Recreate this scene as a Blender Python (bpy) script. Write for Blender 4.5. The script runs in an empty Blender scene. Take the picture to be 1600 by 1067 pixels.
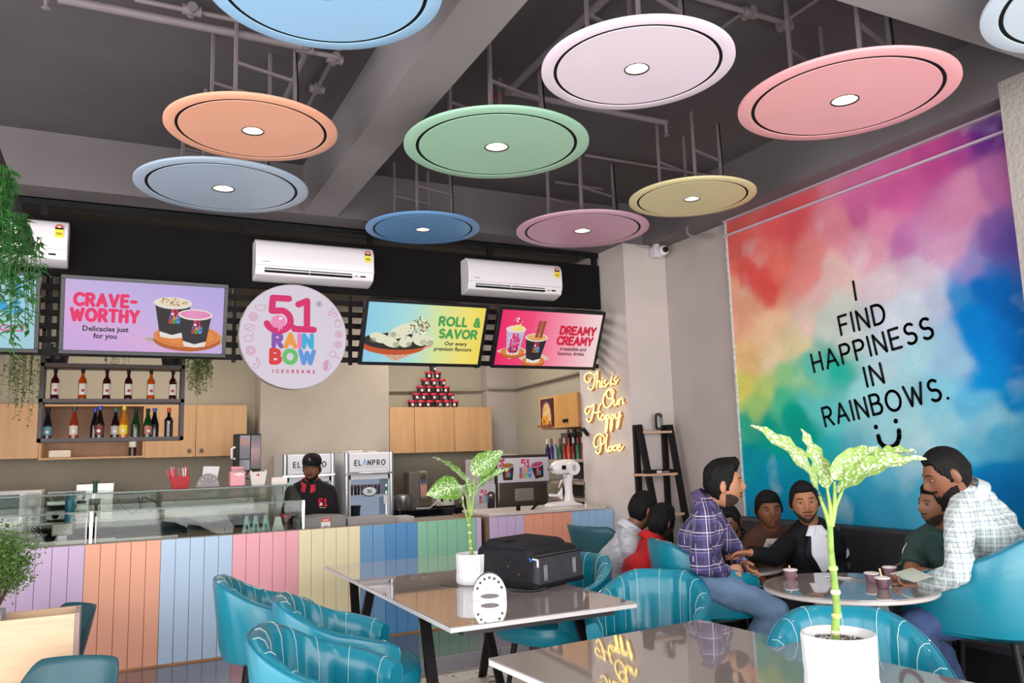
import bpy, bmesh, math, random
import numpy as np
from mathutils import Vector as V, Matrix, noise as mnoise
random.seed(7)
PI = math.pi; R_ = math.radians
C = bpy.context.scene.collection
# ---------------------------------------------------------------- camera, world, light, exposure
CAMR = Matrix(((0.896599, -0.035241, -0.441439), (-0.44186, -0.137587, -0.88647), (-0.029496, 0.989862, -0.138933)))
for _i in (0, 1, 2): CAMR[_i] = CAMR[_i].normalized()
CAMP = V((0, 0, 1.45)); FPX = 1233.83
EXPO = .55
cd = bpy.data.cameras.new('camera'); cam = bpy.data.objects.new('camera', cd); C.objects.link(cam)
cd.sensor_width = 36; cd.lens = FPX/1600*36; cd.clip_start = .05; cd.clip_end = 200
cam.matrix_world = Matrix.Translation(CAMP) @ CAMR.to_4x4()
bpy.context.scene.camera = cam
w = bpy.data.worlds.new('sky'); bpy.context.scene.world = w; w.use_nodes = True
bg = w.node_tree.nodes['Background']; bg.inputs[0].default_value = (.97, .97, 1, 1); bg.inputs[1].default_value = 2.1
vs = bpy.context.scene.view_settings
vs.view_transform = 'Standard'; vs.look = 'None'; vs.gamma = 1; vs.exposure = EXPO; vs.use_curve_mapping = False
def area(name, loc, rot, sx, sy, power, col=(1, 1, 1)):
    l = bpy.data.lights.new(name, 'AREA'); l.shape = 'RECTANGLE'; l.size = sx; l.size_y = sy; l.energy = power; l.color = col
    o = bpy.data.objects.new(name, l); C.objects.link(o); o.location = loc; o.rotation_euler = rot
    return o
# daylight falling in through the glazed shop front behind the camera and the side glazing
area('storefront_daylight', (.8, -1.9, 1.9), (R_(84), 0, 0), 7.0, 3.0, 125, (1, .975, .96))
area('upward_fill', (.8, -1.9, .35), (R_(118), 0, 0), 7.0, .9, 85, (1, .975, .955))  # added upward fill below the storefront, lifts the beam soffits and ceiling discs
area('side_daylight', (-3.35, 2.2, 1.9), (R_(90), 0, R_(-90)), 5.0, 2.6, 60, (1, .98, .97))
# two unseen lamps added high in the kitchen to brighten it
area('kitchen_fill_light', (.2, 8.0, 3.25), (0, 0, 0), 1.2, .6, 34, (1, .95, .86))
area('kitchen_fill_light', (3.2, 8.0, 3.25), (0, 0, 0), 1.2, .6, 34, (1, .95, .86))

def ray(px, py): return CAMR @ V((px-800, -(py-533.5), -FPX))
def at(px, py, ax, v):
    d = ray(px, py); i = 'XYZ'.index(ax); t = (v-CAMP[i])/d[i]; return CAMP+d*t
def pd(px, py, d): return CAMP+ray(px, py)*(d/FPX)
# ---------------------------------------------------------------- materials
def lin(h):
    h = h.lstrip('#'); o = []
    for i in (0, 2, 4):
        c = int(h[i:i+2], 16)/255; o.append(c/12.92 if c <= .04045 else ((c+.055)/1.055)**2.4)
    return (*o, 1)
MC = {}
def mat(h, r=.5, m=0, ns=0, na=.12, bump=0, bs=60, emit=0, coat=0, alpha=1, stretch=None, key=''):
    """procedural material: base colour with a soft noise variation, optional bump"""
    if 0 < emit <= 1: emit *= 2**-EXPO
    k = (h, r, m, ns, na, bump, bs, emit, coat, alpha, stretch)
    if k in MC: return MC[k]
    M = bpy.data.materials.new('m_'+h); M.use_nodes = True; nt = M.node_tree; N = nt.nodes; L = nt.links
    b = N['Principled BSDF']; b.inputs['Base Color'].default_value = lin(h); b.inputs['Roughness'].default_value = r
    b.inputs['Metallic'].default_value = m; b.inputs['Coat Weight'].default_value = coat
    tc = N.new('ShaderNodeTexCoord'); mp = N.new('ShaderNodeMapping'); L.new(tc.outputs['Object'], mp.inputs[0])
    if stretch: mp.inputs['Scale'].default_value = stretch
    if max(lin(h)[:3]) < .02 and not m and r > .35: b.inputs['Specular IOR Level'].default_value = .2
    if emit:
        b.inputs['Emission Color'].default_value = lin(h); b.inputs['Emission Strength'].default_value = emit
        b.inputs['Specular IOR Level'].default_value = .08
        if h != '000000': b.inputs['Base Color'].default_value = (.02, .02, .02, 1)
    if ns:
        n = N.new('ShaderNodeTexNoise'); n.inputs['Scale'].default_value = ns; n.inputs['Detail'].default_value = 4
        L.new(mp.outputs[0], n.inputs['Vector'])
        mr = N.new('ShaderNodeMapRange'); mr.inputs[3].default_value = 1-na; mr.inputs[4].default_value = 1+na; mr.inputs[1].default_value = .3; mr.inputs[2].default_value = .7
        L.new(n.outputs['Fac'], mr.inputs[0])
        mx = N.new('ShaderNodeVectorMath'); mx.operation = 'MULTIPLY'; mx.inputs[0].default_value = lin(h)[:3]; L.new(mr.outputs[0], mx.inputs[1])
        L.new(mx.outputs[0], b.inputs['Base Color'])
    if bump:
        n = N.new('ShaderNodeTexNoise'); n.inputs['Scale'].default_value = bs; n.inputs['Detail'].default_value = 3
        L.new(mp.outputs[0], n.inputs['Vector'])
        bp = N.new('ShaderNodeBump'); bp.inputs['Strength'].default_value = bump; bp.inputs['Distance'].default_value = .01
        L.new(n.outputs['Fac'], bp.inputs['Height']); L.new(bp.outputs[0], b.inputs['Normal'])
    if alpha < 1: b.inputs['Alpha'].default_value = alpha
    MC[k] = M; return M
def glassmat(tint='dfe8e4', alpha=.03, r=.02):
    k = ('glass', tint, alpha)
    if k in MC: return MC[k]
    M = bpy.data.materials.new('clear_glass'); M.use_nodes = True; nt = M.node_tree; N = nt.nodes; L = nt.links
    N.remove(N['Principled BSDF']); out = N['Material Output']
    t = N.new('ShaderNodeBsdfTransparent'); t.inputs[0].default_value = tuple(.55+.45*x for x in lin(tint)[:3])+(1,)
    g = N.new('ShaderNodeBsdfGlossy'); g.inputs['Roughness'].default_value = r
    fr = N.new('ShaderNodeLayerWeight'); pw_ = N.new('ShaderNodeMath'); pw_.operation = 'POWER'; pw_.inputs[1].default_value = 4; L.new(fr.outputs['Facing'], pw_.inputs[0])
    ad = N.new('ShaderNodeMath'); ad.operation = 'MULTIPLY_ADD'; ad.inputs[1].default_value = .22; ad.inputs[2].default_value = .010+alpha*.2; ad.use_clamp = True; L.new(pw_.outputs[0], ad.inputs[0])
    mx = N.new('ShaderNodeMixShader'); L.new(ad.outputs[0], mx.inputs[0]); L.new(t.outputs[0], mx.inputs[1]); L.new(g.outputs[0], mx.inputs[2])
    L.new(mx.outputs[0], out.inputs[0]); MC[k] = M; return M
def gradmat(stops, ax='x', emit=0, r=.4, lo=0, hi=1):
    """colour ramp along the object's generated coordinates"""
    if 0 < emit <= 1: emit *= 2**-EXPO
    M = bpy.data.materials.new('m_gradient'); M.use_nodes = True; nt = M.node_tree; N = nt.nodes; L = nt.links
    b = N['Principled BSDF']; tc = N.new('ShaderNodeTexCoord'); sp = N.new('ShaderNodeSeparateXYZ'); L.new(tc.outputs['Generated'], sp.inputs[0])
    cr = N.new('ShaderNodeValToRGB'); e = cr.color_ramp.elements
    if ax == 'd':
        a = N.new('ShaderNodeMath'); a.operation = 'ADD'; L.new(sp.outputs[0], a.inputs[0]); L.new(sp.outputs[2], a.inputs[1])
        h2 = N.new('ShaderNodeMath'); h2.operation = 'MULTIPLY'; h2.inputs[1].default_value = .5; L.new(a.outputs[0], h2.inputs[0]); src = h2.outputs[0]
    elif ax == 'e':
        a = N.new('ShaderNodeMath'); a.operation = 'SUBTRACT'; L.new(sp.outputs[0], a.inputs[0]); L.new(sp.outputs[2], a.inputs[1])
        h2 = N.new('ShaderNodeMath'); h2.operation = 'MULTIPLY_ADD'; h2.inputs[1].default_value = .5; h2.inputs[2].default_value = .5; L.new(a.outputs[0], h2.inputs[0]); src = h2.outputs[0]
    else: src = sp.outputs['xyz'.index(ax)]
    L.new(src, cr.inputs[0])
    for i, (p, h) in enumerate(stops):
        el = e[i] if i < 2 else e.new(p)
        el.position = p; el.color = lin(h)
    L.new(cr.outputs[0], b.inputs['Emission Color' if emit else 'Base Color'])
    if emit: b.inputs['Specular IOR Level'].default_value = .08; b.inputs['Emission Strength'].default_value = emit; b.inputs['Base Color'].default_value = (.02, .02, .02, 1)
    b.inputs['Roughness'].default_value = r
    return M
# ---------------------------------------------------------------- mesh builder
class MB:
    def __init__(s): s.v = []; s.f = []; s.m = []; s.c = 0; s.T = None
    def add(s, vs_, fs):
        b = len(s.v)
        for p in vs_:
            p = V(p); s.v.append(s.T @ p if s.T else p)
        for f in fs: s.f.append([b+i for i in f]); s.m.append(s.c)
        return s
    def box(s, c, d, rot=None):
        hx, hy, hz = d[0]/2, d[1]/2, d[2]/2
        P = [V((x, y, z)) for x in (-hx, hx) for y in (-hy, hy) for z in (-hz, hz)]
        if rot: P = [rot @ p for p in P]
        c = V(c); return s.add([p+c for p in P], [(0, 1, 3, 2), (4, 6, 7, 5), (0, 4, 5, 1), (2, 3, 7, 6), (0, 2, 6, 4), (1, 5, 7, 3)])
    def bb(s, x0, x1, y0, y1, z0, z1): return s.box(((x0+x1)/2, (y0+y1)/2, (z0+z1)/2), (abs(x1-x0), abs(y1-y0), abs(z1-z0)))
    def beam(s, a, b, wd, dp, up=(0, 0, 1)):
        a, b = V(a), V(b); d = (b-a).normalized(); u = V(up)
        if abs(d.dot(u)) > .98: u = V((0, 1, 0))
        x = d.cross(u).normalized(); y = x.cross(d)
        P = []
        for p in (a, b):
            for i, j in ((-1, -1), (1, -1), (1, 1), (-1, 1)): P.append(p+x*(i*wd/2)+y*(j*dp/2))
        return s.add(P, [(0, 1, 2, 3), (7, 6, 5, 4), (0, 4, 5, 1), (1, 5, 6, 2), (2, 6, 7, 3), (3, 7, 4, 0)])
    def cyl(s, a, b, r0, r1=None, n=12, cap=True): return s.tube([a, b], [r0, r0 if r1 is None else r1], n, cap)
    def tube(s, pts, r, n=8, cap=True, flat=1):
        pts = [V(p) for p in pts]; k = len(pts)
        if not hasattr(r, '__len__'): r = [r]*k
        t0 = (pts[1]-pts[0]).normalized(); u = V((0, 0, 1)) if abs(t0.z) < .9 else V((1, 0, 0)); x = t0.cross(u).normalized()
        P = []
        for i in range(k):
            t = (pts[min(i+1, k-1)]-pts[max(i-1, 0)])
            t = t.normalized() if t.length > 1e-9 else t0
            x = (x-t*x.dot(t)); x = x.normalized() if x.length > 1e-6 else t.orthogonal().normalized()
            y = t.cross(x)
            for j in range(n):
                a = 2*PI*j/n; P.append(pts[i]+x*(math.cos(a)*r[i])+y*(math.sin(a)*r[i]*flat))
        F = [(i*n+j, i*n+(j+1) % n, (i+1)*n+(j+1) % n, (i+1)*n+j) for i in range(k-1) for j in range(n)]
        if cap: F += [tuple(range(n-1, -1, -1)), tuple((k-1)*n+j for j in range(n))]
        return s.add(P, F)
    def lathe(s, prof, c=(0, 0, 0), n=20, sx=1, sy=1, cap=True):
        P = []; k = len(prof); c = V(c)
        for r, z in prof:
            for j in range(n): a = 2*PI*j/n; P.append(c+V((math.cos(a)*r*sx, math.sin(a)*r*sy, z)))
        F = [(i*n+j, i*n+(j+1) % n, (i+1)*n+(j+1) % n, (i+1)*n+j) for i in range(k-1) for j in range(n)]
        if cap and prof[0] != prof[-1]:
            if prof[0][0] > 1e-5: F.append(tuple(range(n-1, -1, -1)))
            if prof[-1][0] > 1e-5: F.append(tuple((k-1)*n+j for j in range(n)))
        return s.add(P, F)
    def loft(s, rings, n=20, cap=True):
        P = []; k = len(rings)
        for c, a, b in rings:
            c, a, b = V(c), V(a), V(b)
            for j in range(n):
                t = 2*PI*j/n; ct, st = math.cos(t), math.sin(t)
                e = .85; P.append(c+a*(math.copysign(abs(ct)**e, ct))+b*(math.copysign(abs(st)**e, st)))
        F = [(i*n+j, i*n+(j+1) % n, (i+1)*n+(j+1) % n, (i+1)*n+j) for i in range(k-1) for j in range(n)]
        if cap: F += [tuple(range(n-1, -1, -1)), tuple((k-1)*n+j for j in range(n))]
        return s.add(P, F)
    def ell(s, c, r, rot=None, n=14, m=9):
        c = V(c); P = [V((0, 0, -r[2]))]; F = []
        for i in range(1, m):
            ph = PI*i/m-PI/2
            for j in range(n):
                a = 2*PI*j/n; P.append(V((math.cos(ph)*math.cos(a)*r[0], math.cos(ph)*math.sin(a)*r[1], math.sin(ph)*r[2])))
        P.append(V((0, 0, r[2])))
        if rot: P = [rot @ p for p in P]
        for j in range(n):
            F.append((0, 1+(j+1) % n, 1+j)); b = 1+(m-2)*n; F.append((b+j, b+(j+1) % n, len(P)-1))
        for i in range(m-2):
            for j in range(n): F.append((1+i*n+j, 1+i*n+(j+1) % n, 1+(i+1)*n+(j+1) % n, 1+(i+1)*n+j))
        return s.add([p+c for p in P], F)
    def prism(s, poly, y0, y1):
        """polygon given in (x, z), extruded along y"""
        n = len(poly); P = [(x, y0, z) for x, z in poly]+[(x, y1, z) for x, z in poly]
        F = [tuple(range(n)), tuple(range(2*n-1, n-1, -1))]+[(i, i+n, (i+1) % n+n, (i+1) % n) for i in range(n)]
        return s.add(P, F)
    def flat(s, poly, y=0): return s.add([(x, y, z) for x, z in poly], [tuple(range(len(poly)))])
    def disc(s, x, z, rx, rz=None, y=0, n=28, a0=0, rot=0):
        rz = rz or rx; cr, sr = math.cos(rot), math.sin(rot)
        return s.flat([(x+rx*math.cos(t)*cr-rz*math.sin(t)*sr, z+rx*math.cos(t)*sr+rz*math.sin(t)*cr) for t in [2*PI*i/n for i in range(n)]], y)
    def rib(s, lines, wd, y=0):
        h = wd/2; y0_ = y; c_ = 0
        for ln in lines:
            for i in range(len(ln)-1):
                (ax, az), (bx, bz) = ln[i], ln[i+1]; dx, dz = bx-ax, bz-az; l = math.hypot(dx, dz) or 1e-6
                nx, nz = -dz/l*h, dx/l*h; c_ += 1; y = y0_-8e-6*c_
                s.flat([(ax+nx, az+nz), (ax-nx, az-nz), (bx-nx, bz-nz), (bx+nx, bz+nz)], y)
            for p in ln: c_ += 1; s.disc(p[0], p[1], h, n=10, y=y0_-8e-6*c_)
        return s
    def grid(s, fn, nu, nv, cu=False):
        P = [fn(i/(nu-1), j/(nv-1)) for i in range(nu) for j in range(nv)]
        F = [(i*nv+j, (i+1)*nv+j, (i+1)*nv+j+1, i*nv+j+1) for i in range(nu-1) for j in range(nv-1)]
        if cu: F += [((nu-1)*nv+j, j, j+1, (nu-1)*nv+j+1) for j in range(nv-1)]
        return s.add(P, F)
    def build(s, name, mats, parent=None, smooth=False, bevel=0, loc=None, rot=None, subd=0, seg=2, fix=True):
        me = bpy.data.meshes.new(name); me.from_pydata(s.v, [], s.f)
        if not isinstance(mats, (list, tuple)): mats = [mats]
        for m in mats: me.materials.append(m)
        if len(mats) > 1: me.polygons.foreach_set('material_index', s.m)
        if fix:
            bm = bmesh.new(); bm.from_mesh(me); bmesh.ops.recalc_face_normals(bm, faces=bm.faces); bm.to_mesh(me); bm.free()
        if smooth:
            me.shade_smooth()
            if smooth != 2: me.set_sharp_from_angle(angle=R_(38))
        o = bpy.data.objects.new(name, me); C.objects.link(o)
        if parent: o.parent = parent
        if loc is not None: o.location = loc
        if rot is not None: o.rotation_euler = rot
        if bevel:
            b = o.modifiers.new('bevel', 'BEVEL'); b.width = bevel; b.segments = seg; b.limit_method = 'ANGLE'; b.angle_limit = R_(40)
            if not smooth: me.shade_smooth(); me.set_sharp_from_angle(angle=R_(38))
        if subd: q = o.modifiers.new('sub', 'SUBSURF'); q.levels = q.render_levels = subd
        return o
def tag(o, label=None, cat=None, group=None, kind=None):
    if label: o['label'] = label
    if cat: o['category'] = cat
    if group: o['group'] = group
    if kind: o['kind'] = kind
    return o
def thing(name, label, cat, loc=(0, 0, 0), rz=0, group=None, kind=None):
    o = bpy.data.objects.new(name, None); o.empty_display_size = .1; C.objects.link(o); o.location = loc; o.rotation_euler = (0, 0, rz)
    return tag(o, label, cat, group, kind)
def struct(name, parent=None, **k):
    o = bpy.data.objects.new(name, None); C.objects.link(o); o['kind'] = 'structure'; return o
def clone(root, loc=None, rz=None, label=None, group=None, par=None):
    r = root.copy(); C.objects.link(r)
    if par: r.parent = par
    if loc is not None: r.location = loc
    if rz is not None: r.rotation_euler = (0, 0, rz)
    if label: r['label'] = label
    if group: r['group'] = group
    for ch in list(root.children):
        c = ch.copy(); C.objects.link(c); c.parent = r
        for g in list(ch.children):
            d = g.copy(); C.objects.link(d); d.parent = c
    return r
def box(name, x0, x1, y0, y1, z0, z1, m, parent=None, bevel=0, kind=None):
    o = MB().bb(x0, x1, y0, y1, z0, z1).build(name, m, parent, bevel=bevel)
    if kind: o['kind'] = kind
    return o
# ---------------------------------------------------------------- stroke lettering
def arc(cx, cy, rx, ry, a0, a1, n=9): return [(cx+rx*math.cos(R_(a0+(a1-a0)*i/n)), cy+ry*math.sin(R_(a0+(a1-a0)*i/n))) for i in range(n+1)]
LT = {
 'A': (.8, [[(0, 0), (.4, 1), (.8, 0)], [(.15, .33), (.65, .33)]]),
 'B': (.66, [[(0, 0), (0, 1), (.3, 1)]+arc(.34, .77, .25, .23, 90, -90)+[(0, .54)], [(0, 0), (.36, 0)]+arc(.38, .27, .28, .27, -90, 90)]),
 'C': (.75, [arc(.48, .5, .48, .5, 48, 312, 14)]),
 'D': (.72, [[(0, 0), (0, 1), (.25, 1)]+arc(.27, .5, .45, .5, 90, -90, 12)+[(0, 0)]]),
 'E': (.58, [[(.58, 0), (0, 0), (0, 1), (.58, 1)], [(0, .52), (.5, .52)]]),
 'F': (.55, [[(0, 0), (0, 1), (.55, 1)], [(0, .52), (.46, .52)]]),
 'G': (.8, [arc(.48, .5, .48, .5, 48, 340, 14)+[(.5, .42)]]),
 'H': (.66, [[(0, 0), (0, 1)], [(.66, 0), (.66, 1)], [(0, .5), (.66, .5)]]),
 'I': (.0, [[(0, 0), (0, 1)]]),
 'K': (.6, [[(0, 0), (0, 1)], [(.58, 1), (0, .45)], [(.2, .6), (.6, 0)]]),
 'L': (.5, [[(0, 1), (0, 0), (.5, 0)]]),
 'M': (.9, [[(0, 0), (.08, 1), (.45, .3), (.82, 1), (.9, 0)]]),
 'N': (.68, [[(0, 0), (0, 1), (.68, 0), (.68, 1)]]),
 'O': (.92, [arc(.46, .5, .46, .5, 0, 360, 22)]),
 'P': (.62, [[(0, 0), (0, 1), (.3, 1)]+arc(.32, .74, .3, .26, 90, -90)+[(0, .48)]]),
 'R': (.64, [[(0, 0), (0, 1), (.3, 1)]+arc(.32, .74, .3, .26, 90, -90)+[(0, .48)], [(.3, .46), (.64, 0)]]),
 'S': (.6, [arc(.31, .75, .27, .25, 40, 255, 9)+arc(.31, .26, .3, .26, 80, -140, 9)]),
 'T': (.7, [[(0, 1), (.7, 1)], [(.35, 1), (.35, 0)]]),
 'U': (.7, [[(0, 1)]+arc(.35, .35, .35, .35, 180, 360)+[(.7, 1)]]),
 'V': (.76, [[(0, 1), (.38, 0), (.76, 1)]]),
 'W': (1.1, [[(0, 1), (.28, 0), (.55, .85), (.82, 0), (1.1, 1)]]),
 'X': (.7, [[(0, 0), (.7, 1)], [(0, 1), (.7, 0)]]),
 'Y': (.76, [[(0, 1), (.38, .45), (.76, 1)], [(.38, .45), (.38, 0)]]),
 '^': (.72, [[(0, 0), (.36, 1), (.72, 0)]]),
 '&': (.75, [[(.72, 0), (.2, .68)]+arc(.36, .8, .17, .2, 200, -40, 8)+[(.14, .42)]+arc(.32, .24, .28, .24, 150, 360, 9)+[(.66, .45)]]),
 '-': (.4, [[(0, .48), (.4, .48)]]), '.': (0, [[(0, 0), (.001, 0)]]), ' ': (.35, []),
 '5': (.66, [[(.62, 1), (.08, 1), (.04, .56)]+arc(.32, .32, .33, .32, 100, -140, 12)]),
 '1': (.42, [[(0, .72), (.24, 1), (.24, 0)], [(0, 0), (.46, 0)]]),
 '0': (.7, [arc(.35, .5, .35, .5, 0, 360, 20)]),
}
def strokes(txt, h, gap=.3, sx=1., slant=0, jit=0):
    """polylines of one line of capitals, baseline z = 0, left x = 0; returns (lines, width)"""
    x = 0; out = []
    for ch in txt:
        wd, ls = LT[ch]
        jz = random.uniform(-jit, jit)
        for l in ls: out.append([((x+a*sx+slant*b)*h, (b+jz)*h) for a, b in l])
        x += wd*sx+gap
    return out, (x-gap)*h
def word(txt, x, z, h, wd, m, parent, y=-.002, center=True, gap=.3, sx=1., slant=0, name='lettering', jit=0):
    ls, W = strokes(txt, h, gap, sx, slant, jit); ox = x-W/2 if center else x
    return MB().rib([[(a+ox, b+z) for a, b in l] for l in ls], wd).build(name, m, parent, loc=(0, y, 0), fix=False)
def ftext(txt, x, z, size, m, parent, y=-.002, name='lettering', align='CENTER', bold=.028):
    cu = bpy.data.curves.new('t', 'FONT'); cu.body = txt; cu.size = size; cu.align_x = align; cu.offset = bold*size; cu.resolution_u = 2
    t = bpy.data.objects.new('t', cu); C.objects.link(t)
    me = bpy.data.meshes.new_from_object(t); bpy.data.objects.remove(t)
    me.transform(Matrix.Translation((x, 0, z)) @ Matrix.Rotation(PI/2, 4, 'X')); me.materials.clear(); me.materials.append(m)
    o = bpy.data.objects.new(name, me); C.objects.link(o); o.parent = parent; o.location = (0, y, 0); return o
# ================================================================= THE SETTING
YC = 6.47; ZC = .89; XP = 4.25; XW = 4.74; ZB = 3.40; ZS = 3.805; YW = 9.36; ZL = -.10; YST = 5.61
wall_m = mat('b2a6a1', .85, ns=3, na=.05, bump=.15, bs=25)
wall_w = mat('cbbfba', .85, ns=3, na=.04, bump=.15, bs=25)
kit_m = mat('a09684', .85, ns=2, na=.05)
slab_m = mat('575254', .8, ns=2, na=.10, bump=.2, bs=12)
beam_m = mat('6e6769', .8, ns=2, na=.08, bump=.15, bs=15)
black_m = mat('100d0e', .85, ns=4, na=.15)
blackmetal = mat('19191b', .4, ns=8, na=.1)
white_m = mat('f0eef0', .35)
steel_m = mat('b8b6b4', .28, m=1, ns=6, na=.08)
chrome_m = mat('d8d8da', .12, m=1)
# floors: polished grey platform in front of the counter, one step down to terrazzo
def floor_upper_mat():
    M = mat('6f6c72', .16, ns=1.5, na=.12, bump=.03, bs=6, coat=.3); return M
def terrazzo():
    M = bpy.data.materials.new('m_terrazzo'); M.use_nodes = True; nt = M.node_tree; N = nt.nodes; L = nt.links; b = N['Principled BSDF']
    tc = N.new('ShaderNodeTexCoord'); mp = N.new('ShaderNodeMapping'); mp.inputs['Scale'].default_value = (1, 1.3, 1); L.new(tc.outputs['Object'], mp.inputs[0])
    prev = None
    for sc, th, h, sd in ((7, .30, '3a3634', 0), (13, .34, '6b5a4c', 3.3), (24, .33, '8d8781', 8.1)):
        vo = N.new('ShaderNodeTexVoronoi'); vo.distance = 'CHEBYCHEV'; vo.inputs['Scale'].default_value = sc
        m2 = N.new('ShaderNodeMapping'); m2.inputs['Location'].default_value = (sd, sd, 0); m2.inputs['Rotation'].default_value = (0, 0, sd+.4); L.new(mp.outputs[0], m2.inputs[0]); L.new(m2.outputs[0], vo.inputs['Vector'])
        sp = N.new('ShaderNodeSeparateColor'); L.new(vo.outputs['Color'], sp.inputs[0])
        a = N.new('ShaderNodeMath'); a.operation = 'MULTIPLY'; a.inputs[1].default_value = th*.75; L.new(sp.outputs[0], a.inputs[0])
        l = N.new('ShaderNodeMath'); l.operation = 'LESS_THAN'; L.new(vo.outputs['Distance'], l.inputs[0]); L.new(a.outputs[0], l.inputs[1])
        g = N.new('ShaderNodeMath'); g.operation = 'GREATER_THAN'; L.new(sp.outputs[1], g.inputs[0]); g.inputs[1].default_value = .45
        k = N.new('ShaderNodeMath'); k.operation = 'MULTIPLY'; L.new(l.outputs[0], k.inputs[0]); L.new(g.outputs[0], k.inputs[1])
        mx = N.new('ShaderNodeMix'); mx.data_type = 'RGBA'; L.new(k.outputs[0], mx.inputs[0])
        if prev: L.new(prev, mx.inputs[6])
        else: mx.inputs[6].default_value = lin('d8d1c8')
        mx.inputs[7].default_value = lin(h); prev = mx.outputs[2]
    L.new(prev, b.inputs['Base Color']); b.inputs['Roughness'].default_value = .35; return M
fl = box('floor', -3.4, 5.0, YST, 9.6, -.25, 0, floor_upper_mat(), kind='structure')
box('floor', -3.4, 5.0, -2.2, YST-.02, -.25, ZL, terrazzo(), kind='structure')
box('floor', 2.86, 5.0, 1.5, YST-.001, ZL-.02, 0, mat('4a484c', .3, ns=2, na=.1), kind='structure')
# step riser, faced with grey tiles
tr = struct('trim_1')
riser_m = mat('8f8a92', .5, ns=3, na=.06)
for i in range(11): box('tile', -3.39+.6*i, min(2.855, -3.39+.6*i+.595), YST-.02, YST, ZL, .001, riser_m, tr)
# walls
box('wall_back', -3.4, 4.9, YW, YW+.15, -.2, ZS, kit_m, kind='structure')
box('wall_left', -3.55, -3.4, 4.8, YW, -.2, ZS, wall_m, kind='structure')
wr = struct('wall_right')
box('kitchen_wall', 4.60, 4.75, 6.985, YW, -.2, ZS, kit_m, wr)
box('wall_panel', XW, XW+.15, -2.2, 6.1, -.25, ZS, wall_m, wr)
pw = struct('wall_pillar')
MB().bb(XP, 4.9, 6.10, 6.985, -.2, ZB).build('pillar_shaft', wall_w, pw)
MB().bb(XP, 4.9, 6.12, 6.985, ZB, ZS).build('pillar_head', beam_m, pw)
# textured column beside the mural
col_m = mat('aaa39c', .9, ns=2, na=.05, bump=.9, bs=38)
pr = struct('wall_column')
yc = at(1557, 117, 'X', 4.50).y
MB().bb(4.50, XW, 1.9, yc, -.2, 3.49).build('column_shaft', col_m, pr)
MB().bb(4.50, XW, 1.9, yc, 3.49, ZS).build('column_head', beam_m, pr)
# kitchen column behind the coolers, with a shallow duct box beside the far corner
pk = struct('wall_kitchen_column')
MB().bb(1.372, 2.83, 8.98, YW, -.1, ZS).build('column_shaft', mat('a5998c', .85, ns=3, na=.05), pk)
MB().bb(4.19, 4.60, 9.18, YW, -.1, ZS).build('corner_casing', mat('a59a92', .85), pk)
MB().tube([(2.84, 9.33, 2.24), (4.17, 9.33, 2.26), (4.2, 9.16, 2.27), (4.56, 9.16, 2.27)], .022).tube([(4.57, 9.15, 2.27), (4.57, 7.0, 2.33)], .022).build('conduit', mat('99907f', .6), pk)
# ceiling slab and beams
ce = struct('ceiling')
MB().bb(-3.55, 4.9, -2.2, 9.6, ZS, ZS+.15).build('slab', slab_m, ce)
MB().bb(1.26, 1.53, 2.27, 6.235, ZB, ZS).build('beam', mat('867f81', .8, ns=2, na=.06, bump=.1, bs=15), ce)  # beam grey lightened to stand in for light on its soffit
MB().bb(-3.4, XP, 6.235, 6.505, ZB, ZS).build('beam', beam_m, ce)
MB().bb(4.50, XW, yc, 6.12, ZB, ZS).build('beam', beam_m, ce)
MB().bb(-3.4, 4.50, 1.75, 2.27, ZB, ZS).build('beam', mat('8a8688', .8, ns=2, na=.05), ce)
MB().bb(-3.4, XP, 6.9, 9.4, 3.42, 3.5).build('kitchen_ceiling', mat('3a3637', .8), ce)
# storefront glazing behind the camera (frames only visible in reflections)
for i, x in enumerate((-3.3, -1.3, .7, 2.7, 4.6)):
    box('window_%d' % (i+1), x-.04, x+.04, -2.05, -1.98, -.1, 3.6, blackmetal, kind='structure')
box('window_6', -3.4, 4.7, -2.05, -1.98, 2.5, 2.58, blackmetal, kind='structure')
box('floor', -12, 12, -14, -2.2, -.3, -.15, mat('dcd8d2', .9, ns=.5, na=.05), kind='structure')
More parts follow.
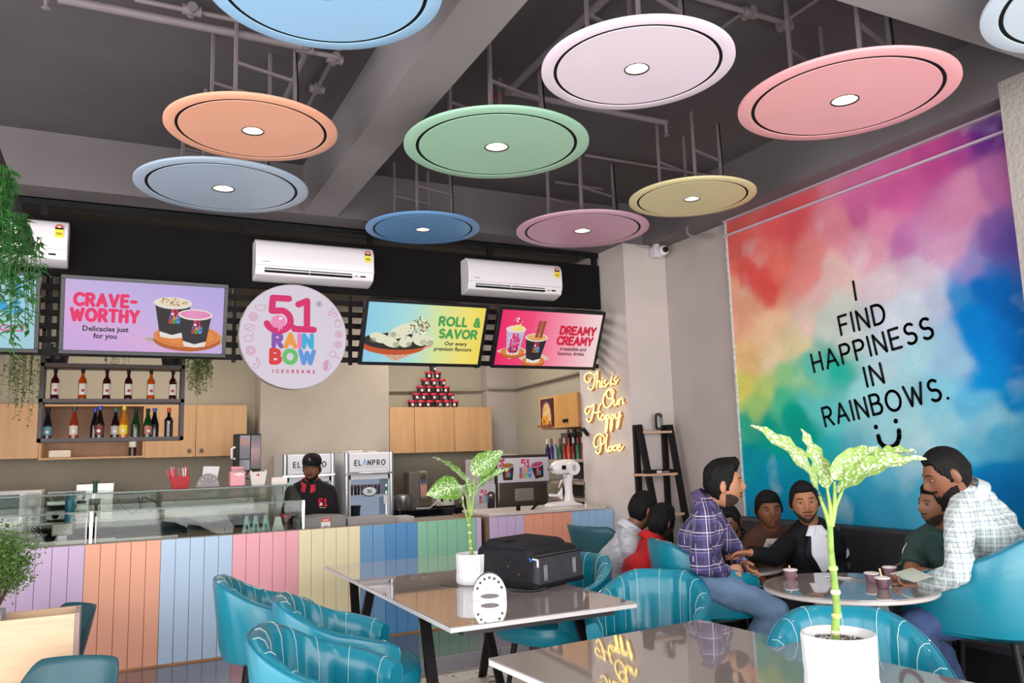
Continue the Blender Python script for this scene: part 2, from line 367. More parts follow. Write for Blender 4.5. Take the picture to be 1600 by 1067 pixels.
# ---------------------------------------------------------------- mural (printed roller blind on the right wall)
XM = 4.70
mur_pts = [(1140,380,'c8655f',1),(1200,400,'d9776f',1),(1250,420,'d98a86',1),(1180,440,'d6605c',.9),(1300,360,'d58a98',1),(1340,330,'c06a94',1),(1230,350,'cf5f63',.9),(1450,260,'b8588f',1),(1500,240,'a5528f',1),
 (1545,220,'6b3a86',1),(1550,190,'5c3480',1),(1400,290,'c8699a',1),(1420,380,'b877a8',1),(1500,330,'c88aa8',1.1),(1560,290,'b070a0',1),(1350,400,'d9a0b0',1.1),(1380,350,'d890ac',1),(1480,400,'c79ab8',1),
 (1550,380,'7a5c9a',1),(1580,400,'65549a',1),(1520,430,'8d86b8',1),(1440,440,'cfc0cf',1.1),(1300,440,'dbb8b4',1.1),(1380,440,'d6c6cc',1.1),(1150,480,'e0a890',1),(1190,500,'e8c4a4',1),(1165,560,'e3bd8c',1),(1210,550,'e4cfae',1),
 (1260,500,'ddc4ba',1.1),(1300,520,'c8d0c8',1.1),(1240,540,'dccfa8',.9),(1160,610,'d6cf78',1),(1200,610,'b7cf80',1),(1240,590,'8fc48c',1),(1175,640,'9cc47c',1),(1230,640,'5cb890',.9),(1260,570,'6cbfb0',.8),(1290,560,'3cae9e',.9),
 (1160,680,'44a88c',1),(1200,690,'2a9f8a',1),(1250,670,'1f9c8c',1),(1165,730,'1593a2',1),(1200,760,'0b8fae',1),(1180,780,'0a88ac',1),(1260,740,'1b93a8',1),(1300,720,'3fa9b0',1),(1290,640,'6cc0c0',1),(1330,600,'98ccd0',1.1),
 (1380,560,'b4cfd8',1.1),(1400,500,'c4ccd8',1.1),(1460,480,'b8c0d4',1),(1440,560,'a8cfd8',1.1),(1480,600,'8cc4d4',1),(1420,640,'a0ccd4',1.1),(1480,540,'9cc0d8',1),(1510,470,'4c8cc4',1),(1540,460,'2a6cb8',1),(1580,470,'2468b0',1),
 (1520,510,'1b80c8',1.1),(1560,520,'1474c0',1.1),(1590,540,'1168b4',1),(1540,560,'1f86c8',1),(1580,600,'2a84bc',1),(1530,600,'6cb0d0',1),(1500,640,'98c8d4',1),(1560,630,'88bcd0',1),(1590,660,'5ca4c4',1),(1530,680,'70b4cc',.9),
 (1580,720,'1672a8',1),(1540,730,'1b7cb0',1),(1590,760,'0f6ca4',1),(1440,700,'94c4d0',1),(1400,740,'6cb4cc',1),(1350,760,'4ca4c4',1),(1330,800,'3c9cc0',1),(1400,800,'4fa0c4',1),(1450,760,'5cacc8',.9),(1280,790,'1890b4',1),(1220,810,'0c88b0',1)]
def mural():
    y0, y1, z0, z1 = 5.16, 1.9, .35, 3.39
    nu, nv = 330, 310
    K = np.array([[*at(a, b, 'X', XM).yz, *lin(h)[:3], wt] for a, b, h, wt in mur_pts])
    us = np.linspace(0, 1, nu); vv = np.linspace(0, 1, nv)
    Yg, Zg = np.meshgrid(y0+(y1-y0)*us, z0+(z1-z0)*vv, indexing='ij')
    rs = np.random.RandomState(4)
    def vnoise(f):
        out = 0; amp = 1
        for o in range(4):
            n = int(f*2**o)+3; g = rs.rand(n, n); a = us*(n-2); b = vv*(n-2)
            i = a.astype(int); j = b.astype(int); fa = a-i; fb = b-j; fa = fa*fa*(3-2*fa); fb = fb*fb*(3-2*fb)
            G = lambda p, q: g[np.ix_(p, q)]
            out = out+amp*((G(i, j)*(1-fa)[:, None]+G(i+1, j)*fa[:, None])*(1-fb)+(G(i, j+1)*(1-fa)[:, None]+G(i+1, j+1)*fa[:, None])*fb); amp *= .55
        return out-out.mean()
    wy = Yg+vnoise(5)*.24; wz = Zg+vnoise(5)*.20; acc = np.zeros((nu, nv, 3)); ws = np.zeros((nu, nv))
    for k in K:
        d2 = (wy-k[0])**2+(wz-k[1])**2; wgt = k[5]/(d2+.0030)**2.3
        acc += wgt[..., None]*k[2:5]; ws += wgt
    col = acc/ws[..., None]
    n2 = vnoise(9); n3 = vnoise(16)
    wht = np.clip((n2-.25)*2.2, 0, 1)*.32; col = col*(1-wht[..., None])+np.array([.72, .78, .80])*wht[..., None]
    lum = col.mean(-1, keepdims=True); col = np.clip(lum+(col-lum)*1.15, 0, 1); col *= (.97*(1+.16*np.clip(n3, -1, 1)))[..., None]
    me = bpy.data.meshes.new('printed_blind')
    P = np.zeros((nu, nv, 3)); P[..., 0] = XM; P[..., 1] = Yg; P[..., 2] = Zg
    idx = np.arange(nu*nv).reshape(nu, nv); F = np.stack([idx[:-1, :-1], idx[:-1, 1:], idx[1:, 1:], idx[1:, :-1]], -1).reshape(-1, 4)
    me.from_pydata(P.reshape(-1, 3).tolist(), [], F.tolist())
    ca = me.color_attributes.new('print', 'FLOAT_COLOR', 'POINT'); buf = np.ones((nu*nv, 4), dtype=np.float32); buf[:, :3] = np.clip(col.reshape(-1, 3), 0, 1); ca.data.foreach_set('color', buf.ravel())
    M = bpy.data.materials.new('m_print'); M.use_nodes = True; nt = M.node_tree; N = nt.nodes; L = nt.links; b = N['Principled BSDF']
    at_ = N.new('ShaderNodeAttribute'); at_.attribute_name = 'print'
    tc = N.new('ShaderNodeTexCoord'); n = N.new('ShaderNodeTexNoise'); n.inputs['Scale'].default_value = 55; n.inputs['Detail'].default_value = 5; L.new(tc.outputs['Object'], n.inputs[0])
    mr = N.new('ShaderNodeMapRange'); mr.inputs[3].default_value = .9; mr.inputs[4].default_value = 1.1; L.new(n.outputs['Fac'], mr.inputs[0])
    mx = N.new('ShaderNodeVectorMath'); mx.operation = 'MULTIPLY'; L.new(at_.outputs['Color'], mx.inputs[0]); L.new(mr.outputs[0], mx.inputs[1]); L.new(mx.outputs[0], b.inputs['Base Color'])
    b.inputs['Roughness'].default_value = .8; b.inputs['Specular IOR Level'].default_value = .15; me.materials.append(M)
    o = bpy.data.objects.new('printed_blind', me); C.objects.link(o); return o
mo = mural(); root = thing('mural', 'tall rainbow watercolour mural on the right wall with black handwritten slogan', 'mural', (0, 0, 0)); mo.parent = root
MB().bb(XM-.012, XM+.03, 5.16, 5.175, .35, 3.39).build('side_edge', mat('c8ccd0', .5, ns=30, na=.25), root)
MB().bb(XM-.03, XM-.004, 1.9, 5.18, 3.255, 3.27).build('head_rail', mat('c9b4c4', .4), root)
MB().bb(XM-.03, XM+.01, 1.9, 5.18, 3.385, 3.40).build('top_rail', mat('b9a4b4', .4), root)
ink = mat('0c0d10', .6)
def wallword(txt, a, b, capz, wd=.020, sc=1.0):
    A = at(*a, 'X', XM-.004); B = at(*b, 'X', XM-.004); d = (B-A); L_ = d.length; d.normalize(); up = V((0, 0, 1)).cross(d); up = V((1, 0, 0)).cross(d) if False else d.cross(V((1, 0, 0)))
    if up.z < 0: up = -up
    ls, W = strokes(txt, 1, .36, 1, slant=-.04, jit=.02); sx = L_/max(W*capz, 1e-6)
    kx = capz*(sx if len(txt) > 1 else 1); i0 = 0
    for ch in txt:
        n_ = len(LT[ch][1]); mb = MB(); mb.rib([[(x*kx, z*capz) for x, z in l] for l in ls[i0:i0+n_]], wd); i0 += n_
        mb.v = [A+d*p.x+up*p.z for p in mb.v]; mb.build('lettering', ink, root, fix=False)
wallword('I', (1337.5, 468), (1345, 466), .135)
wallword('FIND', (1314.7, 522.7), (1384, 503), .135)
wallword('HAPPINESS', (1272.6, 580.9), (1459, 527), .135)
wallword('IN', (1355.5, 603.4), (1381.3, 597.2), .135)
wallword('RAINBOWS.', (1290.3, 665.9), (1481, 621.6), .135)
def wallink(pts, wd):
    mb = MB(); mb.rib([[(-p.y, p.z) for p in [at(a, b, 'X', XM-.004) for a, b in pts]]], wd); mb.v = [V((XM-.004, -p.x, p.z)) for p in mb.v]; mb.build('lettering', ink, root, fix=False)
wallink([(1368.5, 667), (1368.6, 667.1)], .034); wallink([(1399.5, 657.8), (1399.6, 657.9)], .034)
wallink([(1372.3, 681.4), (1374.5, 690), (1380, 696.5), (1388, 699.5), (1396, 698), (1402, 692), (1405, 683), (1404.5, 672.7)], .034)
# ---------------------------------------------------------------- black fascia, rails, slatted screen
fa = thing('fascia', 'long matte black fascia panel above the menu screens carrying the air conditioners', 'fascia')
MB().bb(-3.3, XP-.01, 6.515, 6.555, 2.827, 3.27).build('panel', black_m, fa)
MB().bb(-3.3, XP-.01, 6.52, 6.56, 3.35, 3.395).build('top_rail', blackmetal, fa)
for x in (-2.2, -.55, .85, 1.9, 3.05, 4.2): MB().bb(x-.025, x+.025, 6.525, 6.56, 3.27, 3.36).build('upright', blackmetal, fa)
MB().tube([(-3.3, 6.75, 3.30), (XP, 6.75, 3.30)], .03).build('pipe', mat('6b5f62', .5), fa)
sl = thing('slatted_screen', 'dark horizontal slats hanging behind the menu screens', 'slats')
for i in range(6): MB().bb(-3.3, XP-.01, 6.60, 6.62, 2.76-.098*i-.022, 2.76-.098*i+.022).build('slat', mat('211b1c', .6, ns=5, na=.1, stretch=(.2, 1, 6)), sl)
for x in (-2.6, -1.6, -.49, -.43, .8, 1.75, 2.93, 4.2): MB().bb(x-.015, x+.015, 6.625, 6.65, 2.23, 2.83).build('upright', blackmetal, sl)
# ---------------------------------------------------------------- counter
ctr = thing('service_counter', 'long low counter clad in pastel coloured upright boards', 'counter', (0, 0, 0))
PX = [(-3.19, -2.69, 'e9b7b9'), (-2.69, -2.19, 'ece0ba'), (-2.19, -1.69, 'a9c4b0'), (-1.69, -1.19, 'e3c7a2'), (-1.19, -.69, 'a8c4e0'), (-.69, -.191, 'cdb4d4'), (-.191, .301, 'eda98c'), (.301, .80, 'b6cde6'), (.80, 1.295, 'f1a9b3'), (1.295, 1.789, 'ece0b6'), (1.789, 1.999, '6d9ec8'), (1.999, 2.279, '5590c4'), (2.279, 2.821, '8cc4a4'), (2.821, 2.87, 'cdb4d4')]
PX2 = [(2.945, 3.292, 'cdb4d4'), (3.292, 3.786, 'eda084'), (3.786, 4.246, '9cc2e2')]
def planks(L, root):
    for a, b, h in L:
        n = max(1, round((b-a)/.0985)); m = mat(h, .45, ns=1.2, na=.03, bump=.04, bs=8, stretch=(1, 1, .3))
        for i in range(n):
            x0 = a+(b-a)*i/n; x1 = a+(b-a)*(i+1)/n
            MB().bb(x0+.0012, x1-.0012, YC, YC+.02, .012, ZC).build('plank', m, root, bevel=.002, seg=1)
planks(PX, ctr); planks(PX2, ctr)
MB().bb(-3.3, 2.87, YC+.021, YC+.05, .01, ZC-.01).bb(2.945, 4.246, YC+.021, YC+.05, .01, ZC-.01).build('carcass', mat('33302e', .8), ctr)
MB().bb(-3.3, 2.87, YC-.004, YC+.02, 0, .012).build('plinth', mat('b07a48', .5, ns=8, na=.2, stretch=(1, 8, 8)), ctr)
MB().bb(-3.3, 2.87, YC+.02, YC+.08, ZC-.012, ZC+.003).build('edge_strip', mat('8d7666', .4), ctr)
MB().bb(-.9, 1.35, YC+.08, 7.25, .80, .86).build('display_well', mat('3a3836', .4), ctr)
MB().bb(2.852, 2.872, YC+.02, 7.1, .05, ZC).build('end_panel', mat('8f6d54', .5, ns=5, na=.1), ctr)
MB().bb(2.91, 2.945, YC+.0, 7.1, .05, ZC).build('end_panel', mat('7c6150', .5, ns=5, na=.1), ctr)
MB().bb(1.36, 2.85, YC+.08, 7.15, ZC-.05, ZC-.015).build('worktop', mat('77706c', .4), ctr)
wt2 = MB().bb(2.95, 4.16, YC-.01, 7.1, ZC+.004, ZC+.03).build('quartz_slab', mat('cfc2ba', .25, ns=20, na=.04), None, bevel=.004); tag(wt2, 'pale stone worktop slab on the right end of the pastel counter', 'worktop'); 
# ================================================================= CEILING THINGS
def disc_light(hexc, cx, cy, z, label, rz=.3, S=1):
    t = thing('ceiling_disc_light', label, 'ceiling light', (cx, cy, z), rz, 'round pastel ceiling panels with a centre downlight')
    t.scale = (S, S, 1); r = .4535; m = mat(hexc, .45, ns=2, na=.02); g = mat('0c090a', .7)
    # annular rim, recessed dark groove, inner plate with a hole for the lamp
    MB().lathe([(.395, .003), (.397, 0), (r-.004, 0), (r, .003), (r, .015), (r-.004, .018), (.395, .018), (.395, .003)], n=72).build('outer_rim', m, t, smooth=True)
    MB().lathe([(.060, .0), (.379, 0), (.381, .003), (.381, .018), (.060, .018), (.060, .0)], n=72).build('disc_plate', m, t, smooth=True)
    MB().lathe([(.370, .019), (.370, .0022), (.40, .0022), (.40, .019)], n=72, cap=False).build('groove', g, t, smooth=True)
    MB().lathe([(.055, .018), (.055, -.002), (.0595, -.002), (.0595, .02)], n=32, cap=False).build('lamp_ring', g, t, smooth=True)
    MB().lathe([(.0, .045), (.03, .043), (.045, .03), (.055, .004), (.056, .004), (.047, .05), (0, .052)], n=32, cap=False).build('reflector', mat('e8e4dc', .3), t, smooth=True)
    MB().lathe([(0, .022), (.036, .023), (.044, .026)], n=24, cap=False).build('lamp', mat('fff1d8', emit=5), t, smooth=True)
    MB().box((0, 0, .09), (.16, .16, .06)).build('driver_box', g, t)
    fm = mat('7d7276', .6)
    h = ZS-z
    for sx in (-1, 1):
        for sy in (-1, 1): MB().bb(sx*.17-.008, sx*.17+.008, sy*.15-.008, sy*.15+.008, .018, h).build('hanger_rod', fm, t)
    zz = min(h*.5, .3)
    for sy in (-1, 1): MB().bb(-.17, .17, sy*.15-.007, sy*.15+.007, zz-.008, zz+.008).build('cross_bar', fm, t)
    MB().tube([(.19, -.15, .02), (.185, -.16, h*.4), (.175, -.165, h*.6), (.165, -.165, h)], .004, 6).build('cable', g, t)
    sl_ = bpy.data.lights.new('downlight', 'SPOT'); sl_.energy = 9; sl_.spot_size = R_(100); sl_.spot_blend = .6; sl_.shadow_soft_size = .03; sl_.color = (1, .93, .82)
    so = bpy.data.objects.new('downlight', sl_); C.objects.link(so); so.location = (cx, cy, z-.01)
    return t
hexes = dict(or_=('efae90', 395, 205, 3.235, 'peach orange ceiling disc above the blue-grey one, left of the concrete beam'),
 b2=('afc1d4', 349, 295, 3.236, 'blue-grey ceiling disc right below the peach one, nearest the air conditioners'),
 gr=('a4d0b4', 776, 230, 3.236, 'sage green ceiling disc in the middle of the ceiling'),
 wh=('ecdcea', 995, 108, 3.235, 'pale lilac-white ceiling disc between the green and the pink ones'),
 pk=('f6b0b4', 1320, 157, 3.236, 'salmon pink ceiling disc, largest at the right near the mural'),
 yl=('e0d4a2', 1081, 311, 3.235, 'small pale yellow ceiling disc near the top corner of the mural'),
 b3=('6a9acc', 661, 359, 3.235, 'small mid-blue ceiling disc, farthest of all, above the second air conditioner from the right'),
 mv=('d2a4bc', 910, 361, 3.236, 'mauve ceiling disc above the rightmost air conditioner'),
 b1=('98c4e8', 508, -14, 3.235, 'large sky blue ceiling disc cut off by the top edge of the picture'))
for k, (h, px, py, z, lb) in hexes.items():
    p = at(px, py, 'Z', z); disc_light(h, p.x, p.y, z, lb, S=1.2 if z > 3.2355 else 1)
disc_light('cfe0ee', 3.62, 1.52, 3.236, 'bright pale blue-white ceiling disc cut off at the upper right corner', 0, 1.2)
# sprinkler and conduit pipes under the slab
pm = mat('7b7175', .5, ns=5, na=.1)
def pipe(label, runs, fit=(), z=3.70):
    t = thing('ceiling_pipe', label, 'pipe', (0, 0, 0))
    for a, b, r in runs:
        A = at(*a, 'Z', z); B = at(*b, 'Z', z)
        if abs(A.x-B.x) > abs(A.y-B.y): B.y = A.y = (A.y+B.y)/2
        else: B.x = A.x = (A.x+B.x)/2
        MB().cyl(A, B, r, n=10).build('pipe_run', pm, t, smooth=True)
    for p in fit:
        P = at(*p, 'Z', z); MB().cyl(P-V((.045, 0, 0)), P+V((.045, 0, 0)), .028, n=10).cyl(P-V((0, .04, 0)), P+V((0, .04, 0)), .026, n=10).build('pipe_fitting', pm, t, smooth=True)
    return t
t = pipe('thick grey pipe under the slab running above the peach disc', [((90, -5), (475, 75), .024), ((475, 75), (523, 92), .016), ((502, 40), (440, 160), .018)], [(476, 76), (523, 92)])
P = at(72, 2, 'Z', 3.62); MB().cyl(P+V((0, 0, .18)), P, .014).cyl(P, P-V((0, 0, .03)), .008).lathe([(.0, -.032), (.02, -.034), (.0, -.036)], P, 10).build('sprinkler_head', pm, t)
pipe('thinner grey pipe behind the thick one, ending in a clamp left of the beam', [((210, -5), (533, 68), .014), ((533, 68), (482, 165), .014)], [(300, 16), (533, 68), (495, 139)], 3.74)
t = pipe('grey pipe with a red painted joint behind the lilac-white disc', [((960, -10), (787, 143), .026), ((787, 143), (1042, 191), .022)], [], 3.70)
P = at(782, 147, 'Z', 3.70); Q = at(776, 152, 'Z', 3.70); MB().cyl(P, Q, .022).build('red_joint', mat('a02c20', .5), t)
P = at(1040, 190, 'Z', 3.70); MB().cyl(P, P-V((0, 0, .09)), .012).lathe([(0, -.1), (.018, -.1), (.018, -.105), (0, -.105)], P, 10).build('sprinkler_head', pm, t)
pipe('thin grey conduit on the slab behind the green and yellow discs', [((918, 240), (1110, 277), .012), ((870, 283), (940, 296), .012)], [], 3.77)
pipe('grey conduit with a tee box above the pink disc', [((1085, -8), (1225, 38), .017), ((1225, 38), (1300, -20), .010), ((1165, 18), (1100, 62), .010)], [(1170, 20), (1226, 39)], 3.74)
P = V((4.62, 5.33, 3.40)); q = thing('conduit_elbow', 'short bent grey conduit dropping from the beam at the mural corner', 'pipe')
MB().tube([P+V((-.12, .12, .01)), P+V((-.12, .12, -.05)), P+V((-.09, .1, -.085)), P+V((.05, .0, -.09))], .014, 8).build('pipe_run', pm, q, smooth=True)
# ================================================================= AIR CONDITIONERS
def aircon(x, z, label):
    t = thing('air_conditioner', label, 'air conditioner', (x, 6.516, z), 0, 'white split air conditioners on the fascia')
    prof = [(0, .32), (-.12, .322), (-.165, .30), (-.19, .25), (-.195, .10), (-.165, .03), (-.06, 0), (0, 0)]
    mb = MB(); wd = .96; P = []
    for xx in (-wd/2, wd/2): P += [(xx, y, z_) for y, z_ in prof]
    n = len(prof); mb.add(P, [tuple(range(n)), tuple(range(2*n-1, n-1, -1))]+[(i, i+n, (i+1) % n+n, (i+1) % n) for i in range(n)])
    mb.build('casing', mat('efe9ec', .3), t, bevel=.008)
    MB().box((-.06, -.184, .062), (.70, .02, .030), Matrix.Rotation(R_(-24), 3, 'X')).build('air_slot', black_m, t)
    MB().box((-.06, -.194, .064), (.70, .006, .012), Matrix.Rotation(R_(-40), 3, 'X')).box((-.06, -.193, .064), (.006, .01, .03)).build('louver', white_m, t)
    MB().bb(-.4795, .4795, -.1972, -.196, .095, .099).build('panel_seam', mat('b9b2b5', .5), t)
    lb = MB().bb(.395, .45, -.1975, -.196, .185, .245).build('energy_label', mat('f2e23c', .5), t)
    MB().prism([(.4225+.026*math.cos(a), .255+.026*math.sin(a)) for a in [PI*i/10 for i in range(11)]], -.199, -.196).build('rating_arc', mat('c23a2c', .5), t)
    MB().prism([(.4225+.012*math.cos(a), .257+.012*math.sin(a)) for a in [PI*i/6 for i in range(7)]], -.1996, -.1985).build('rating_window', mat('e8e0d0', .5), t)
    MB().bb(.397, .448, -.1996, -.1975, .243, .255).bb(.403, .442, -.1996, -.1975, .205, .209).bb(.403, .442, -.1996, -.1975, .215, .219).build('label_print', mat('222222', .5), t)
    MB().box((.385, -.184, .062), (.045, .003, .013), Matrix.Rotation(R_(-24), 3, 'X')).build('display', black_m, t)
    MB().box((.33, -.184, .062), (.025, .003, .013), Matrix.Rotation(R_(-24), 3, 'X')).build('vent_mark', mat('b0a9ac', .5), t)
    MB().bb(-.43, -.37, -.1965, -.1958, .125, .131).build('maker_mark', mat('9a9aa0', .5), t)
aircon(1.395, 2.878, 'white wall air conditioner right above the round shop sign')
aircon(3.22, 2.878, 'white wall air conditioner farthest right, above the pink and the green menu screens')
aircon(-.86, 2.878, 'white wall air conditioner at the left edge behind hanging greenery')
# ================================================================= MENU SCREENS
def poly_cup(t, x, z, h, wt, wb, topm, y, body='241c1f', logo=True, ht=.16):
    """printed picture of a paper cup: flat artwork layered a hair apart"""
    em = lambda h_, e=.9: mat(h_, .4, emit=e)
    MB().flat([(x-wb, z), (x+wb, z), (x+wt, z+h), (x-wt, z+h)], y).disc(x, z, wb, wb*.35, y-.0001).build('picture', em(body), t, fix=False)
    MB().flat([(x-wb, z+.002), (x-wb*.9, z-wb*.25), (x, z-wb*.37), (x+wb*.9, z-wb*.25), (x+wb, z+.002), (x+wb*1.02, z+h*.09), (x, z+h*.09-wb*.3), (x-wb*1.02, z+h*.09)], y-.0004).disc(x, z+h, wt*1.06, wt*1.06*.34, y-.0006).build('picture', em('e9e2dd'), t, fix=False)
    MB().disc(x, z+h+.002, wt*.94, wt*.94*.28, y-.0010).build('picture', em(topm), t, fix=False)
    if logo: logo51(t, x+wt*.12, z+h*.36, h*.42, y-.0012, em)
def logo51(t, x, z, h, y, em, full=False):
    """51 over RAIN over BOW in coloured rounded capitals; h = height of the whole lockup"""
    lw = h*.07
    word('51', x, z+h*.62, h*.38, lw*1.25, em('e2226a'), t, y, gap=.28, sx=.95)
    MB().disc(x-h*.17, z+h*.70, h*.11, h*.10, y-.0008).build('lettering', em('f2a6c8' if full else 'f6d6e4'), t, fix=False)
    cols = ('7a54b8', 'f0a038', 'e87ab0', '3aa4d8'); cb = ('e03428', '6cc060', '5a9ade')
    for row, zz, cl, hh in (('RAIN', .30, cols, .24), ('BOW', .0, cb, .24)):
        ls, W = strokes(row, h*hh, .34, .9); xx = x-W/2
        cur = xx
        for ch, c_ in zip(row, cl):
            w1 = LT[ch][0]*.9*h*hh
            word(ch, cur, z+h*zz, h*hh, lw, em(c_), t, y, center=False, sx=.9); cur += w1+.34*h*hh
def screen(name, x0, x1, zb, h, tilt, label, grad, art, bez='17161a'):
    """tilted display: origin at the bottom centre, local z runs up the glass"""
    t = thing(name, label, 'menu screen', ((x0+x1)/2, 6.44, zb), 0, 'tilted menu screens over the counter'); t.rotation_euler = (R_(tilt), 0, 0)
    W = (x1-x0)/2; b = .028
    MB().bb(-W, W, -.002, .05, 0, h).build('casing', mat(bez, .4), t, bevel=.004)
    for a0, a1, c0, c1 in ((-W, W, 0, b), (-W, W, h-b, h), (-W, -W+b, b, h-b), (W-b, W, b, h-b)): MB().bb(a0, a1, -.012, -.002, c0, c1).build('bezel', mat(bez, .35), t, bevel=.002, seg=1)
    MB().bb(-W+b, W-b, -.005, -.0025, b, h-b).build('display', grad, t)
    MB().beam((0, .05, h*.7), (0, .23 if tilt < 20 else .38, h*.60), .1, .05).build('bracket', blackmetal, t)
    art(t, W-b, h-b)
em = lambda h_, e=.95: mat(h_, .4, emit=e)
def board(t, x, z, rx, rz, y):
    MB().disc(x, z-rz*.35, rx, rz, y, n=36).build('picture', em('b4581e'), t, fix=False)
    MB().disc(x, z, rx, rz, y-.0003, n=36).build('picture', em('e08438'), t, fix=False)
    MB().rib([[(x+rx*.88*math.cos(a), z+rz*.86*math.sin(a)) for a in [2*PI*i/28 for i in range(29)]]], .004, y-.0005).build('picture', em('a85a20'), t, fix=False)
def cloth(t, pts, y, c='cdb9a4', c2='8a6a58'):
    MB().flat(pts, y).build('picture', em(c), t, fix=False)
    (ax, az), (bx, bz), (cx, cz), (dx, dz) = pts; ls = []
    for i in range(1, 12):
        f = i/12; ls.append([(ax+(bx-ax)*f, az+(bz-az)*f), (dx+(cx-dx)*f, dz+(cz-dz)*f)]); ls.append([(ax+(dx-ax)*f, az+(dz-az)*f), (bx+(cx-bx)*f, bz+(cz-bz)*f)])
    mb = MB()
    for l in ls:
        (a, b), (c_, d) = l; L_ = math.hypot(c_-a, d-b) or 1; nx, nz = -(d-b)/L_*.0016, (c_-a)/L_*.0016
        mb.flat([(a+nx, b+nz), (a-nx, b-nz), (c_-nx, d-nz), (c_+nx, d+nz)], y-.0001)
    mb.build('picture', em(c2), t, fix=False)
def blobs(t, x, z, rx, rz, n, cols, y, r=(.004, .009), seed=1):
    rd = random.Random(seed); ms = [MB() for _ in cols]
    for i in range(n):
        a = rd.uniform(0, 2*PI); q = math.sqrt(rd.random()); k = rd.randrange(len(cols)); s = rd.uniform(*r)
        ms[k].disc(x+rx*q*math.cos(a), z+rz*q*math.sin(a), s, s*rd.uniform(.5, .9), y-.0002*k-.00003*i/n, n=6, rot=rd.uniform(0, 3))
    for m_, c_ in zip(ms, cols): m_.build('picture', em(c_), t, fix=False)
def art1(t, W, T):
    y = -.0058
    rp = em('e62060')
    word('CRAVE-', -.275, .355, .080, .025, rp, t, y, gap=.34, sx=.82); word('WORTHY', -.275, .245, .080, .025, rp, t, y, gap=.31, sx=.80)
    ftext('Delicacies just', -.27, .170, .052, em('2c1c44', .5), t, y); ftext('for you', -.27, .118, .052, em('2c1c44', .5), t, y)
    cloth(t, [(-.04, .13), (.30, .032), (.535, .10), (.535, .175)], y)
    board(t, .285, .155, .235, .085, y-.001)
    poly_cup(t, .175, .165, .235, .125, .085, 'e9ddc4', y-.002); blobs(t, .175, .41, .10, .026, 55, ('a8643c', 'c98a50', '7c4424', 'e0b880'), y-.0034, seed=2)
    poly_cup(t, .335, .10, .22, .115, .08, 'e888b8', y-.0042)
    MB().rib([arc(.33, .322, .05, .012, 0, 300, 14)], .004, y-.0056).build('picture', em('f4aed0'), t, fix=False)
def art2(t, W, T):
    y = -.0058; g = em('4aa050')
    word('ROLL &', .30, .375, .070, .022, g, t, y, gap=.34); word('SAVOR', .30, .265, .070, .022, g, t, y, gap=.30)
    ftext('Our every', .29, .195, .050, em('1c3c30', .5), t, y); ftext('premium flavours', .27, .145, .050, em('1c3c30', .5), t, y)
    cloth(t, [(-.51, .16), (-.24, .035), (.08, .185), (-.2, .29)], y, 'e0b8a0', 'b0503c')
    MB().disc(-.27, .165, .27, .07, y-.001, n=36).build('picture', em('c05020'), t, fix=False)
    MB().disc(-.25, .215, .30, .075, y-.0013, n=36).build('picture', em('26211f'), t, fix=False)
    cm = em('e2e2c6'); dk = em('6f7a50')
    for i, (x, z, rx, rz, ro) in enumerate(((-.40, .24, .09, .042, -.25), (-.30, .205, .085, .040, -.3), (-.17, .215, .06, .05, .3), (-.05, .24, .075, .052, -.5), (.02, .235, .055, .045, -.3), (-.21, .31, .135, .055, .45))):
        yy = y-.0016-i*.0004
        MB().disc(x, z, rx, rz, yy, n=22, rot=ro).build('picture', cm, t, fix=False)
        ex, ez = x-rx*.62*math.cos(ro)*(-1 if i in (1, 2, 3, 4) else 1), z-rz*.55*(1 if i < 5 else 1.3)
        MB().rib([[(ex+.030*(k/20)*math.cos(k*.8), ez+.026*(k/20)*math.sin(k*.8)) for k in range(2, 21)]], .005, yy-.0003).build('picture', dk, t, fix=False)
    blobs(t, -.06, .36, .085, .075, 120, ('e9e2d0', 'b8864c', '7a8a3c', 'f4f0e6', '8c5430'), y-.0052, r=(.006, .013), seed=5)
    blobs(t, -.25, .28, .16, .04, 14, ('b0342c', 'eef0dc', '94a068'), y-.0056, seed=8)
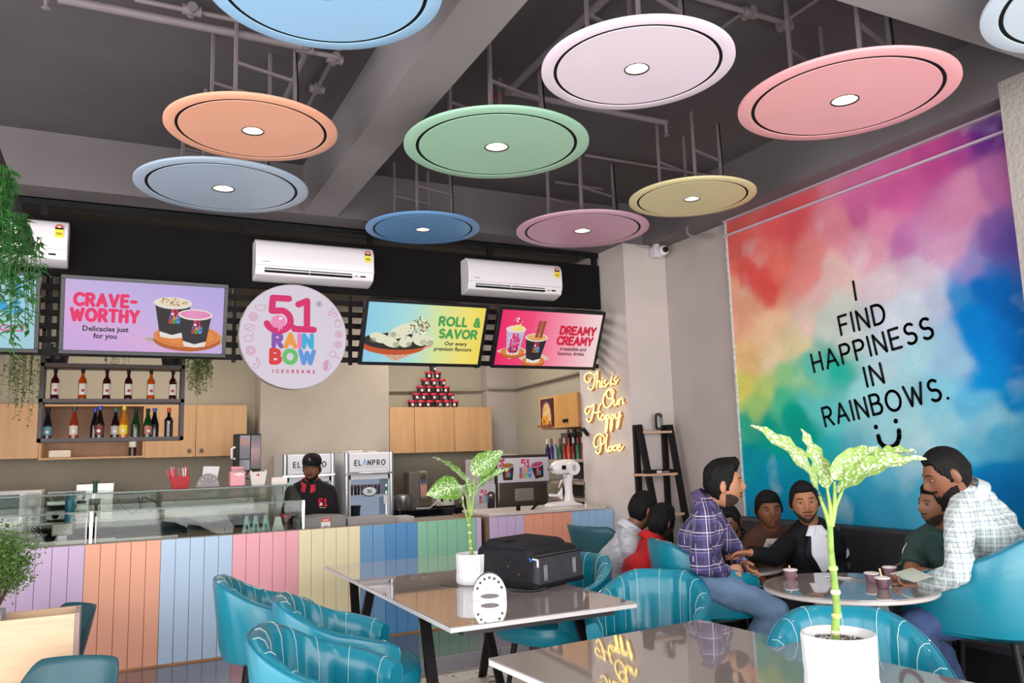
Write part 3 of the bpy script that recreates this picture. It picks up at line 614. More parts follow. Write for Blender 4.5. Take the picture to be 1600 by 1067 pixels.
def art3(t, W, T):
    y = -.0058; rd = em('d01840')
    word('DREAMY', .29, .345, .070, .023, rd, t, y, gap=.28, sx=.9); word('CREAMY', .275, .245, .070, .023, rd, t, y, gap=.28, sx=.9)
    ftext('irresistible and', .27, .185, .048, em('501028', .5), t, y); ftext('luscious drinks.', .26, .140, .048, em('501028', .5), t, y)
    for x0, z0 in ((-.36, .06), (-.13, .0)): MB().flat([(x0-.16, z0+.10), (x0-.02, z0+.025), (x0+.17, z0+.10), (x0+.02, z0+.17)], y).build('picture', em('d8c4b0'), t, fix=False)
    board(t, -.36, .155, .12, .045, y-.001); board(t, -.13, .075, .12, .045, y-.0016)
    poly_cup(t, -.36, .15, .22, .095, .062, 'e6dcf0', y-.002, body='c9b4dc', logo=False)
    blobs(t, -.36, .18, .05, .03, 30, ('b01848', 'c42a5c', '8c1238'), y-.0034, r=(.01, .016), seed=3)
    blobs(t, -.36, .26, .07, .05, 30, ('8a5ab0', 'e6d4f0', 'd04878'), y-.0032, r=(.006, .012), seed=9)
    logo51(t, -.355, .21, .12, y-.0042, lambda h_: em('d81c5c'))
    blobs(t, -.36, .385, .07, .028, 30, ('f2d868', 'f6e48c'), y-.0036, r=(.014, .02), seed=4); blobs(t, -.355, .445, .04, .03, 26, ('f6f0f2', 'c8284c'), y-.0046, r=(.006, .013), seed=6)
    for dx in (-.03, .012): MB().flat([(-.13+dx, .30), (-.096+dx, .30), (-.078+dx, .46), (-.112+dx, .46)], y-.0058).build('picture', em('9a4a2c'), t, fix=False)
    poly_cup(t, -.14, .08, .22, .11, .07, 'eab066', y-.0040)
    MB().rib([[(-.19, .285), (-.14, .280), (-.10, .286)]], .008, y-.0055).build('picture', em('c87830'), t, fix=False)
def art0(t, W, T):
    y = -.0058
    word('S', .42, .40, .075, .026, em('2aa0d8'), t, y); word('AS', .38, .28, .075, .026, em('2aa0d8'), t, y)
    MB().rib([arc(.36, .17, .03, .02, 0, 360, 12), arc(.44, .17, .03, .02, 0, 360, 12)], .010, y).build('picture', em('d8487c'), t, fix=False)
LT['K'] = LT['K']
screen('menu_screen', -.412, .715, 2.245, .565, 12, 'menu screen reading CRAVE-WORTHY with two dark ice cream cups on lilac', gradmat([(0, 'c4a4dc'), (.3, 'd4a8d8'), (.55, 'c0aee0'), (1, 'b0a0dc')], 'd', .95), art1, '1f2028')
screen('menu_screen', 1.765, 2.875, 2.215, .575, 25, 'menu screen reading ROLL & SAVOR with white ice cream rolls on a dark plate', gradmat([(0, '8ccbe6'), (.35, 'a8dcdc'), (.6, 'd8e49c'), (.85, 'f2e070'), (1, 'f0d858')], 'x', .95), art2)
screen('menu_screen', 2.98, 4.085, 2.215, .575, 25, 'pink menu screen reading DREAMY CREAMY, farthest right beside the pillar', gradmat([(0, 'ee1c64'), (.3, 'f2467c'), (.6, 'f690a8'), (1, 'f2d8d8')], 'x', .95), art3)
screen('menu_screen', -1.66, -.535, 2.245, .565, 12, 'pale blue menu screen at the left edge behind hanging greenery', gradmat([(0, 'b4dcea'), (1, 'a4d4e4')], 'x', .85), art0)
# ================================================================= ROUND SHOP SIGN
t = thing('round_sign', 'round white illuminated shop sign with coloured lettering and fruit outlines', 'sign', (1.232, 6.40, 2.425), 0); t.rotation_euler = (0, 0, 0)
mb = MB(); r = .425; n = 72
mb.add([(r*math.cos(2*PI*i/n), yy, r*math.sin(2*PI*i/n)) for yy in (0, .09) for i in range(n)], [tuple(range(n)), tuple(range(2*n-1, n-1, -1))]+[(i, (i+1) % n, (i+1) % n+n, i+n) for i in range(n)])
mb.build('casing', mat('a9a0a4', .4), t)
MB().disc(0, 0, r-.006, y=-.001, n=72).build('face', mat('e9ddec', .4, emit=.80), t)
y = -.003; pk = em('e0266e', .85)
mb = MB()
mb.rib([[(-.045, .305), (-.17, .305), (-.178, .20)]+arc(-.125, .125, .095, .085, 70, -160, 14)], .052, y)
mb.build('lettering', pk, t, fix=False)
MB().rib([[(.03, .262), (.10, .295), (.10, .06)], [(.0, .06), (.155, .06)]], .052, y).build('lettering', pk, t, fix=False)
MB().rib([[(-.06, .045), (-.01, .09), (.03, .06)]], .02, y).build('lettering', pk, t, fix=False)
MB().disc(-.125, .115, .058, .052, y-.001).rib([[(-.16, .09), (-.16, .072)], [(-.12, .07), (-.12, .045)], [(-.10, .08), (-.10, .06)]], .016, y-.001).build('scoop', em('f090be', .9), t, fix=False)
MB().disc(-.11, .14, .014, .007, y-.002, rot=.4).build('highlight', em('ffffff', 1), t, fix=False)
ring = [[(.198+.021*math.cos(a), .275+.021*math.sin(a)) for a in [2*PI*i/24 for i in range(25)]]]
MB().rib(ring, .0035, y).build('registered_mark', em('403c48', .6), t, fix=False); word('R', .198, .264, .022, .004, em('403c48', .6), t, y)
for row, zz, hh, cols in (('RAIN', -.085, .098, ('8a50b0', 'f09c3c', 'ee84b4', '3cb0dc')), ('BOW', -.215, .098, ('e2342c', '6cc06c', '5c98dc'))):
    ls, W = strokes(row, hh, .36, 1.0 if row == 'BOW' else .93); cur = -W/2-.01; 
    for ch, c_ in zip(row, cols):
        s_ = 1.0 if row == 'BOW' else .93
        word(ch, cur, zz, hh, .036, em(c_, .9), t, y, center=False, sx=s_); cur += (LT[ch][0]*s_+.36)*hh
word('ICECREAMS', -.0, -.295, .022, .0065, em('d02060', .85), t, y, gap=1.15)
ft = em('d8508c', .8)
def fr(lines, wd=.0032): MB().rib(lines, wd, y).build('fruit_drawing', ft, t, fix=False)
circ = lambda x, z, r_, q=1.: [(x+r_*math.cos(a), z+r_*q*math.sin(a)) for a in [2*PI*i/18 for i in range(19)]]
fr([arc(-.265, .235, .04, .04, 180, 370, 12)+[(-.305, .235)]]); fr([circ(-.32, .145, .032), circ(-.32, .145, .020), circ(-.32, .145, .008)])
fr([circ(-.345, .058, .036, .72), [(-.365, .045), (-.325, .072)]]); fr([circ(-.352, -.03, .034, .75), [(-.33, -.01), (-.315, .005), (-.32, .012)]])
fr([circ(-.335, -.125, .035), circ(-.335, -.125, .016)]+[[(-.335+.018*math.cos(a), -.125+.018*math.sin(a)), (-.335+.031*math.cos(a), -.125+.031*math.sin(a))] for a in [i*PI/5 for i in range(10)]])
fr([arc(-.30, -.22, .035, .045, -130, 60, 8)+arc(-.305, -.20, .02, .035, 40, -120, 6)])
fr([circ(.285, .20, .015), circ(.33, .19, .015), [(.29, .215), (.31, .245), (.33, .205)]]); fr([circ(.35, .118, .026, 1.1), [(.33, .14), (.35, .155), (.37, .14)]])
fr([circ(.36, .03, .030), circ(.36, .03, .018), circ(.36, .03, .007)]); fr([circ(.352, -.055, .030)]+[circ(.352+.014*math.cos(a), -.055+.014*math.sin(a), .004) for a in range(0, 6)])
fr([circ(.31, -.135, .026), [(.335, -.15), (.35, -.165)], circ(.355, -.168, .005)]); fr([circ(.262, -.235, .030, 1.25)]+[[(.24+i*.011, -.265), (.25+i*.011, -.205)] for i in range(3)]+[[(.25+i*.011, -.265), (.24+i*.011, -.205)] for i in range(3)]+[[(.25, -.198), (.258, -.18), (.265, -.198), (.275, -.182)]])
MB().bb(-.02, .02, .09, .15, .3, .4).build('bracket', blackmetal, t)
# ================================================================= KITCHEN BEHIND THE COUNTER
wood = lambda h='b98d62', **k: mat(h, .5, ns=3.5, na=.10, stretch=(6, 6, .5))
wood_m = wood(); woodd = wood('9c7350')
YF = 8.98
def wall_cab(name, label, x0, x1, z0, z1, doors, knobs, y=YF, dep=.36):
    t = thing(name, label, 'cabinet', (0, 0, 0))
    MB().bb(x0, x1, y+.02, y+dep, z0, z1).build('carcass', woodd, t)
    n = len(doors)-1
    for i in range(n):
        d = MB().bb(doors[i]+.002, doors[i+1]-.002, y, y+.018, z0+.002, z1-.002).build('door', wood_m, t, bevel=.002, seg=1)
        if knobs and knobs[i]: MB().bb(knobs[i]-.018, knobs[i]+.018, y-.012, y, z0+.05, z0+.085).build('knob', mat('4a3a30', .4), d, bevel=.003, seg=1)
    return t
wall_cab('wall_cabinet', 'oak wall cabinet behind the trailing plants at the left end of the kitchen', -1.95, -.70, 1.525, 2.06, (-1.95, -1.33, -.70), None)
wall_cab('wall_cabinet', 'oak wall cabinet with two doors and dark square knobs, right of the open niche', .235, 1.235, 1.50, 2.045, (.235, .72, 1.235), (.66, .78))
wall_cab('wall_cabinet', 'three-door oak wall cabinet carrying the pyramid of paper cups', 2.835, 4.16, 1.475, 2.02, (2.835, 3.145, 3.655, 4.16), None)
t = thing('wall_niche', 'open oak niche between the wall cabinets behind the bottle shelf', 'cabinet')
MB().bb(-.70, .235, YF+.33, YF+.36, 1.51, 2.05).build('back_panel', mat('8a6446', .5, ns=3, na=.1, stretch=(6, 6, .5)), t)
for a in ((-.70, -.68), (.215, .235)): MB().bb(*a, YF, YF+.33, 1.51, 2.05).build('side_panel', wood_m, t)
MB().bb(-.68, .215, YF, YF+.33, 1.51, 1.528).build('bottom_board', wood_m, t); MB().bb(-.68, .215, YF, YF+.33, 2.032, 2.05).build('top_board', wood_m, t)
o = MB().bb(-.62, -.43, YF+.05, YF+.2, 1.528, 1.60).build('napkin_stack', mat('cfc2b4', .8, ns=30, na=.1), None, bevel=.012); tag(o, 'stack of folded cream napkins in the open niche', 'napkins')
t = thing('niche_bottle', 'tall dark bottle with a white label standing in the open niche', 'bottle', (.125, YF+.12, 1.528))
MB().lathe([(0, 0), (.036, 0), (.036, .10), (.036, .2), (.02, .24), (.014, .30), (0, .30)]).build('glass_body', mat('2a1210', .15), t, smooth=True); MB().lathe([(.0365, .09), (.0365, .2)], cap=False).build('label', mat('cfcac0', .6), t, smooth=True)
# ---- cup pyramid
cupm = mat('2a1a1e', .5); lidm = mat('c8203c', .4)
def papercup(x, y, z, label, s=1, first=[None], grp='stacked ice cream cups on the wall cabinet'):
    if first[0] is None:
        t = thing('ice_cream_cup', label, 'cup', (x, y, z), 0, grp)
        MB().lathe([(0, 0), (.036, 0), (.046, .07), (0, .07)], n=14).build('cup_body', cupm, t, smooth=True)
        MB().lathe([(.048, .066), (.0495, .066), (.0495, .084), (.046, .088), (0, .086)], n=14).build('lid', lidm, t, smooth=True)
        MB().bb(-.016, .012, -.0465, -.030, .02, .052).build('printed_mark', mat('d8c0c8', .5), t)
        first[0] = t; return t
    return clone(first[0], (x, y, z), random.uniform(-.6, .6), label, grp)
rows = ['bottom row', 'second row from the bottom', 'third row from the bottom', 'fourth row from the bottom', 'second row from the top', 'top of the pyramid']
ordn = ['leftmost', 'second', 'third', 'fourth', 'fifth', 'rightmost']
for r in range(6):
    n = 6-r
    for i in range(n):
        q = 'topmost ice cream cup of the pyramid on the wall cabinet' if n == 1 else 'red-lidded paper cup, %s in the %s of the pyramid' % (ordn[i] if i < n-1 else 'rightmost', rows[r])
        papercup(3.44+(i-(n-1)/2)*.112, YF+.14, 2.02+r*.088, q)
# ---- right wall cabinet with a shrine picture
t = thing('wall_cabinet', 'small oak cabinet on the kitchen side wall with a framed shrine picture', 'cabinet', (0, 0, 0))
xc = 4.20
MB().bb(xc+.02, 4.59, 6.99, 7.80, 1.69, 2.045).build('carcass', woodd, t)
for a, b, kn in ((7.47, 7.22, 7.25), (7.215, 6.99, 7.19)):
    d = MB().bb(xc, xc+.018, a, b, 1.692, 2.043).build('door', wood('c08a4c'), t, bevel=.002, seg=1); MB().bb(xc-.014, xc, kn-.018, kn+.018, 1.745, 1.78).build('knob', mat('1c1613', .4), d)
for z in ((1.69, 1.715), (2.02, 2.045)): MB().bb(xc, xc+.02, 7.47, 7.80, *z).build('frame_rail', wood_m, t)
MB().bb(xc, xc+.02, 7.77, 7.80, 1.715, 2.02).build('frame_stile', wood_m, t)
sh = thing('shrine_frame', 'small framed arch picture with a yellow garland on the kitchen side wall', 'picture', (xc, 7.62, 1.715), R_(-90))
MB().bb(-.14, .14, -.006, .02, 0, .305).build('frame', mat('3c1a1c', .5), sh)
MB().flat([(x, z) for x, z in [(-.10, .02), (.10, .02)]+arc(0, .15, .10, .12, 0, 180, 14)], -.008).build('arch_panel', mat('c9a26c', .5, ns=14, na=.3), sh, fix=False)
MB().rib([arc(0, .15, .10, .12, 0, 180, 14)], .022, -.010).build('arch_border', mat('7c3a5c', .5, ns=40, na=.4), sh, fix=False)
mb = MB()
for i in range(14): mb.ell((-.06+.13*(i % 7)/6, -.025, .06+.03*math.sin((i % 7)*.9)+.02*(i//7)), (.016, .014, .014), n=7, m=5)
mb.build('garland', mat('d8921c', .6), sh, smooth=True); MB().bb(-.13, .13, -.06, -.006, -.002, .02).build('ledge', mat('8c4a22', .6), sh)
# ---- hanging bottle shelf with potted trailing plants
Y0 = 7.60; X0, X1 = -.612, .508
sp = thing('bottle_shelf', 'dark framed hanging shelf of two tiers holding syrup bottles', 'shelf', (0, 0, 0)); fmm = mat('4a3c3e', .5)
za, zb2, zc = 1.655, 1.985, 2.285
for x in (X0, X1-.03):
    for y in (Y0, Y0+.22): MB().bb(x, x+.03, y, y+.03, za-.01, zc+.32).build('upright', fmm, sp)
for nm, z in (('shelf_board', za), ('shelf_board', zb2), ('shelf_board', zc)): MB().bb(X0+.03, X1-.03, Y0+.03, Y0+.22, z, z+.018).build(nm, mat('7a5b44', .5, ns=4, na=.1) if z == zc else fmm, sp); MB().bb(X0, X1, Y0, Y0+.03, z-.01, z+.022).build('front_rail', fmm, sp); MB().bb(X0, X1, Y0+.22, Y0+.25, z-.01, z+.022).build('rear_rail', fmm, sp)
for x in (X0+.015, X1-.015): MB().bb(x-.012, x+.012, Y0+.1, Y0+.124, zc+.30, 3.42).bb(x-.013, x+.013, Y0, Y0+.25, zc+.29, zc+.32).build('suspension_rod', fmm, sp)
def bottle(x, z, h, rr, kind, liquid, capc, labc, label, y=Y0+.10, lab2=None):
    t = thing('syrup_bottle', label, 'bottle', (x, y, z), random.uniform(-.2, .2), 'syrup bottles on the hanging shelf')
    if kind == 0: pr = [(0, 0), (rr, 0), (rr*1.02, h*.06), (rr*.96, h*.1), (rr*.98, h*.55), (rr*.9, h*.64), (rr*.38, h*.76), (rr*.34, h*.93), (rr*.42, h*.935), (rr*.42, h*.955), (0, h*.955)]; lz = (.16, .52)
    elif kind == 1: pr = [(0, 0), (rr, 0), (rr, h*.42), (rr*.85, h*.52), (rr*.42, h*.76), (rr*.36, h*.88), (0, h*.88)]; lz = (.12, .40)
    else: pr = [(0, 0), (rr, 0), (rr*.95, h*.08), (rr*.95, h*.5), (rr, h*.54), (rr*.95, h*.6), (rr*.5, h*.68), (rr*.38, h*.72), (rr*.38, h*.9), (0, h*.9)]; lz = (.2, .45)
    MB().lathe(pr, n=18).build('glass_body', mat(liquid, .08, coat=.6), t, smooth=True)
    MB().lathe([(0, h*.87), (rr*.46, h*.87), (rr*.46, h), (0, h)], n=14).build('cap', mat(capc, .4), t, smooth=True)
    if labc:
        P = []; n = 7; 
        mb = MB(); mb.grid(lambda u, v: ((rr+.0012)*math.cos(-PI/2+(u-.5)*1.9), (rr+.0012)*math.sin(-PI/2+(u-.5)*1.9), h*(lz[0]+(lz[1]-lz[0])*v)), n, 2); mb.build('label', mat(labc, .6), t, smooth=True)
        if lab2: MB().ell((0, -rr-.001, h*(lz[0]*.62+lz[1]*.38)), (rr*.42, .002, h*.05), n=10, m=6).build('label_print', mat(lab2, .5), t)
xs = [-.50, -.285, -.10, .085, .285, .455]
top = [('3c0c0c', 'dark red'), ('b4400c', 'orange'), ('3a0a10', 'dark wine'), ('34080e', 'deep maroon'), ('b8480c', 'orange'), ('340a0c', 'dark red')]
nm6 = ['leftmost on the upper tier', 'second on the upper tier', 'third on the upper tier', 'fourth on the upper tier', 'fifth on the upper tier', 'rightmost on the upper tier']
for x, (c_, w_), p in zip([-.505, -.30, -.115, .055, .235, .415], top, nm6): bottle(x, zb2+.018, .268, .034, 0, c_, '14100f', 'dccfc4', '%s syrup bottle with a white label, %s' % (w_, p), lab2='a8302c')
low = [(-.545, 1, '14161a', '1a1a1a', '5c8ca0', 'black bottle with a blue-grey label, leftmost on the lower tier', .26, 0), (-.35, 1, '8a2c10', '12382c', 'c8bcb0', 'reddish orange bottle with green cap on the lower tier', .275, 0), (-.195, 1, '0e0c10', '1c3c98', None, 'black bottle with blue cap, left one of the touching pair', .262, .06), (-.155, 1, '20100e', '1c48b0', '7c2c24', 'dark bottle with blue cap and red-brown label, right one of the touching pair', .28, 0),
 (-.035, 1, '1c080c', '146040', 'b0a0a0', 'dark bottle with green cap and pale label beside the yellow one', .262, .02), (.03, 1, 'c06c10', 'e0c01c', 'e8c820', 'yellow bottle with yellow cap on the lower tier', .28, 0), (.125, 1, '0c3414', '18201c', None, 'dark green unlabelled bottle on the lower tier', .265, 0), (.22, 1, '0c3a18', '201c14', 'b0685c', 'dark green bottle with a pale red label on the lower tier', .255, 0), (.275, 1, '0a0a12', '1c50a8', None, 'black bottle with blue cap near the right end of the lower tier', .262, .04), (.39, 2, '100a0c', 'c82818', None, 'squat black bottle with bright red cap, rightmost on the lower tier', .262, 0)]
for x, k, lq, cp, lb, tx, h, dy in low: bottle(x, za+.018, h, .038, k, lq, cp, lb, tx, y=Y0+.10+dy, lab2='d8d0c8' if lb else None)
# trailing plants (foliage nobody could count)
def trailing(x, y, z, h, wd, label, cols=('5c6e34', '6f7f42'), n=26, leaf=.022, pot=True, seed=1, grp='trailing plants around the bottle shelf', dark=False, start=0):
    rd = random.Random(seed); t = thing('trailing_plant', label, 'plant', (x, y, z), 0, grp)
    if pot: MB().lathe([(0, 0), (.075, 0), (.10, .15), (.105, .17), (.095, .17), (.09, .15), (0, .14)], n=18).build('pot', mat('1a1a18', .6), t, smooth=True)
    mb = MB(); sb = MB()
    for i in range(n):
        a = rd.uniform(0, 2*PI); q = wd*math.sqrt(rd.random()); L_ = h*rd.uniform(.35, 1)*(1-.35*q/wd)
        px, py = q*math.cos(a), q*math.sin(a)*.45-.03; pts = []; k = max(5, int(L_/.045)); z0 = .17 if pot else start
        dx = 0
        for j in range(k+1):
            dx += rd.uniform(-.007, .007); pts.append(V((px+dx+(0 if not pot else 0), py+rd.uniform(-.003, .003)-(.10 if pot else 0)*min(1, j*.7), z0-L_*j/k)))
        sb.tube(pts, .0016, 4)
        for j in range(k):
            for q_ in range(2 if not dark else 3):
                p = pts[j].lerp(pts[j+1], rd.random()); b_ = rd.uniform(0, 2*PI); d = V((math.cos(b_), math.sin(b_), rd.uniform(-.8, .1) if dark else rd.uniform(-.5, .6))).normalized(); s_ = d.cross(V((0, 0, 1))).normalized(); l = leaf*rd.uniform(.7, 1.3); w_ = l*(.16 if dark else .3)
                mb.add([p, p+d*l*.45+s_*w_, p+d*l+V((0, 0, -l*.2)), p+d*l*.45-s_*w_], [(0, 1, 2, 3)])
    tag(mb.build('foliage', mat(cols[0], .6, ns=20, na=.35), t, fix=False), kind='stuff'); tag(sb.build('stems', mat(cols[1], .7), t, fix=False), kind='stuff'); return t
trailing(-.50, 7.72, zc+.018, .10, .07, 'small dark pot with plant on the left end of the bottle shelf', n=16, seed=3)
trailing(.40, 7.72, zc+.018, .12, .08, 'small dark pot with plant on the right end of the bottle shelf', n=20, seed=4)
trailing(-.72, 7.55, 2.36, .72, .15, 'tall pale green trailing plant left of the bottle shelf, reaching below it', n=34, leaf=.03, pot=False, seed=5)
trailing(.61, 7.55, 2.40, .46, .12, 'bushy pale green trailing plant right of the bottle shelf', n=60, leaf=.03, pot=False, seed=6)
trailing(-.05, 7.75, 2.42, .16, .12, 'short wisp of greenery above the middle of the bottle shelf', n=10, leaf=.025, pot=False, seed=7)
# ---- back worktop and base units on the left
bw = thing('back_worktop', 'low back kitchen counter with black granite edge and oak base units', 'counter')
MB().bb(-3.3, 1.33, 8.35, YW-.02, .90, .93).build('top', mat('8f887e', .4), bw); MB().bb(-3.3, 1.33, 8.33, 8.36, .80, .93).build('granite_edge', mat('17181d', .15, ns=30, na=.5), bw)
MB().bb(-3.3, 1.33, 8.5, YW-.02, 0, .9).build('base_carcass', mat('5b524b', .6), bw)
for x0 in (.62, .98): d = MB().bb(x0, x0+.34, 8.44, 8.5, .1, .79).build('door', wood('a5835c'), bw); MB().bb(x0+.05, x0+.085, 8.42, 8.44, .66, .695).build('knob', mat('3a2a20', .4), d)
bw2 = thing('granite_worktop', 'black granite back worktop right of the coolers', 'counter')
MB().bb(2.74, 4.15, 8.30, 8.96, .80, .86).build('top', mat('101114', .12, ns=30, na=.6), bw2); MB().bb(2.85, 4.15, 8.36, YW-.05, 0, .8).build('base', mat('2c2a2a', .5), bw2)
# appliances on the back worktop, left
t = thing('microwave', 'white-framed microwave oven with two dials at the left edge', 'microwave', (-.99, 8.62, .93))
MB().bb(-.36, .36, 0, .38, 0, .30).build('casing', mat('c9c4c0', .35), t, bevel=.008); MB().bb(-.34, .19, -.008, 0, .03, .27).build('door_window', mat('17181a', .1), t); MB().bb(.19, .22, -.02, 0, .03, .27).build('handle', mat('d8d5d2', .3), t)
MB().bb(.24, .35, -.006, 0, .02, .28).build('control_panel', mat('b5b0ac', .4), t)
for z in (.19, .09): MB().cyl((.295, -.006, z), (.295, -.03, z), .032, n=16).build('dial', mat('d5d1cd', .3), t, smooth=True)
t = thing('sandwich_press', 'steel sandwich press with a long handle beside the microwave', 'appliance', (-.42, 8.62, .93))
MB().bb(-.17, .17, 0, .3, .02, .11).build('base', steel_m, t, bevel=.01); MB().bb(-.17, .17, 0, .3, .15, .2).build('upper_plate', steel_m, t, bevel=.01); MB().bb(-.16, .16, .01, .29, .11, .15).build('grill_gap', mat('1a1816', .6), t)
MB().tube([(-.13, .02, .20), (-.15, -.06, .27), (.15, -.06, .27), (.13, .02, .2)], .013).build('handle', mat('9f9a96', .3), t, smooth=True); MB().cyl((-.09, -.001, .06), (-.09, -.02, .06), .028).build('dial', black_m, t); MB().cyl((.11, -.001, .06), (.11, -.008, .06), .03).build('sticker', mat('c8742c', .5), t)
for dx in (-.15, .15): MB().cyl((dx, .15, 0), (dx, .15, .02), .015).build('foot', black_m, t)
t = thing('toaster_box', 'upright steel two-slot popper machine with a dark top tray', 'appliance', (-.19, 8.62, .93))
MB().bb(-.16, .16, .02, .26, .27, .34).build('top_tray', steel_m, t, bevel=.004); MB().bb(-.155, .155, .03, .25, .335, .345).build('tray_inside', mat('5a3a2c', .5), t); MB().bb(-.155, .155, .04, .24, .2, .27).build('neck', mat('c8c0bc', .3, m=.7), t)
for dx in (-.10, .10): MB().bb(dx-.055, dx+.055, 0, .22, 0, .2).build('canister', mat('c4bcb4', .3, m=.6), t, bevel=.006)
MB().cyl((0, -.01, .25), (0, -.01, .36), .02).cyl((0, -.012, .36), (0, -.012, .37), .03).build('green_knob', mat('145038', .4), t)
t = thing('water_bottle', 'translucent teal plastic bottle in front of the sandwich press', 'bottle', (-.385, 8.45, .93)); MB().lathe([(0, 0), (.04, 0), (.042, .02), (.042, .2), (.03, .24), (0, .24)]).build('bottle_body', mat('0e7c92', .15), t, smooth=True); MB().lathe([(0, .24), (.034, .24), (.034, .275), (0, .275)]).build('cap', mat('0b6678', .3), t, smooth=True)
t = thing('wall_socket_rail', 'white socket strip with dangling black cable on the back wall', 'socket', (.12, YW, 1.0)); MB().bb(-.16, .2, -.05, 0, .09, .13).build('strip', mat('cfc6c0', .4), t); MB().tube([(.08, -.06, .1), (.10, -.1, -.02), (.02, -.14, -.06), (-.05, -.12, .0), (-.12, -.1, .09)], .007).build('cable', black_m, t, smooth=True); MB().tube([(.14, -.06, .1), (.26, -.1, .03), (.2, -.14, -.05), (.1, -.14, .0), (.12, -.1, .1)], .007).build('cable', black_m, t, smooth=True)
# ---- wall poster light box and pole
t = thing('lightbox_display', 'upright black light box with glossy dessert pictures above the counter', 'display', (1.125, 8.1, 1.345))
MB().bb(-.125, .125, 0, .12, 0, .36).build('housing', mat('16130f', .4), t, bevel=.004)
MB().bb(-.075, .02, -.004, 0, .12, .345).build('picture_panel', gradmat([(0, '3a3036'), (.45, '4a4450'), (.7, 'a05a3c'), (1, '7c7078')], 'z', 0, .2), t); MB().bb(.03, .12, -.004, 0, .02, .345).build('picture_panel', gradmat([(0, '2c262c'), (.3, '8a5a60'), (.55, 'a06c72'), (.8, '584450'), (1, '2a2c34')], 'z', 0, .2), t)
MB().bb(-.075, .02, -.004, 0, .01, .11).build('picture_panel', gradmat([(0, '4c4a58'), (1, '8a8490')], 'x', 0, .2), t)
MB().tube([(-.12, .0, .23), (-.15, -.02, .22), (-.15, -.02, .13), (-.12, 0, .12)], .012).build('handle', mat('e8e4e4', .3), t, smooth=True)
MB().bb(-.05, .05, .03, .10, 0, -.12).bb(-.03, .03, .12, 1.27, .2, .26).build('wall_mount', mat('8c8680', .5), t); MB().tube([(.02, .02, 0), (-.04, -.02, -.06), (.06, -.03, -.09), (.09, .02, -.03), (.03, 0, -.12)], .006).build('cable', black_m, t)
t = thing('steel_pole', 'thin grey pole with a green collar leaning behind the glass display', 'pole'); MB().cyl(pd(379, 832, 7.9), pd(391, 752, 7.95), .012, n=10).build('shaft', mat('8f8a86', .35, m=.6), t, smooth=True); MB().cyl(pd(391, 752, 7.95), pd(392, 736, 7.95), .018, n=10).build('collar', mat('146848', .4), t, smooth=True)
# ---- drinks coolers
def cooler(x, label, badge=True):
    t = thing('drinks_cooler', label, 'cooler', (x, 8.45, -.12), 0, 'glass door coolers against the kitchen column'); H = 1.615; W = .272
    wm = mat('d6d4d8', .3); gm = mat('9fa0a4', .3, m=.5)
    MB().bb(-W, W, .48, .52, 0, H).bb(-W, -W+.03, .03, .48, 0, H).bb(W-.03, W, .03, .48, 0, H).bb(-W+.03, W-.03, .03, .48, H-.23, H).bb(-W+.03, W-.03, .03, .48, 0, .2).build('cabinet', wm, t)
    MB().bb(-W+.03, W-.03, .455, .478, .2, H-.24).build('inner_back', mat('c4d0e4', .5, emit=.55), t)
    MB().bb(-W+.05, W-.05, -.004, .03, H-.205, H-.01).build('header_panel', mat('e6e3ea', .3), t, bevel=.003)
    for s_ in (-1, 1): MB().cyl((s_*(W-.025), .02, 0), (s_*(W-.025), .02, H), .026, n=14).build('rounded_corner', mat('b9bac0', .25, m=.7), t, smooth=True)
    MB().bb(-W, W, -.008, .03, H-.235, H-.212).build('trim_band', chrome_m, t, bevel=.003)
    d = MB().bb(-W+.05, -W+.065, 0, .028, .2, H-.24).bb(W-.065, W-.05, 0, .028, .2, H-.24).bb(-W+.05, W-.05, 0, .028, H-.285, H-.24).bb(-W+.05, W-.05, 0, .028, .2, .235).build('door_frame', wm, t)
    MB().bb(-W+.06, W-.06, .010, .014, .23, H-.28).build('door_glass', glassmat('e4ecf4', .04), d)
    for z in (.35, .62, .89, 1.14): MB().bb(-W+.03, W-.04, .04, .44, z, z+.012).bb(-W+.03, W-.04, .036, .044, z-.004, z+.024).build('wire_shelf', mat('dde2ea', .3), t)
    MB().bb(W-.075, W-.068, .05, .06, .3, H-.35).build('light_strip', mat('f4f8ff', emit=1.6), t)
    y = -.006; k = mat('1c2430', .5)
    x0 = -.165
    ls = 'EL^NPRO'; hh = .052; cur = x0
    for ch in ls:
        cc = mat('6aa8d8', .5) if ch == '^' else k; w1 = LT[ch][0]*hh*.82
        word(ch, cur, H-.135, hh*(1.2 if ch == '^' else 1), .011, cc, t, y, center=False, sx=.82, name='logo_letter'); cur += w1+.023
    MB().bb(-.165, .17, y, y+.001, H-.158, H-.156).build('logo_line', mat('8f949c', .5), t)
    MB().disc(W-.085, 1.22, .016, .026, .006, n=14).build('green_sticker', mat('1c7a34', .5), t, fix=False)
    if badge:
        MB().disc(0, 1.20, .085, .055, .006, n=26).build('round_sticker', mat('dfe3ea', .5), t, fix=False); MB().rib([[(.078*math.cos(a), 1.20+.05*math.sin(a)) for a in [2*PI*i/24 for i in range(25)]]], .010, .0055).build('sticker_ring', mat('2c3038', .5), t, fix=False); word('51', 0, 1.185, .03, .008, mat('2c3038', .5), t, .005)
        MB().bb(W-.115, W-.07, .005, .006, 1.06, 1.15).build('notice_sticker', mat('e8e6e8', .5), t)
    return t
cooler(1.795, 'white glass-door cooler behind the shop worker', False); cooler(2.44, 'white glass-door cooler standing right of the shop worker, jars inside')
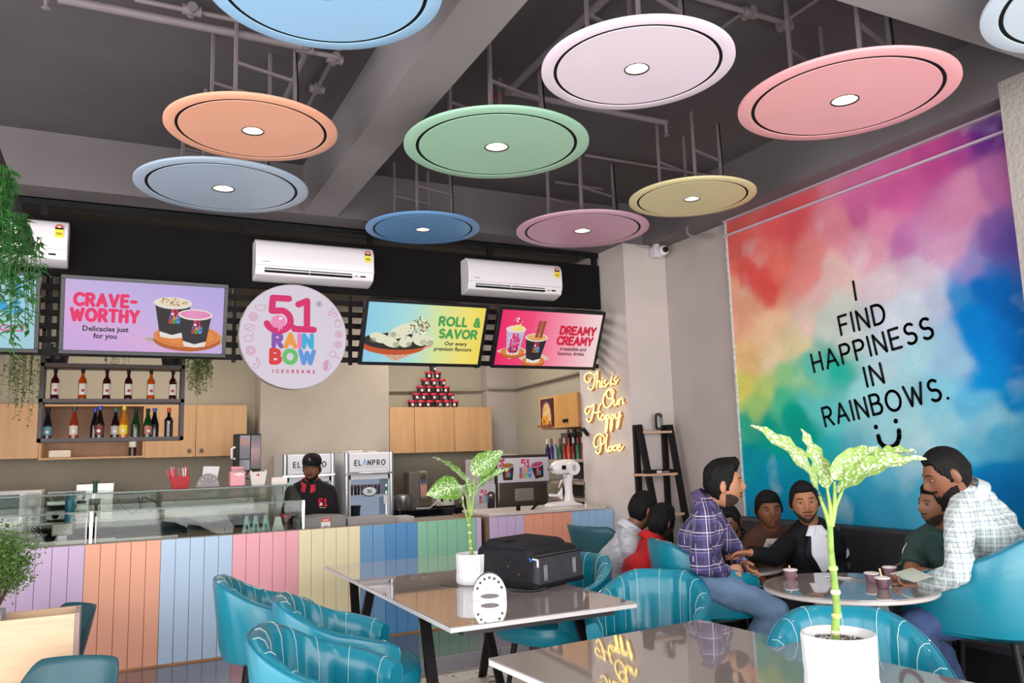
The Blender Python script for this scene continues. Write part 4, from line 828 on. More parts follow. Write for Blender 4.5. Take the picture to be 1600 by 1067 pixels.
for i in range(5):
    x = 2.44-.19+.075*i; t = thing('jar', 'small clear jar of dark red sauce, %s in the cooler' % (['leftmost', 'second from left', 'middle', 'fourth from left', 'rightmost'][i]), 'jar', (x, 8.54, -.12+1.152), 0, 'sauce jars in the cooler')
    MB().lathe([(0, 0), (.03, 0), (.033, .09), (.031, .10), (0, .10)], n=12).build('jar_body', mat('5a2428', .2), t, smooth=True); MB().lathe([(0, .10), (.034, .10), (.034, .118), (0, .118)], n=12).build('lid', mat('8a6a6c', .3), t, smooth=True)
t = thing('black_tub', 'black lidded tub on the middle shelf of the right cooler', 'tub', (2.30, 8.55, -.12+.902)); MB().lathe([(0, 0), (.055, 0), (.065, .13), (0, .13)], n=14).build('tub_body', mat('1c2028', .4), t, smooth=True); MB().lathe([(0, .13), (.07, .13), (.07, .148), (0, .148)], n=14).build('lid', mat('101318', .4), t, smooth=True)
o = MB().bb(2.25, 2.42, 8.62, 8.9, 1.495, 1.52).bb(2.5, 2.6, 8.7, 8.85, 1.495, 1.51).build('folded_cloth', mat('cfc8c6', .8), None, bevel=.01); tag(o, 'flat white cloth lying on top of the right cooler', 'cloth')
# ---- things on the granite worktop
def stock(x, y=8.48): pass
t = thing('steel_pot', 'wide stainless steel pot on the black granite worktop', 'pot', (2.83, 8.50, .86)); MB().lathe([(0, 0), (.095, 0), (.1, .01), (.1, .155), (.106, .16), (.1, .16), (.094, .15), (.09, .02), (0, .02)], n=24).build('pot_body', steel_m, t, smooth=True)
for s_ in (-1, 1): MB().tube([(s_*.1, -.03, .12), (s_*.13, -.02, .125), (s_*.13, .02, .125), (s_*.1, .03, .12)], .006).build('handle', steel_m, t, smooth=True)
t = thing('tall_dispenser', 'tall steel sachet dispenser with pictures on the granite worktop', 'dispenser', (3.06, 8.62, .86)); MB().bb(-.115, .01, 0, .2, 0, .40).build('column', mat('6b625c', .35, m=.4), t, bevel=.004); MB().bb(.015, .10, 0, .15, .10, .41).build('front_box', mat('8c7f76', .4), t, bevel=.004)
MB().bb(.02, .09, -.004, 0, .27, .39).build('menu_panel', gradmat([(0, '4c5a7c'), (.5, '2c2824'), (1, '5c5030')], 'z'), t)
for i in range(3): MB().bb(.02+.025*i, .04+.025*i, -.006, 0, .13, .25).build('sachet_slot', mat('c48c74', .5), t)
t = thing('coffee_grinder', 'small white coffee grinder with two black switches', 'grinder', (3.33, 8.50, .86)); MB().bb(-.10, .11, 0, .16, .015, .125).build('body', mat('cfc8c0', .4), t, bevel=.006); MB().bb(-.11, .12, -.01, .18, 0, .015).build('foot_plate', black_m, t)
for x in (-.04, .06): MB().bb(x-.013, x+.013, -.006, 0, .065, .095).build('switch', black_m, t)
MB().lathe([(.03, .125), (.05, .15), (.055, .2), (.03, .23), (0, .235)], (.0, .08, 0), n=16).build('hopper', mat('3a3634', .3), t, smooth=True)
t = thing('blender_jug', 'clear jug blender with steel cup beside the white grinder', 'blender', (3.55, 8.48, .86)); MB().lathe([(0, 0), (.04, 0), (.045, .03), (.04, .11), (.035, .115), (0, .115)], (-.03, -.05, 0)).build('steel_cup', chrome_m, t, smooth=True); MB().lathe([(0, 0), (.055, 0), (.05, .07), (.045, .08), (.06, .22), (.05, .235), (0, .24)], (.05, .05, 0)).build('jug', mat('b9b4b4', .2), t, smooth=True); MB().tube([(.1, .03, .2), (.13, .02, .18), (.13, .02, .1), (.1, .03, .09)], .007).build('handle', mat('9a9594', .3), t, smooth=True); MB().bb(-.075, .0, -.09, -.02, .115, .15).build('brew_head', mat('aaa6a4', .3), t)
t = thing('steel_canister', 'tall pale canister near the end of the granite worktop', 'canister', (3.80, 8.6, .86)); MB().lathe([(0, 0), (.055, 0), (.055, .18), (0, .18)]).build('body', mat('8c857f', .3, m=.4), t, smooth=True); MB().lathe([(0, .18), (.045, .18), (.045, .22), (0, .23)]).build('lid', mat('6a6460', .4), t, smooth=True)
o = MB().tube([(2.95, 8.4, .87), (3.1, 8.38, .868), (3.2, 8.42, .93), (3.27, 8.46, .88)], .006).build('power_cable', mat('c9c4c0', .5), None); tag(o, 'short white cable on the granite worktop beside the steel pot', 'cable')
# ---- branded freezer unit
t = thing('ice_cream_freezer', 'tall steel ice cream machine with a printed 51 RAIN BOW banner', 'freezer', (0, 0, 0)); stl = mat('5e554e', .3, m=.5, ns=3, na=.15)
XA, XB, YA = 3.64, 4.24, 7.75
MB().bb(XA, XB, YA, YA+.5, 0, 1.405).build('cabinet', stl, t, bevel=.004); MB().bb(XA-.03, XB+.02, YA-.03, YA+.5, 1.405, 1.42).build('lid', mat('4a3a36', .4), t)
MB().bb(XA+.003, XA+.012, YA-.01, YA, .6, 1.39).build('steel_edge', chrome_m, t)
bn = MB().bb(XA+.0, XB+.02, YA-.012, YA-.004, 1.13, 1.39).build('banner', mat('d9d4dc', .4), t)
sf = lambda h_, e=1: mat(h_, .5)
yb = YA-.014; bt = thing('x', None, None); bt.name = 'printed_banner'; bt.parent = t; bt.location = (0, YA-.0145, 0)
def pcup(px, pz, h, wt, wb, topc, rot=0):
    for nm, pts, y, c_ in (('picture', [(-wb, 0), (wb, 0), (wt, h), (-wt, h)], 0, '2a1c20'),):
        MB().flat([(px+x*math.cos(rot)-z*math.sin(rot), pz+x*math.sin(rot)+z*math.cos(rot)) for x, z in pts], y).build(nm, mat(c_, .5), bt, fix=False)
    tx, tz = px-h*math.sin(rot), pz+h*math.cos(rot)
    MB().disc(tx, tz, wt*1.08, wt*.42, -.0006, rot=rot).build('picture', mat('d8d0d0', .5), bt, fix=False); MB().disc(tx, tz, wt*.94, wt*.33, -.0010, rot=rot).build('picture', mat(topc, .5, ns=60, na=.4), bt, fix=False)
    logo51(bt, px-h*.42*math.sin(rot), pz+h*.2, h*.55, -.001, sf)
pcup(XA+.115, 1.155, .155, .075, .055, 'a8703c'); pcup(XB-.10, 1.165, .15, .078, .05, 'c04880', .18)
logo51(bt, XA+.33, 1.175, .19, -.001, sf)
for dx, dz in ((.0, 0), (.02, -.03), (-.01, -.05), (.03, .01)): MB().disc(XA+.035+dx, 1.36+dz, .016, y=-.002).build('picture', mat(('d02060', 'e0a020', 'd83060', 'c83070')[int(dx*100) % 4], .5), bt, fix=False)
MB().bb(XA+.2, XA+.42, YA-.01, YA, .93, 1.06).build('vent_grille', mat('a39a94', .4), t)
for i in range(10): MB().bb(XA+.205, XA+.415, YA-.014, YA-.01, .936+.012*i, .942+.012*i).build('vent_slat', mat('8a817b', .4), t)
o = MB().bb(XA-.10, XA+.26, YA+.05, YA+.3, 1.42, 1.43).ell((XA+.07, YA+.15, 1.435), (.05, .04, .02)).build('scoop_tray', mat('d8d2d0', .4), None, smooth=True); tag(o, 'flat white tray with a lump on top of the steel ice cream machine', 'tray'); o['kind'] = 'thing'; del o['kind']
# smaller printed stand left of the freezer
t = thing('printed_stand', 'narrow printed 51 RAIN BOW panel stand left of the steel ice cream machine', 'stand', (3.53, 7.78, 0))
MB().bb(-.10, .095, 0, .35, 0, 1.12).build('stand_body', mat('cfcace', .4), t); MB().bb(-.10, .095, .02, .35, 1.12, 1.385).build('upper_box', mat('c4b8bc', .4), t)
for dz, s_ in ((.93, .13), (1.2, .11)): logo51(t, -.045, dz, s_, -.003, sf) if s_ > .12 else logo51(t, -.04, dz, s_, .017, sf)
MB().flat([(.0, .79), (.075, .79), (.09, 1.0), (-.01, 1.0)], -.002).disc(.04, 1.0, .05, .045, -.0022).build('picture', mat('34201e', .5), t, fix=False); MB().disc(.04, 1.0, .04, .035, -.003).build('picture', mat('5a4038', .5), t, fix=False); MB().disc(.035, 1.005, .016, .012, -.0035).build('picture', mat('e8e0d8', .5), t, fix=False)
for i, (dx, dz) in enumerate(((-.08, .80), (-.055, .825), (-.03, .80), (-.07, 1.16), (-.03, 1.15))): MB().disc(dx, dz, .018, y=-.003 if i < 3 else .0165).build('picture', mat(('d03048', 'c83058', '9cb040')[i % 3], .5), t, fix=False)
# ---- shelf of bottles on the kitchen side wall
t = thing('side_wall_shelf', 'pale shelf unit of small bottles on the kitchen side wall', 'shelf', (0, 0, 0))
for z in (1.33, 1.10, .93): MB().bb(4.25, 4.59, 6.99, 7.95, z, z+.03).build('shelf_board', mat('a08a80', .5), t)
MB().bb(4.55, 4.59, 6.99, 7.95, .5, 1.65).build('back_board', mat('4a403c', .6), t)
cols = ('28204c', '3a2c70', '8c8c94', '1c5c3c', '8c2820', 'c43c2c', '5c1c1c', '206048', '7c2020')
for i in range(9):
    tb = thing('small_bottle', 'small %s bottle with a pump top, %s in the side-wall shelf row' % (('navy', 'purple', 'grey', 'green', 'red-brown', 'orange-red', 'dark red', 'teal green', 'maroon')[i], ('leftmost', 'second', 'third', 'fourth', 'fifth', 'sixth', 'seventh', 'eighth', 'rightmost')[i]), 'bottle', (4.32, 7.86-.095*i, 1.36), 0, 'syrup bottles on the side-wall shelf')
    MB().lathe([(0, 0), (.026, 0), (.026, .12), (.012, .15), (.012, .17), (0, .17)], n=10).build('bottle_body', mat(cols[i], .2), tb, smooth=True); MB().lathe([(0, .17), (.013, .17), (.013, .215), (.006, .23), (0, .23)], n=8).build('pump_cap', mat(('c8c4c4', 'a02828')[i % 2], .4), tb, smooth=True)
for i in range(5):
    tb = thing('small_bottle', 'dark capped bottle behind the side-wall shelf row, %s of five' % ('leftmost', 'second', 'middle', 'fourth', 'rightmost')[i], 'bottle', (4.46, 7.62-.14*i, 1.36), 0, 'dark bottles at the back of the side-wall shelf')
    MB().lathe([(0, 0), (.03, 0), (.03, .22), (.014, .26), (.014, .29), (0, .29)], n=10).build('bottle_body', mat(('3a1a1c', '241c24', '4c2426')[i % 3], .25), tb, smooth=True); MB().lathe([(0, .29), (.016, .29), (.016, .32), (0, .32)], n=8).build('cap', mat(('801c1c', '1c1c1c')[i % 2], .4), tb, smooth=True)
# ---- glass display hood on the counter
gd = thing('glass_display', 'long low glass display hood on the left part of the counter', 'glass display')
g = glassmat(); xa, xb = -2.6, 1.335
for a, b in ((-2.6, -.19), (-.13, 1.335)): MB().bb(a, b, 6.55, 6.556, ZC, 1.11).build('front_pane', g, gd)
def slab(a, b, name, m, th=.006):
    (y0, z0), (y1, z1) = a, b
    for p, q in ((-2.6, -.17), (-.15, xb)): MB().add([(x, y, z) for x in (p, q) for y, z in ((y0, z0), (y1, z1), (y1, z1+th), (y0, z0+th))], [(0, 1, 2, 3), (7, 6, 5, 4), (0, 4, 5, 1), (1, 5, 6, 2), (2, 6, 7, 3), (3, 7, 4, 0)]).build(name, m, gd)
slab((6.55, 1.115), (6.90, 1.225), 'sloping_pane', g); slab((6.90, 1.228), (7.20, 1.228), 'top_shelf', g, .008)
edge = mat('4c5c56', .2)
for p, q in ((-2.6, -.17), (-.15, xb)):
    MB().bb(p, q, 6.546, 6.56, 1.108, 1.118).build('glass_edge', edge, gd); MB().bb(p, q, 6.895, 6.903, 1.226, 1.238).build('glass_edge', edge, gd)
MB().bb(xb-.008, xb, 6.55, 7.2, ZC, 1.11).build('end_pane', g, gd); MB().add([(xb, 6.55, 1.11), (xb, 6.9, 1.225), (xb, 7.2, 1.225), (xb, 7.2, 1.11), (xb+.006, 6.55, 1.11), (xb+.006, 6.9, 1.225), (xb+.006, 7.2, 1.225), (xb+.006, 7.2, 1.11)], [(0, 1, 2, 3), (7, 6, 5, 4), (0, 4, 5, 1), (1, 5, 6, 2), (2, 6, 7, 3), (3, 7, 4, 0)]).build('end_pane', g, gd)
for x in (-.16, xb+.008): MB().bb(x-.012, x+.012, 6.535, 6.56, ZC-.03, 1.12).build('steel_post', chrome_m, gd, bevel=.003)
MB().bb(-.195, -.185, 6.535, 6.555, ZC-.03, 1.08).bb(-.135, -.125, 6.535, 6.555, ZC-.03, 1.08).build('post_flange', mat('c9c4c8', .3), gd)
MB().bb(-2.6, 1.34, 7.19, 7.2, ZC, 1.228).build('rear_pane', g, gd)
MB().bb(-2.6, -.0, 6.56, 6.6, ZC-.01, ZC+.03).bb(-.0, .42, 6.56, 6.6, ZC-.01, ZC+.02).build('inner_sill', mat('a8a29a', .4), gd)
# inside the display
for i, (x, w_) in enumerate(((-.62, .16),)): o = MB().lathe([(0, 0), (w_, 0), (w_+.01, .02), (w_, .022), (0, .015)], (x, 6.85, .93), n=28).build('black_plate', mat('151414', .2), None, smooth=True); tag(o, 'shallow black plate inside the glass display, left part', 'plate'); MB().cyl((x, 6.85, .86), (x, 6.85, .93), .05).build('stand', steel_m, None).parent = o
t = thing('card_frame', 'small wooden rimmed card frame inside the glass display', 'frame', (-.36, 6.95, .93)); MB().bb(-.07, .07, 0, .012, 0, .09).build('frame', mat('7c6654', .4), t); MB().bb(-.062, .062, -.002, 0, .008, .082).build('card', mat('a8a098', .5), t); MB().bb(-.03, .03, .012, .03, -.07, .02).build('foot', steel_m, t)
for i, x in enumerate((-.37, -.33)): o = MB().lathe([(0, 0), (.016, 0), (.018, .04), (0, .04)], (x, 6.66, .86), n=10).build('small_red_cup', mat('a82848', .4), None, smooth=True); tag(o, '%s tiny red cup inside the glass display near the steel post' % ('left' if i == 0 else 'right'), 'cup')
for i, x in enumerate((.95, 1.02, 1.10)):
    o = MB().beam((x-.03, 6.8, .86), (x, 6.82, 1.0), .03, .01).beam((x+.03, 6.8, .86), (x, 6.82, 1.0), .03, .01).build('tent_card', mat('8fb4a8', .3), None); tag(o, '%s of three greenish acrylic tent holders inside the display' % ('leftmost', 'middle', 'rightmost')[i], 'holder')
o = MB().prism([(1.15, .86), (1.25, .86), (1.22, .98), (1.18, .98)], 6.85, 6.86).build('white_price_card', mat('dcd8d4', .4), None); tag(o, 'white trapezoid price card inside the right end of the display', 'card')
# standing on the top glass shelf
ztop = 1.236
t = thing('straw_basket', 'red perforated basket full of red and white striped straws', 'basket', (.452, 7.03, ztop)); mb = MB()
MB().add([(sx*a, sy*a, z) for z, a in ((0, .058), (.10, .073)) for sx, sy in ((-1, -1), (1, -1), (1, 1), (-1, 1))], [(0, 1, 2, 3), (0, 1, 5, 4), (1, 2, 6, 5), (2, 3, 7, 6), (3, 0, 4, 7)]).build('basket', mat('c01420', .35), t, bevel=.004)
for r_ in range(5):
    for c_ in range(6): mb.box((-.045+.018*c_, -.0615-.0032*r_, .02+.016*r_), (.007, .002, .008))
tag(mb.build('basket_holes', mat('6a0810', .6), t), kind='stuff'); st = mat('e8d4d4', .4, ns=90, na=.1)
for i in range(16):
    x = -.05+.10*random.random(); y = -.04+.08*random.random(); q = MB().cyl((x, y, .02), (x-.03+random.uniform(-.02, .02)+(x)*.5, y-.01, .17+random.uniform(-.02, .01)), .006, n=7).build('straw', mat(('d84050', 'e8c8cc', 'c02030')[i % 3], .4, ns=120, na=.4), t, smooth=True)
t = thing('napkin_holder', 'smoked half-round napkin holder with white napkins on the glass shelf', 'napkin holder', (.665, 7.03, ztop)); MB().prism([(-.09, 0)]+[(x, z) for x, z in arc(0, 0, .09, .115, 0, 180, 14)], -.02, -.015).build('front_plate', mat('5a4446', .15), t); MB().prism([(-.05, .0), (.06, 0), (.09, .17), (-.035, .175)], .0, .03).build('napkins', mat('dcd6da', .8), t)
for i in range(6): MB().cyl((.07*math.cos(R_(25+26*i)), -.021, .09*math.sin(R_(25+26*i))), (.07*math.cos(R_(25+26*i)), -.0225, .09*math.sin(R_(25+26*i))), .006).build('hole', mat('cfc6c6', .5), t)
t = thing('pink_box', 'pink plastic tub with rounded lid on the glass shelf', 'box', (.895, 7.03, ztop)); MB().bb(-.062, .062, -.05, .05, 0, .125).build('tub_body', mat('e2949c', .35), t, bevel=.01); MB().bb(-.052, .052, -.045, .045, .135, .165).build('lid', mat('dc9094', .35), t, bevel=.012); MB().bb(-.05, .05, -.04, .04, .12, .136).build('neck', mat('a58c8c', .4), t); MB().ell((.01, -.051, .10), (.036, .002, .014)).build('sticker', mat('eedcdc', .5), t)
t = thing('white_basket', 'small white ribbed basket with a red badge on the glass shelf', 'basket', (1.06, 7.03, ztop)); MB().add([(sx*a, sy*a*.8, z) for z, a in ((0, .05), (.115, .068)) for sx, sy in ((-1, -1), (1, -1), (1, 1), (-1, 1))], [(0, 1, 2, 3), (0, 1, 5, 4), (1, 2, 6, 5), (2, 3, 7, 6), (3, 0, 4, 7)]).build('basket', mat('dcd2cc', .4), t)
for i in range(6): MB().beam((-.043+.0172*i, -.0415, .005), (-.057+.0228*i, -.0555, .11), .006, .004).build('rib', mat('efe8e4', .4), t)
for s_ in (-1, 1): MB().ell((s_*.06, -.03, .12), (.008, .02, .01)).build('corner_tab', mat('efe8e4', .4), t)
MB().ell((-.005, -.054, .09), (.016, .002, .009)).build('badge', mat('c0404c', .4), t)
t = thing('white_note_card', 'blank white folded card at the right end of the glass shelf', 'card', (1.24, 7.03, ztop)); MB().bb(-.065, .065, -.004, 0, 0, .062).build('front_leaf', mat('efe4dc', .6), t); MB().beam((0, .03, 0), (0, 0, .06), .13, .002).build('rear_leaf', mat('e4d8d0', .6), t)
# card reader / register on the counter
t = thing('cash_register', 'rounded grey cash register back with a red and white sticker', 'register', (1.515, 6.72, ZC-.015)); MB().prism([(-.19, 0), (-.195, .075), (-.17, .095), (0, .108), (.19, .098), (.2, .085), (.2, 0)], -.1, .16).build('casing', mat('7c7977', .45), t, bevel=.01)
q = MB().bb(-.012, .062, -.108, -.1, -.0, .085).build('sticker', mat('e0dad6', .5), t); MB().bb(-.012, .062, -.11, -.108, .058, .085).build('sticker_band', mat('c8341c', .5), q); MB().bb(.005, .045, -.11, -.108, .015, .025).build('sticker_text', mat('8c8480', .5), q); MB().bb(.0, .05, -.1115, -.11, .067, .075).build('sticker_text', mat('e8c8c0', .5), q)
t = thing('register_drawer', 'long low grey cash drawer right of the register', 'drawer', (1.95, 6.75, ZC-.015)); MB().bb(-.22, .20, -.1, .15, 0, .066).build('casing', mat('8f8a88', .4), t, bevel=.004); MB().bb(.205, .38, -.06, .15, 0, .05).build('side_tray', mat('a8a3a2', .4), t, bevel=.004)
# ---- stand mixer, tray and bits on the right counter
t = thing('stand_mixer', 'white metal stand mixer with open beater on the stone worktop', 'mixer', (3.90, 6.78, ZC+.03), R_(0)); wm = mat('e4dfe2', .25, ns=2, na=.02)
MB().prism([(-.20, 0), (.16, 0), (.155, .018), (.09, .035), (.06, .05), (-.06, .045), (-.16, .035), (-.20, .02)], -.07, .07).build('base', wm, t, bevel=.01)
MB().loft([((.05, 0, .03), (.055, 0, 0), (0, .05, 0)), ((.045, 0, .12), (.035, 0, 0), (0, .04, 0)), ((.04, 0, .22), (.036, 0, 0), (0, .045, 0)), ((.045, 0, .30), (.05, 0, 0), (0, .055, 0))], n=18).build('column', wm, t, smooth=True)
MB().tube([(-.13, 0, .36), (-.09, 0, .37), (.0, 0, .375), (.09, 0, .375), (.10, 0, .375)], [.045, .066, .072, .072, .068], 22).build('motor_head', wm, t, smooth=True)
MB().tube([(.07, -.055, .36), (.07, -.082, .36)], [.07, .066], 24).build('motor_cap', wm, t, smooth=True)
for i in range(7): MB().bb(.045-abs(i-3)*-.004, .095-abs(i-3)*.004, -.085, -.081, .335+.009*i, .339+.009*i).build('vent_slot', mat('6a6668', .5), t)
MB().bb(-.06, -.015, -.071, -.066, .35, .39).build('speed_switch', black_m, t); MB().cyl((-.125, 0, .36), (-.17, 0, .36), .022).build('hub', chrome_m, t, smooth=True); MB().cyl((-.09, 0, .32), (-.09, 0, .27), .02, .012).build('beater_shaft', chrome_m, t, smooth=True)
MB().tube([(.0, -.05, .29), (-.06, -.04, .24), (-.075, -.02, .18), (-.11, -.02, .165)], .006).build('wire_guard', chrome_m, t, smooth=True)
MB().prism([(-.175, .10), (-.17, .125), (-.08, .115), (-.04, .16), (-.03, .18), (-.03, .06), (-.08, .095)], -.012, .012).build('bowl_arm', wm, t, bevel=.004)
MB().tube([(.07, .0, .24), (.10, -.04, .2), (.17, -.05, .15)], .004).build('power_cord', black_m, t)
o = MB().tube([(4.08, 6.70, ZC+.03), (4.08, 6.70, ZC+.25), (4.06, 6.70, ZC+.275), (3.95, 6.78, ZC+.285), (3.9, 6.85, ZC+.28)], .007, 8).build('steel_spout', chrome_m, None, smooth=True); tag(o, 'thin bent steel spout pipe rising right of the stand mixer', 'pipe')
t = thing('ice_cream_scoop', 'black scoop handle leaning on the counter left of the mixer', 'scoop', (3.45, 6.62, ZC+.03)); MB().cyl((.0, 0, .0), (.10, .05, .055), .012).build('handle', black_m, t); MB().lathe([(0, 0), (.02, 0), (.02, .05), (0, .05)], (-.14, 0, 0)).build('black_knob', black_m, t)
# ================================================================= FURNITURE
ZT = .68; ZR = .74
quartz = mat('8f8683', .035, ns=60, na=.03, coat=.5); qedge = mat('d6d2d2', .35); dkm = mat('2e2d31', .4); dkb = mat('1a1719', .4)
def table_rect(label, x0, x1, y0, y1, z, rz=0, legs=(), seam=None, name='dining_table'):
    cx, cy = (x0+x1)/2, (y0+y1)/2; w_, d_ = (x1-x0)/2, (y1-y0)/2
    t = thing(name, label, 'table', (cx, cy, ZL), rz); h = z-ZL
    top = MB(); top.bb(-w_, w_, -d_, d_, h-.004, h); q = top.build('tabletop', quartz, t)
    MB().bb(-w_, w_, -d_, d_, h-.026, h-.0045).build('slab_edge', qedge, t, bevel=.002, seg=1)
    MB().bb(-w_+.12, w_-.12, -d_+.07, -d_+.10, h-.06, h-.027).bb(-w_+.12, w_-.12, d_-.1, d_-.07, h-.06, h-.027).bb(-w_+.09, -w_+.12, -d_+.07, d_-.07, h-.06, h-.027).bb(w_-.12, w_-.09, -d_+.07, d_-.07, h-.06, h-.027).build('apron_frame', dkm, t)
    for sx in (-1, 1):
        for (ya, yb) in legs: MB().beam((sx*(w_-.07), ya-cy, h-.03), (sx*(w_-.03), yb-cy, 0), .022, .055, up=(1, 0, 0)).build('leg', dkb, t)
    return t
T1 = table_rect('long grey quartz dining table carrying the black bag and the farther white pot', 1.362, 2.374, 3.44, 5.86, ZT, 0, ((4.93, 5.33), (3.98, 3.60), (5.35, 5.02)))
# near table, turned by a few degrees: corner at (1.285, 2.862) and (2.374, 2.947)
T2 = thing('dining_table', 'nearest grey quartz dining table with the large pot at the bottom right', 'table', (0, 0, 0))
A = V((1.285, 2.862, 0)); B = V((2.374, 2.947, 0)); ux = (B-A).normalized(); uy = V((ux.y, -ux.x, 0)); w2 = (B-A).length
def slabT(mb, a0, a1, b0, b1, z0, z1):
    P = [A+ux*a+uy*b+V((0, 0, z)) for a, b in ((a0, b0), (a1, b0), (a1, b1), (a0, b1)) for z in (z0, z1)]
    return mb.add(P, [(0, 2, 4, 6), (1, 7, 5, 3), (0, 1, 3, 2), (2, 3, 5, 4), (4, 5, 7, 6), (6, 7, 1, 0)])
for b0, b1 in ((0, 1.9),):
    slabT(MB(), 0, w2, b0, b1, ZT-.004, ZT).build('tabletop', quartz, T2); slabT(MB(), 0, w2, b0, b1, ZT-.028, ZT-.0045).build('slab_edge', qedge, T2, bevel=.002, seg=1)
slabT(slabT(MB(), .08, w2-.08, .08, .11, ZT-.065, ZT-.03), .08, w2-.08, 1.78, 1.81, ZT-.065, ZT-.03).build('apron_frame', dkm, T2)
for a in (.09, w2-.09):
    for b, e in ((.42, .12), (.5, .85), (1.3, 1.05), (1.45, 1.75)): MB().beam(A+ux*a+uy*b+V((0, 0, ZT-.03)), A+ux*(a+(.03 if a > .5 else -.03))+uy*e+V((0, 0, ZL)), .022, .055, up=tuple(ux)).build('leg', dkb, T2)
# round tables
def rtable(x, y, r, z, label, legs=0):
    t = thing('round_table', label, 'table', (x, y, 0), .3, 'round grey tables by the wall bench'); h = z
    MB().lathe([(0, h-.004), (r-.004, h-.004), (r, h-.006), (r-.002, h), (0, h)], n=64).build('tabletop', quartz, t, smooth=True); MB().lathe([(0, h-.026), (r-.004, h-.026), (r, h-.022), (r, h-.007), (0, h-.007)], n=64).build('slab_edge', mat('bcb5b2', .35), t, smooth=True)
    MB().lathe([(0, h-.05), (.2, h-.05), (.2, h-.027), (0, h-.027)], n=24).build('mount_plate', dkb, t)
    for i in range(4): a = PI/4+i*PI/2; MB().beam((.14*math.cos(a), .14*math.sin(a), h-.04), (.30*math.cos(a), .30*math.sin(a), 0), .03, .05).build('leg', mat('3a3c40', .4), t)
rt2 = at(1326, 914, 'Z', ZR); rtable(rt2.x, rt2.y, .41, ZR, 'round grey table with four ice cream cups in front of the bench')
rtable(3.66, 4.34, .44, .66, 'round grey table partly hidden behind the man in the purple plaid shirt')
# bench along the mural wall
bn = thing('upholstered_bench', 'long charcoal upholstered bench under the mural', 'bench'); bm_ = mat('26262b', .55, ns=6, na=.1, bump=.1, bs=80)
ys = [2.62, 3.35, 4.05, 4.75, 5.45]
for i in range(4): MB().bb(4.52, 4.66, ys[i]+.004, ys[i+1]-.004, .48, .875).build('backrest_panel', bm_, bn, bevel=.02); MB().bb(4.10, 4.52, ys[i]+.004, ys[i+1]-.004, .34, .46).build('seat_cushion', bm_, bn, bevel=.025)
MB().bb(4.12, 4.66, 2.62, 5.45, 0, .34).build('plinth', dkb, bn); MB().bb(4.50, 4.66, 2.62, 5.45, .34, .48).build('rear_support', dkb, bn)
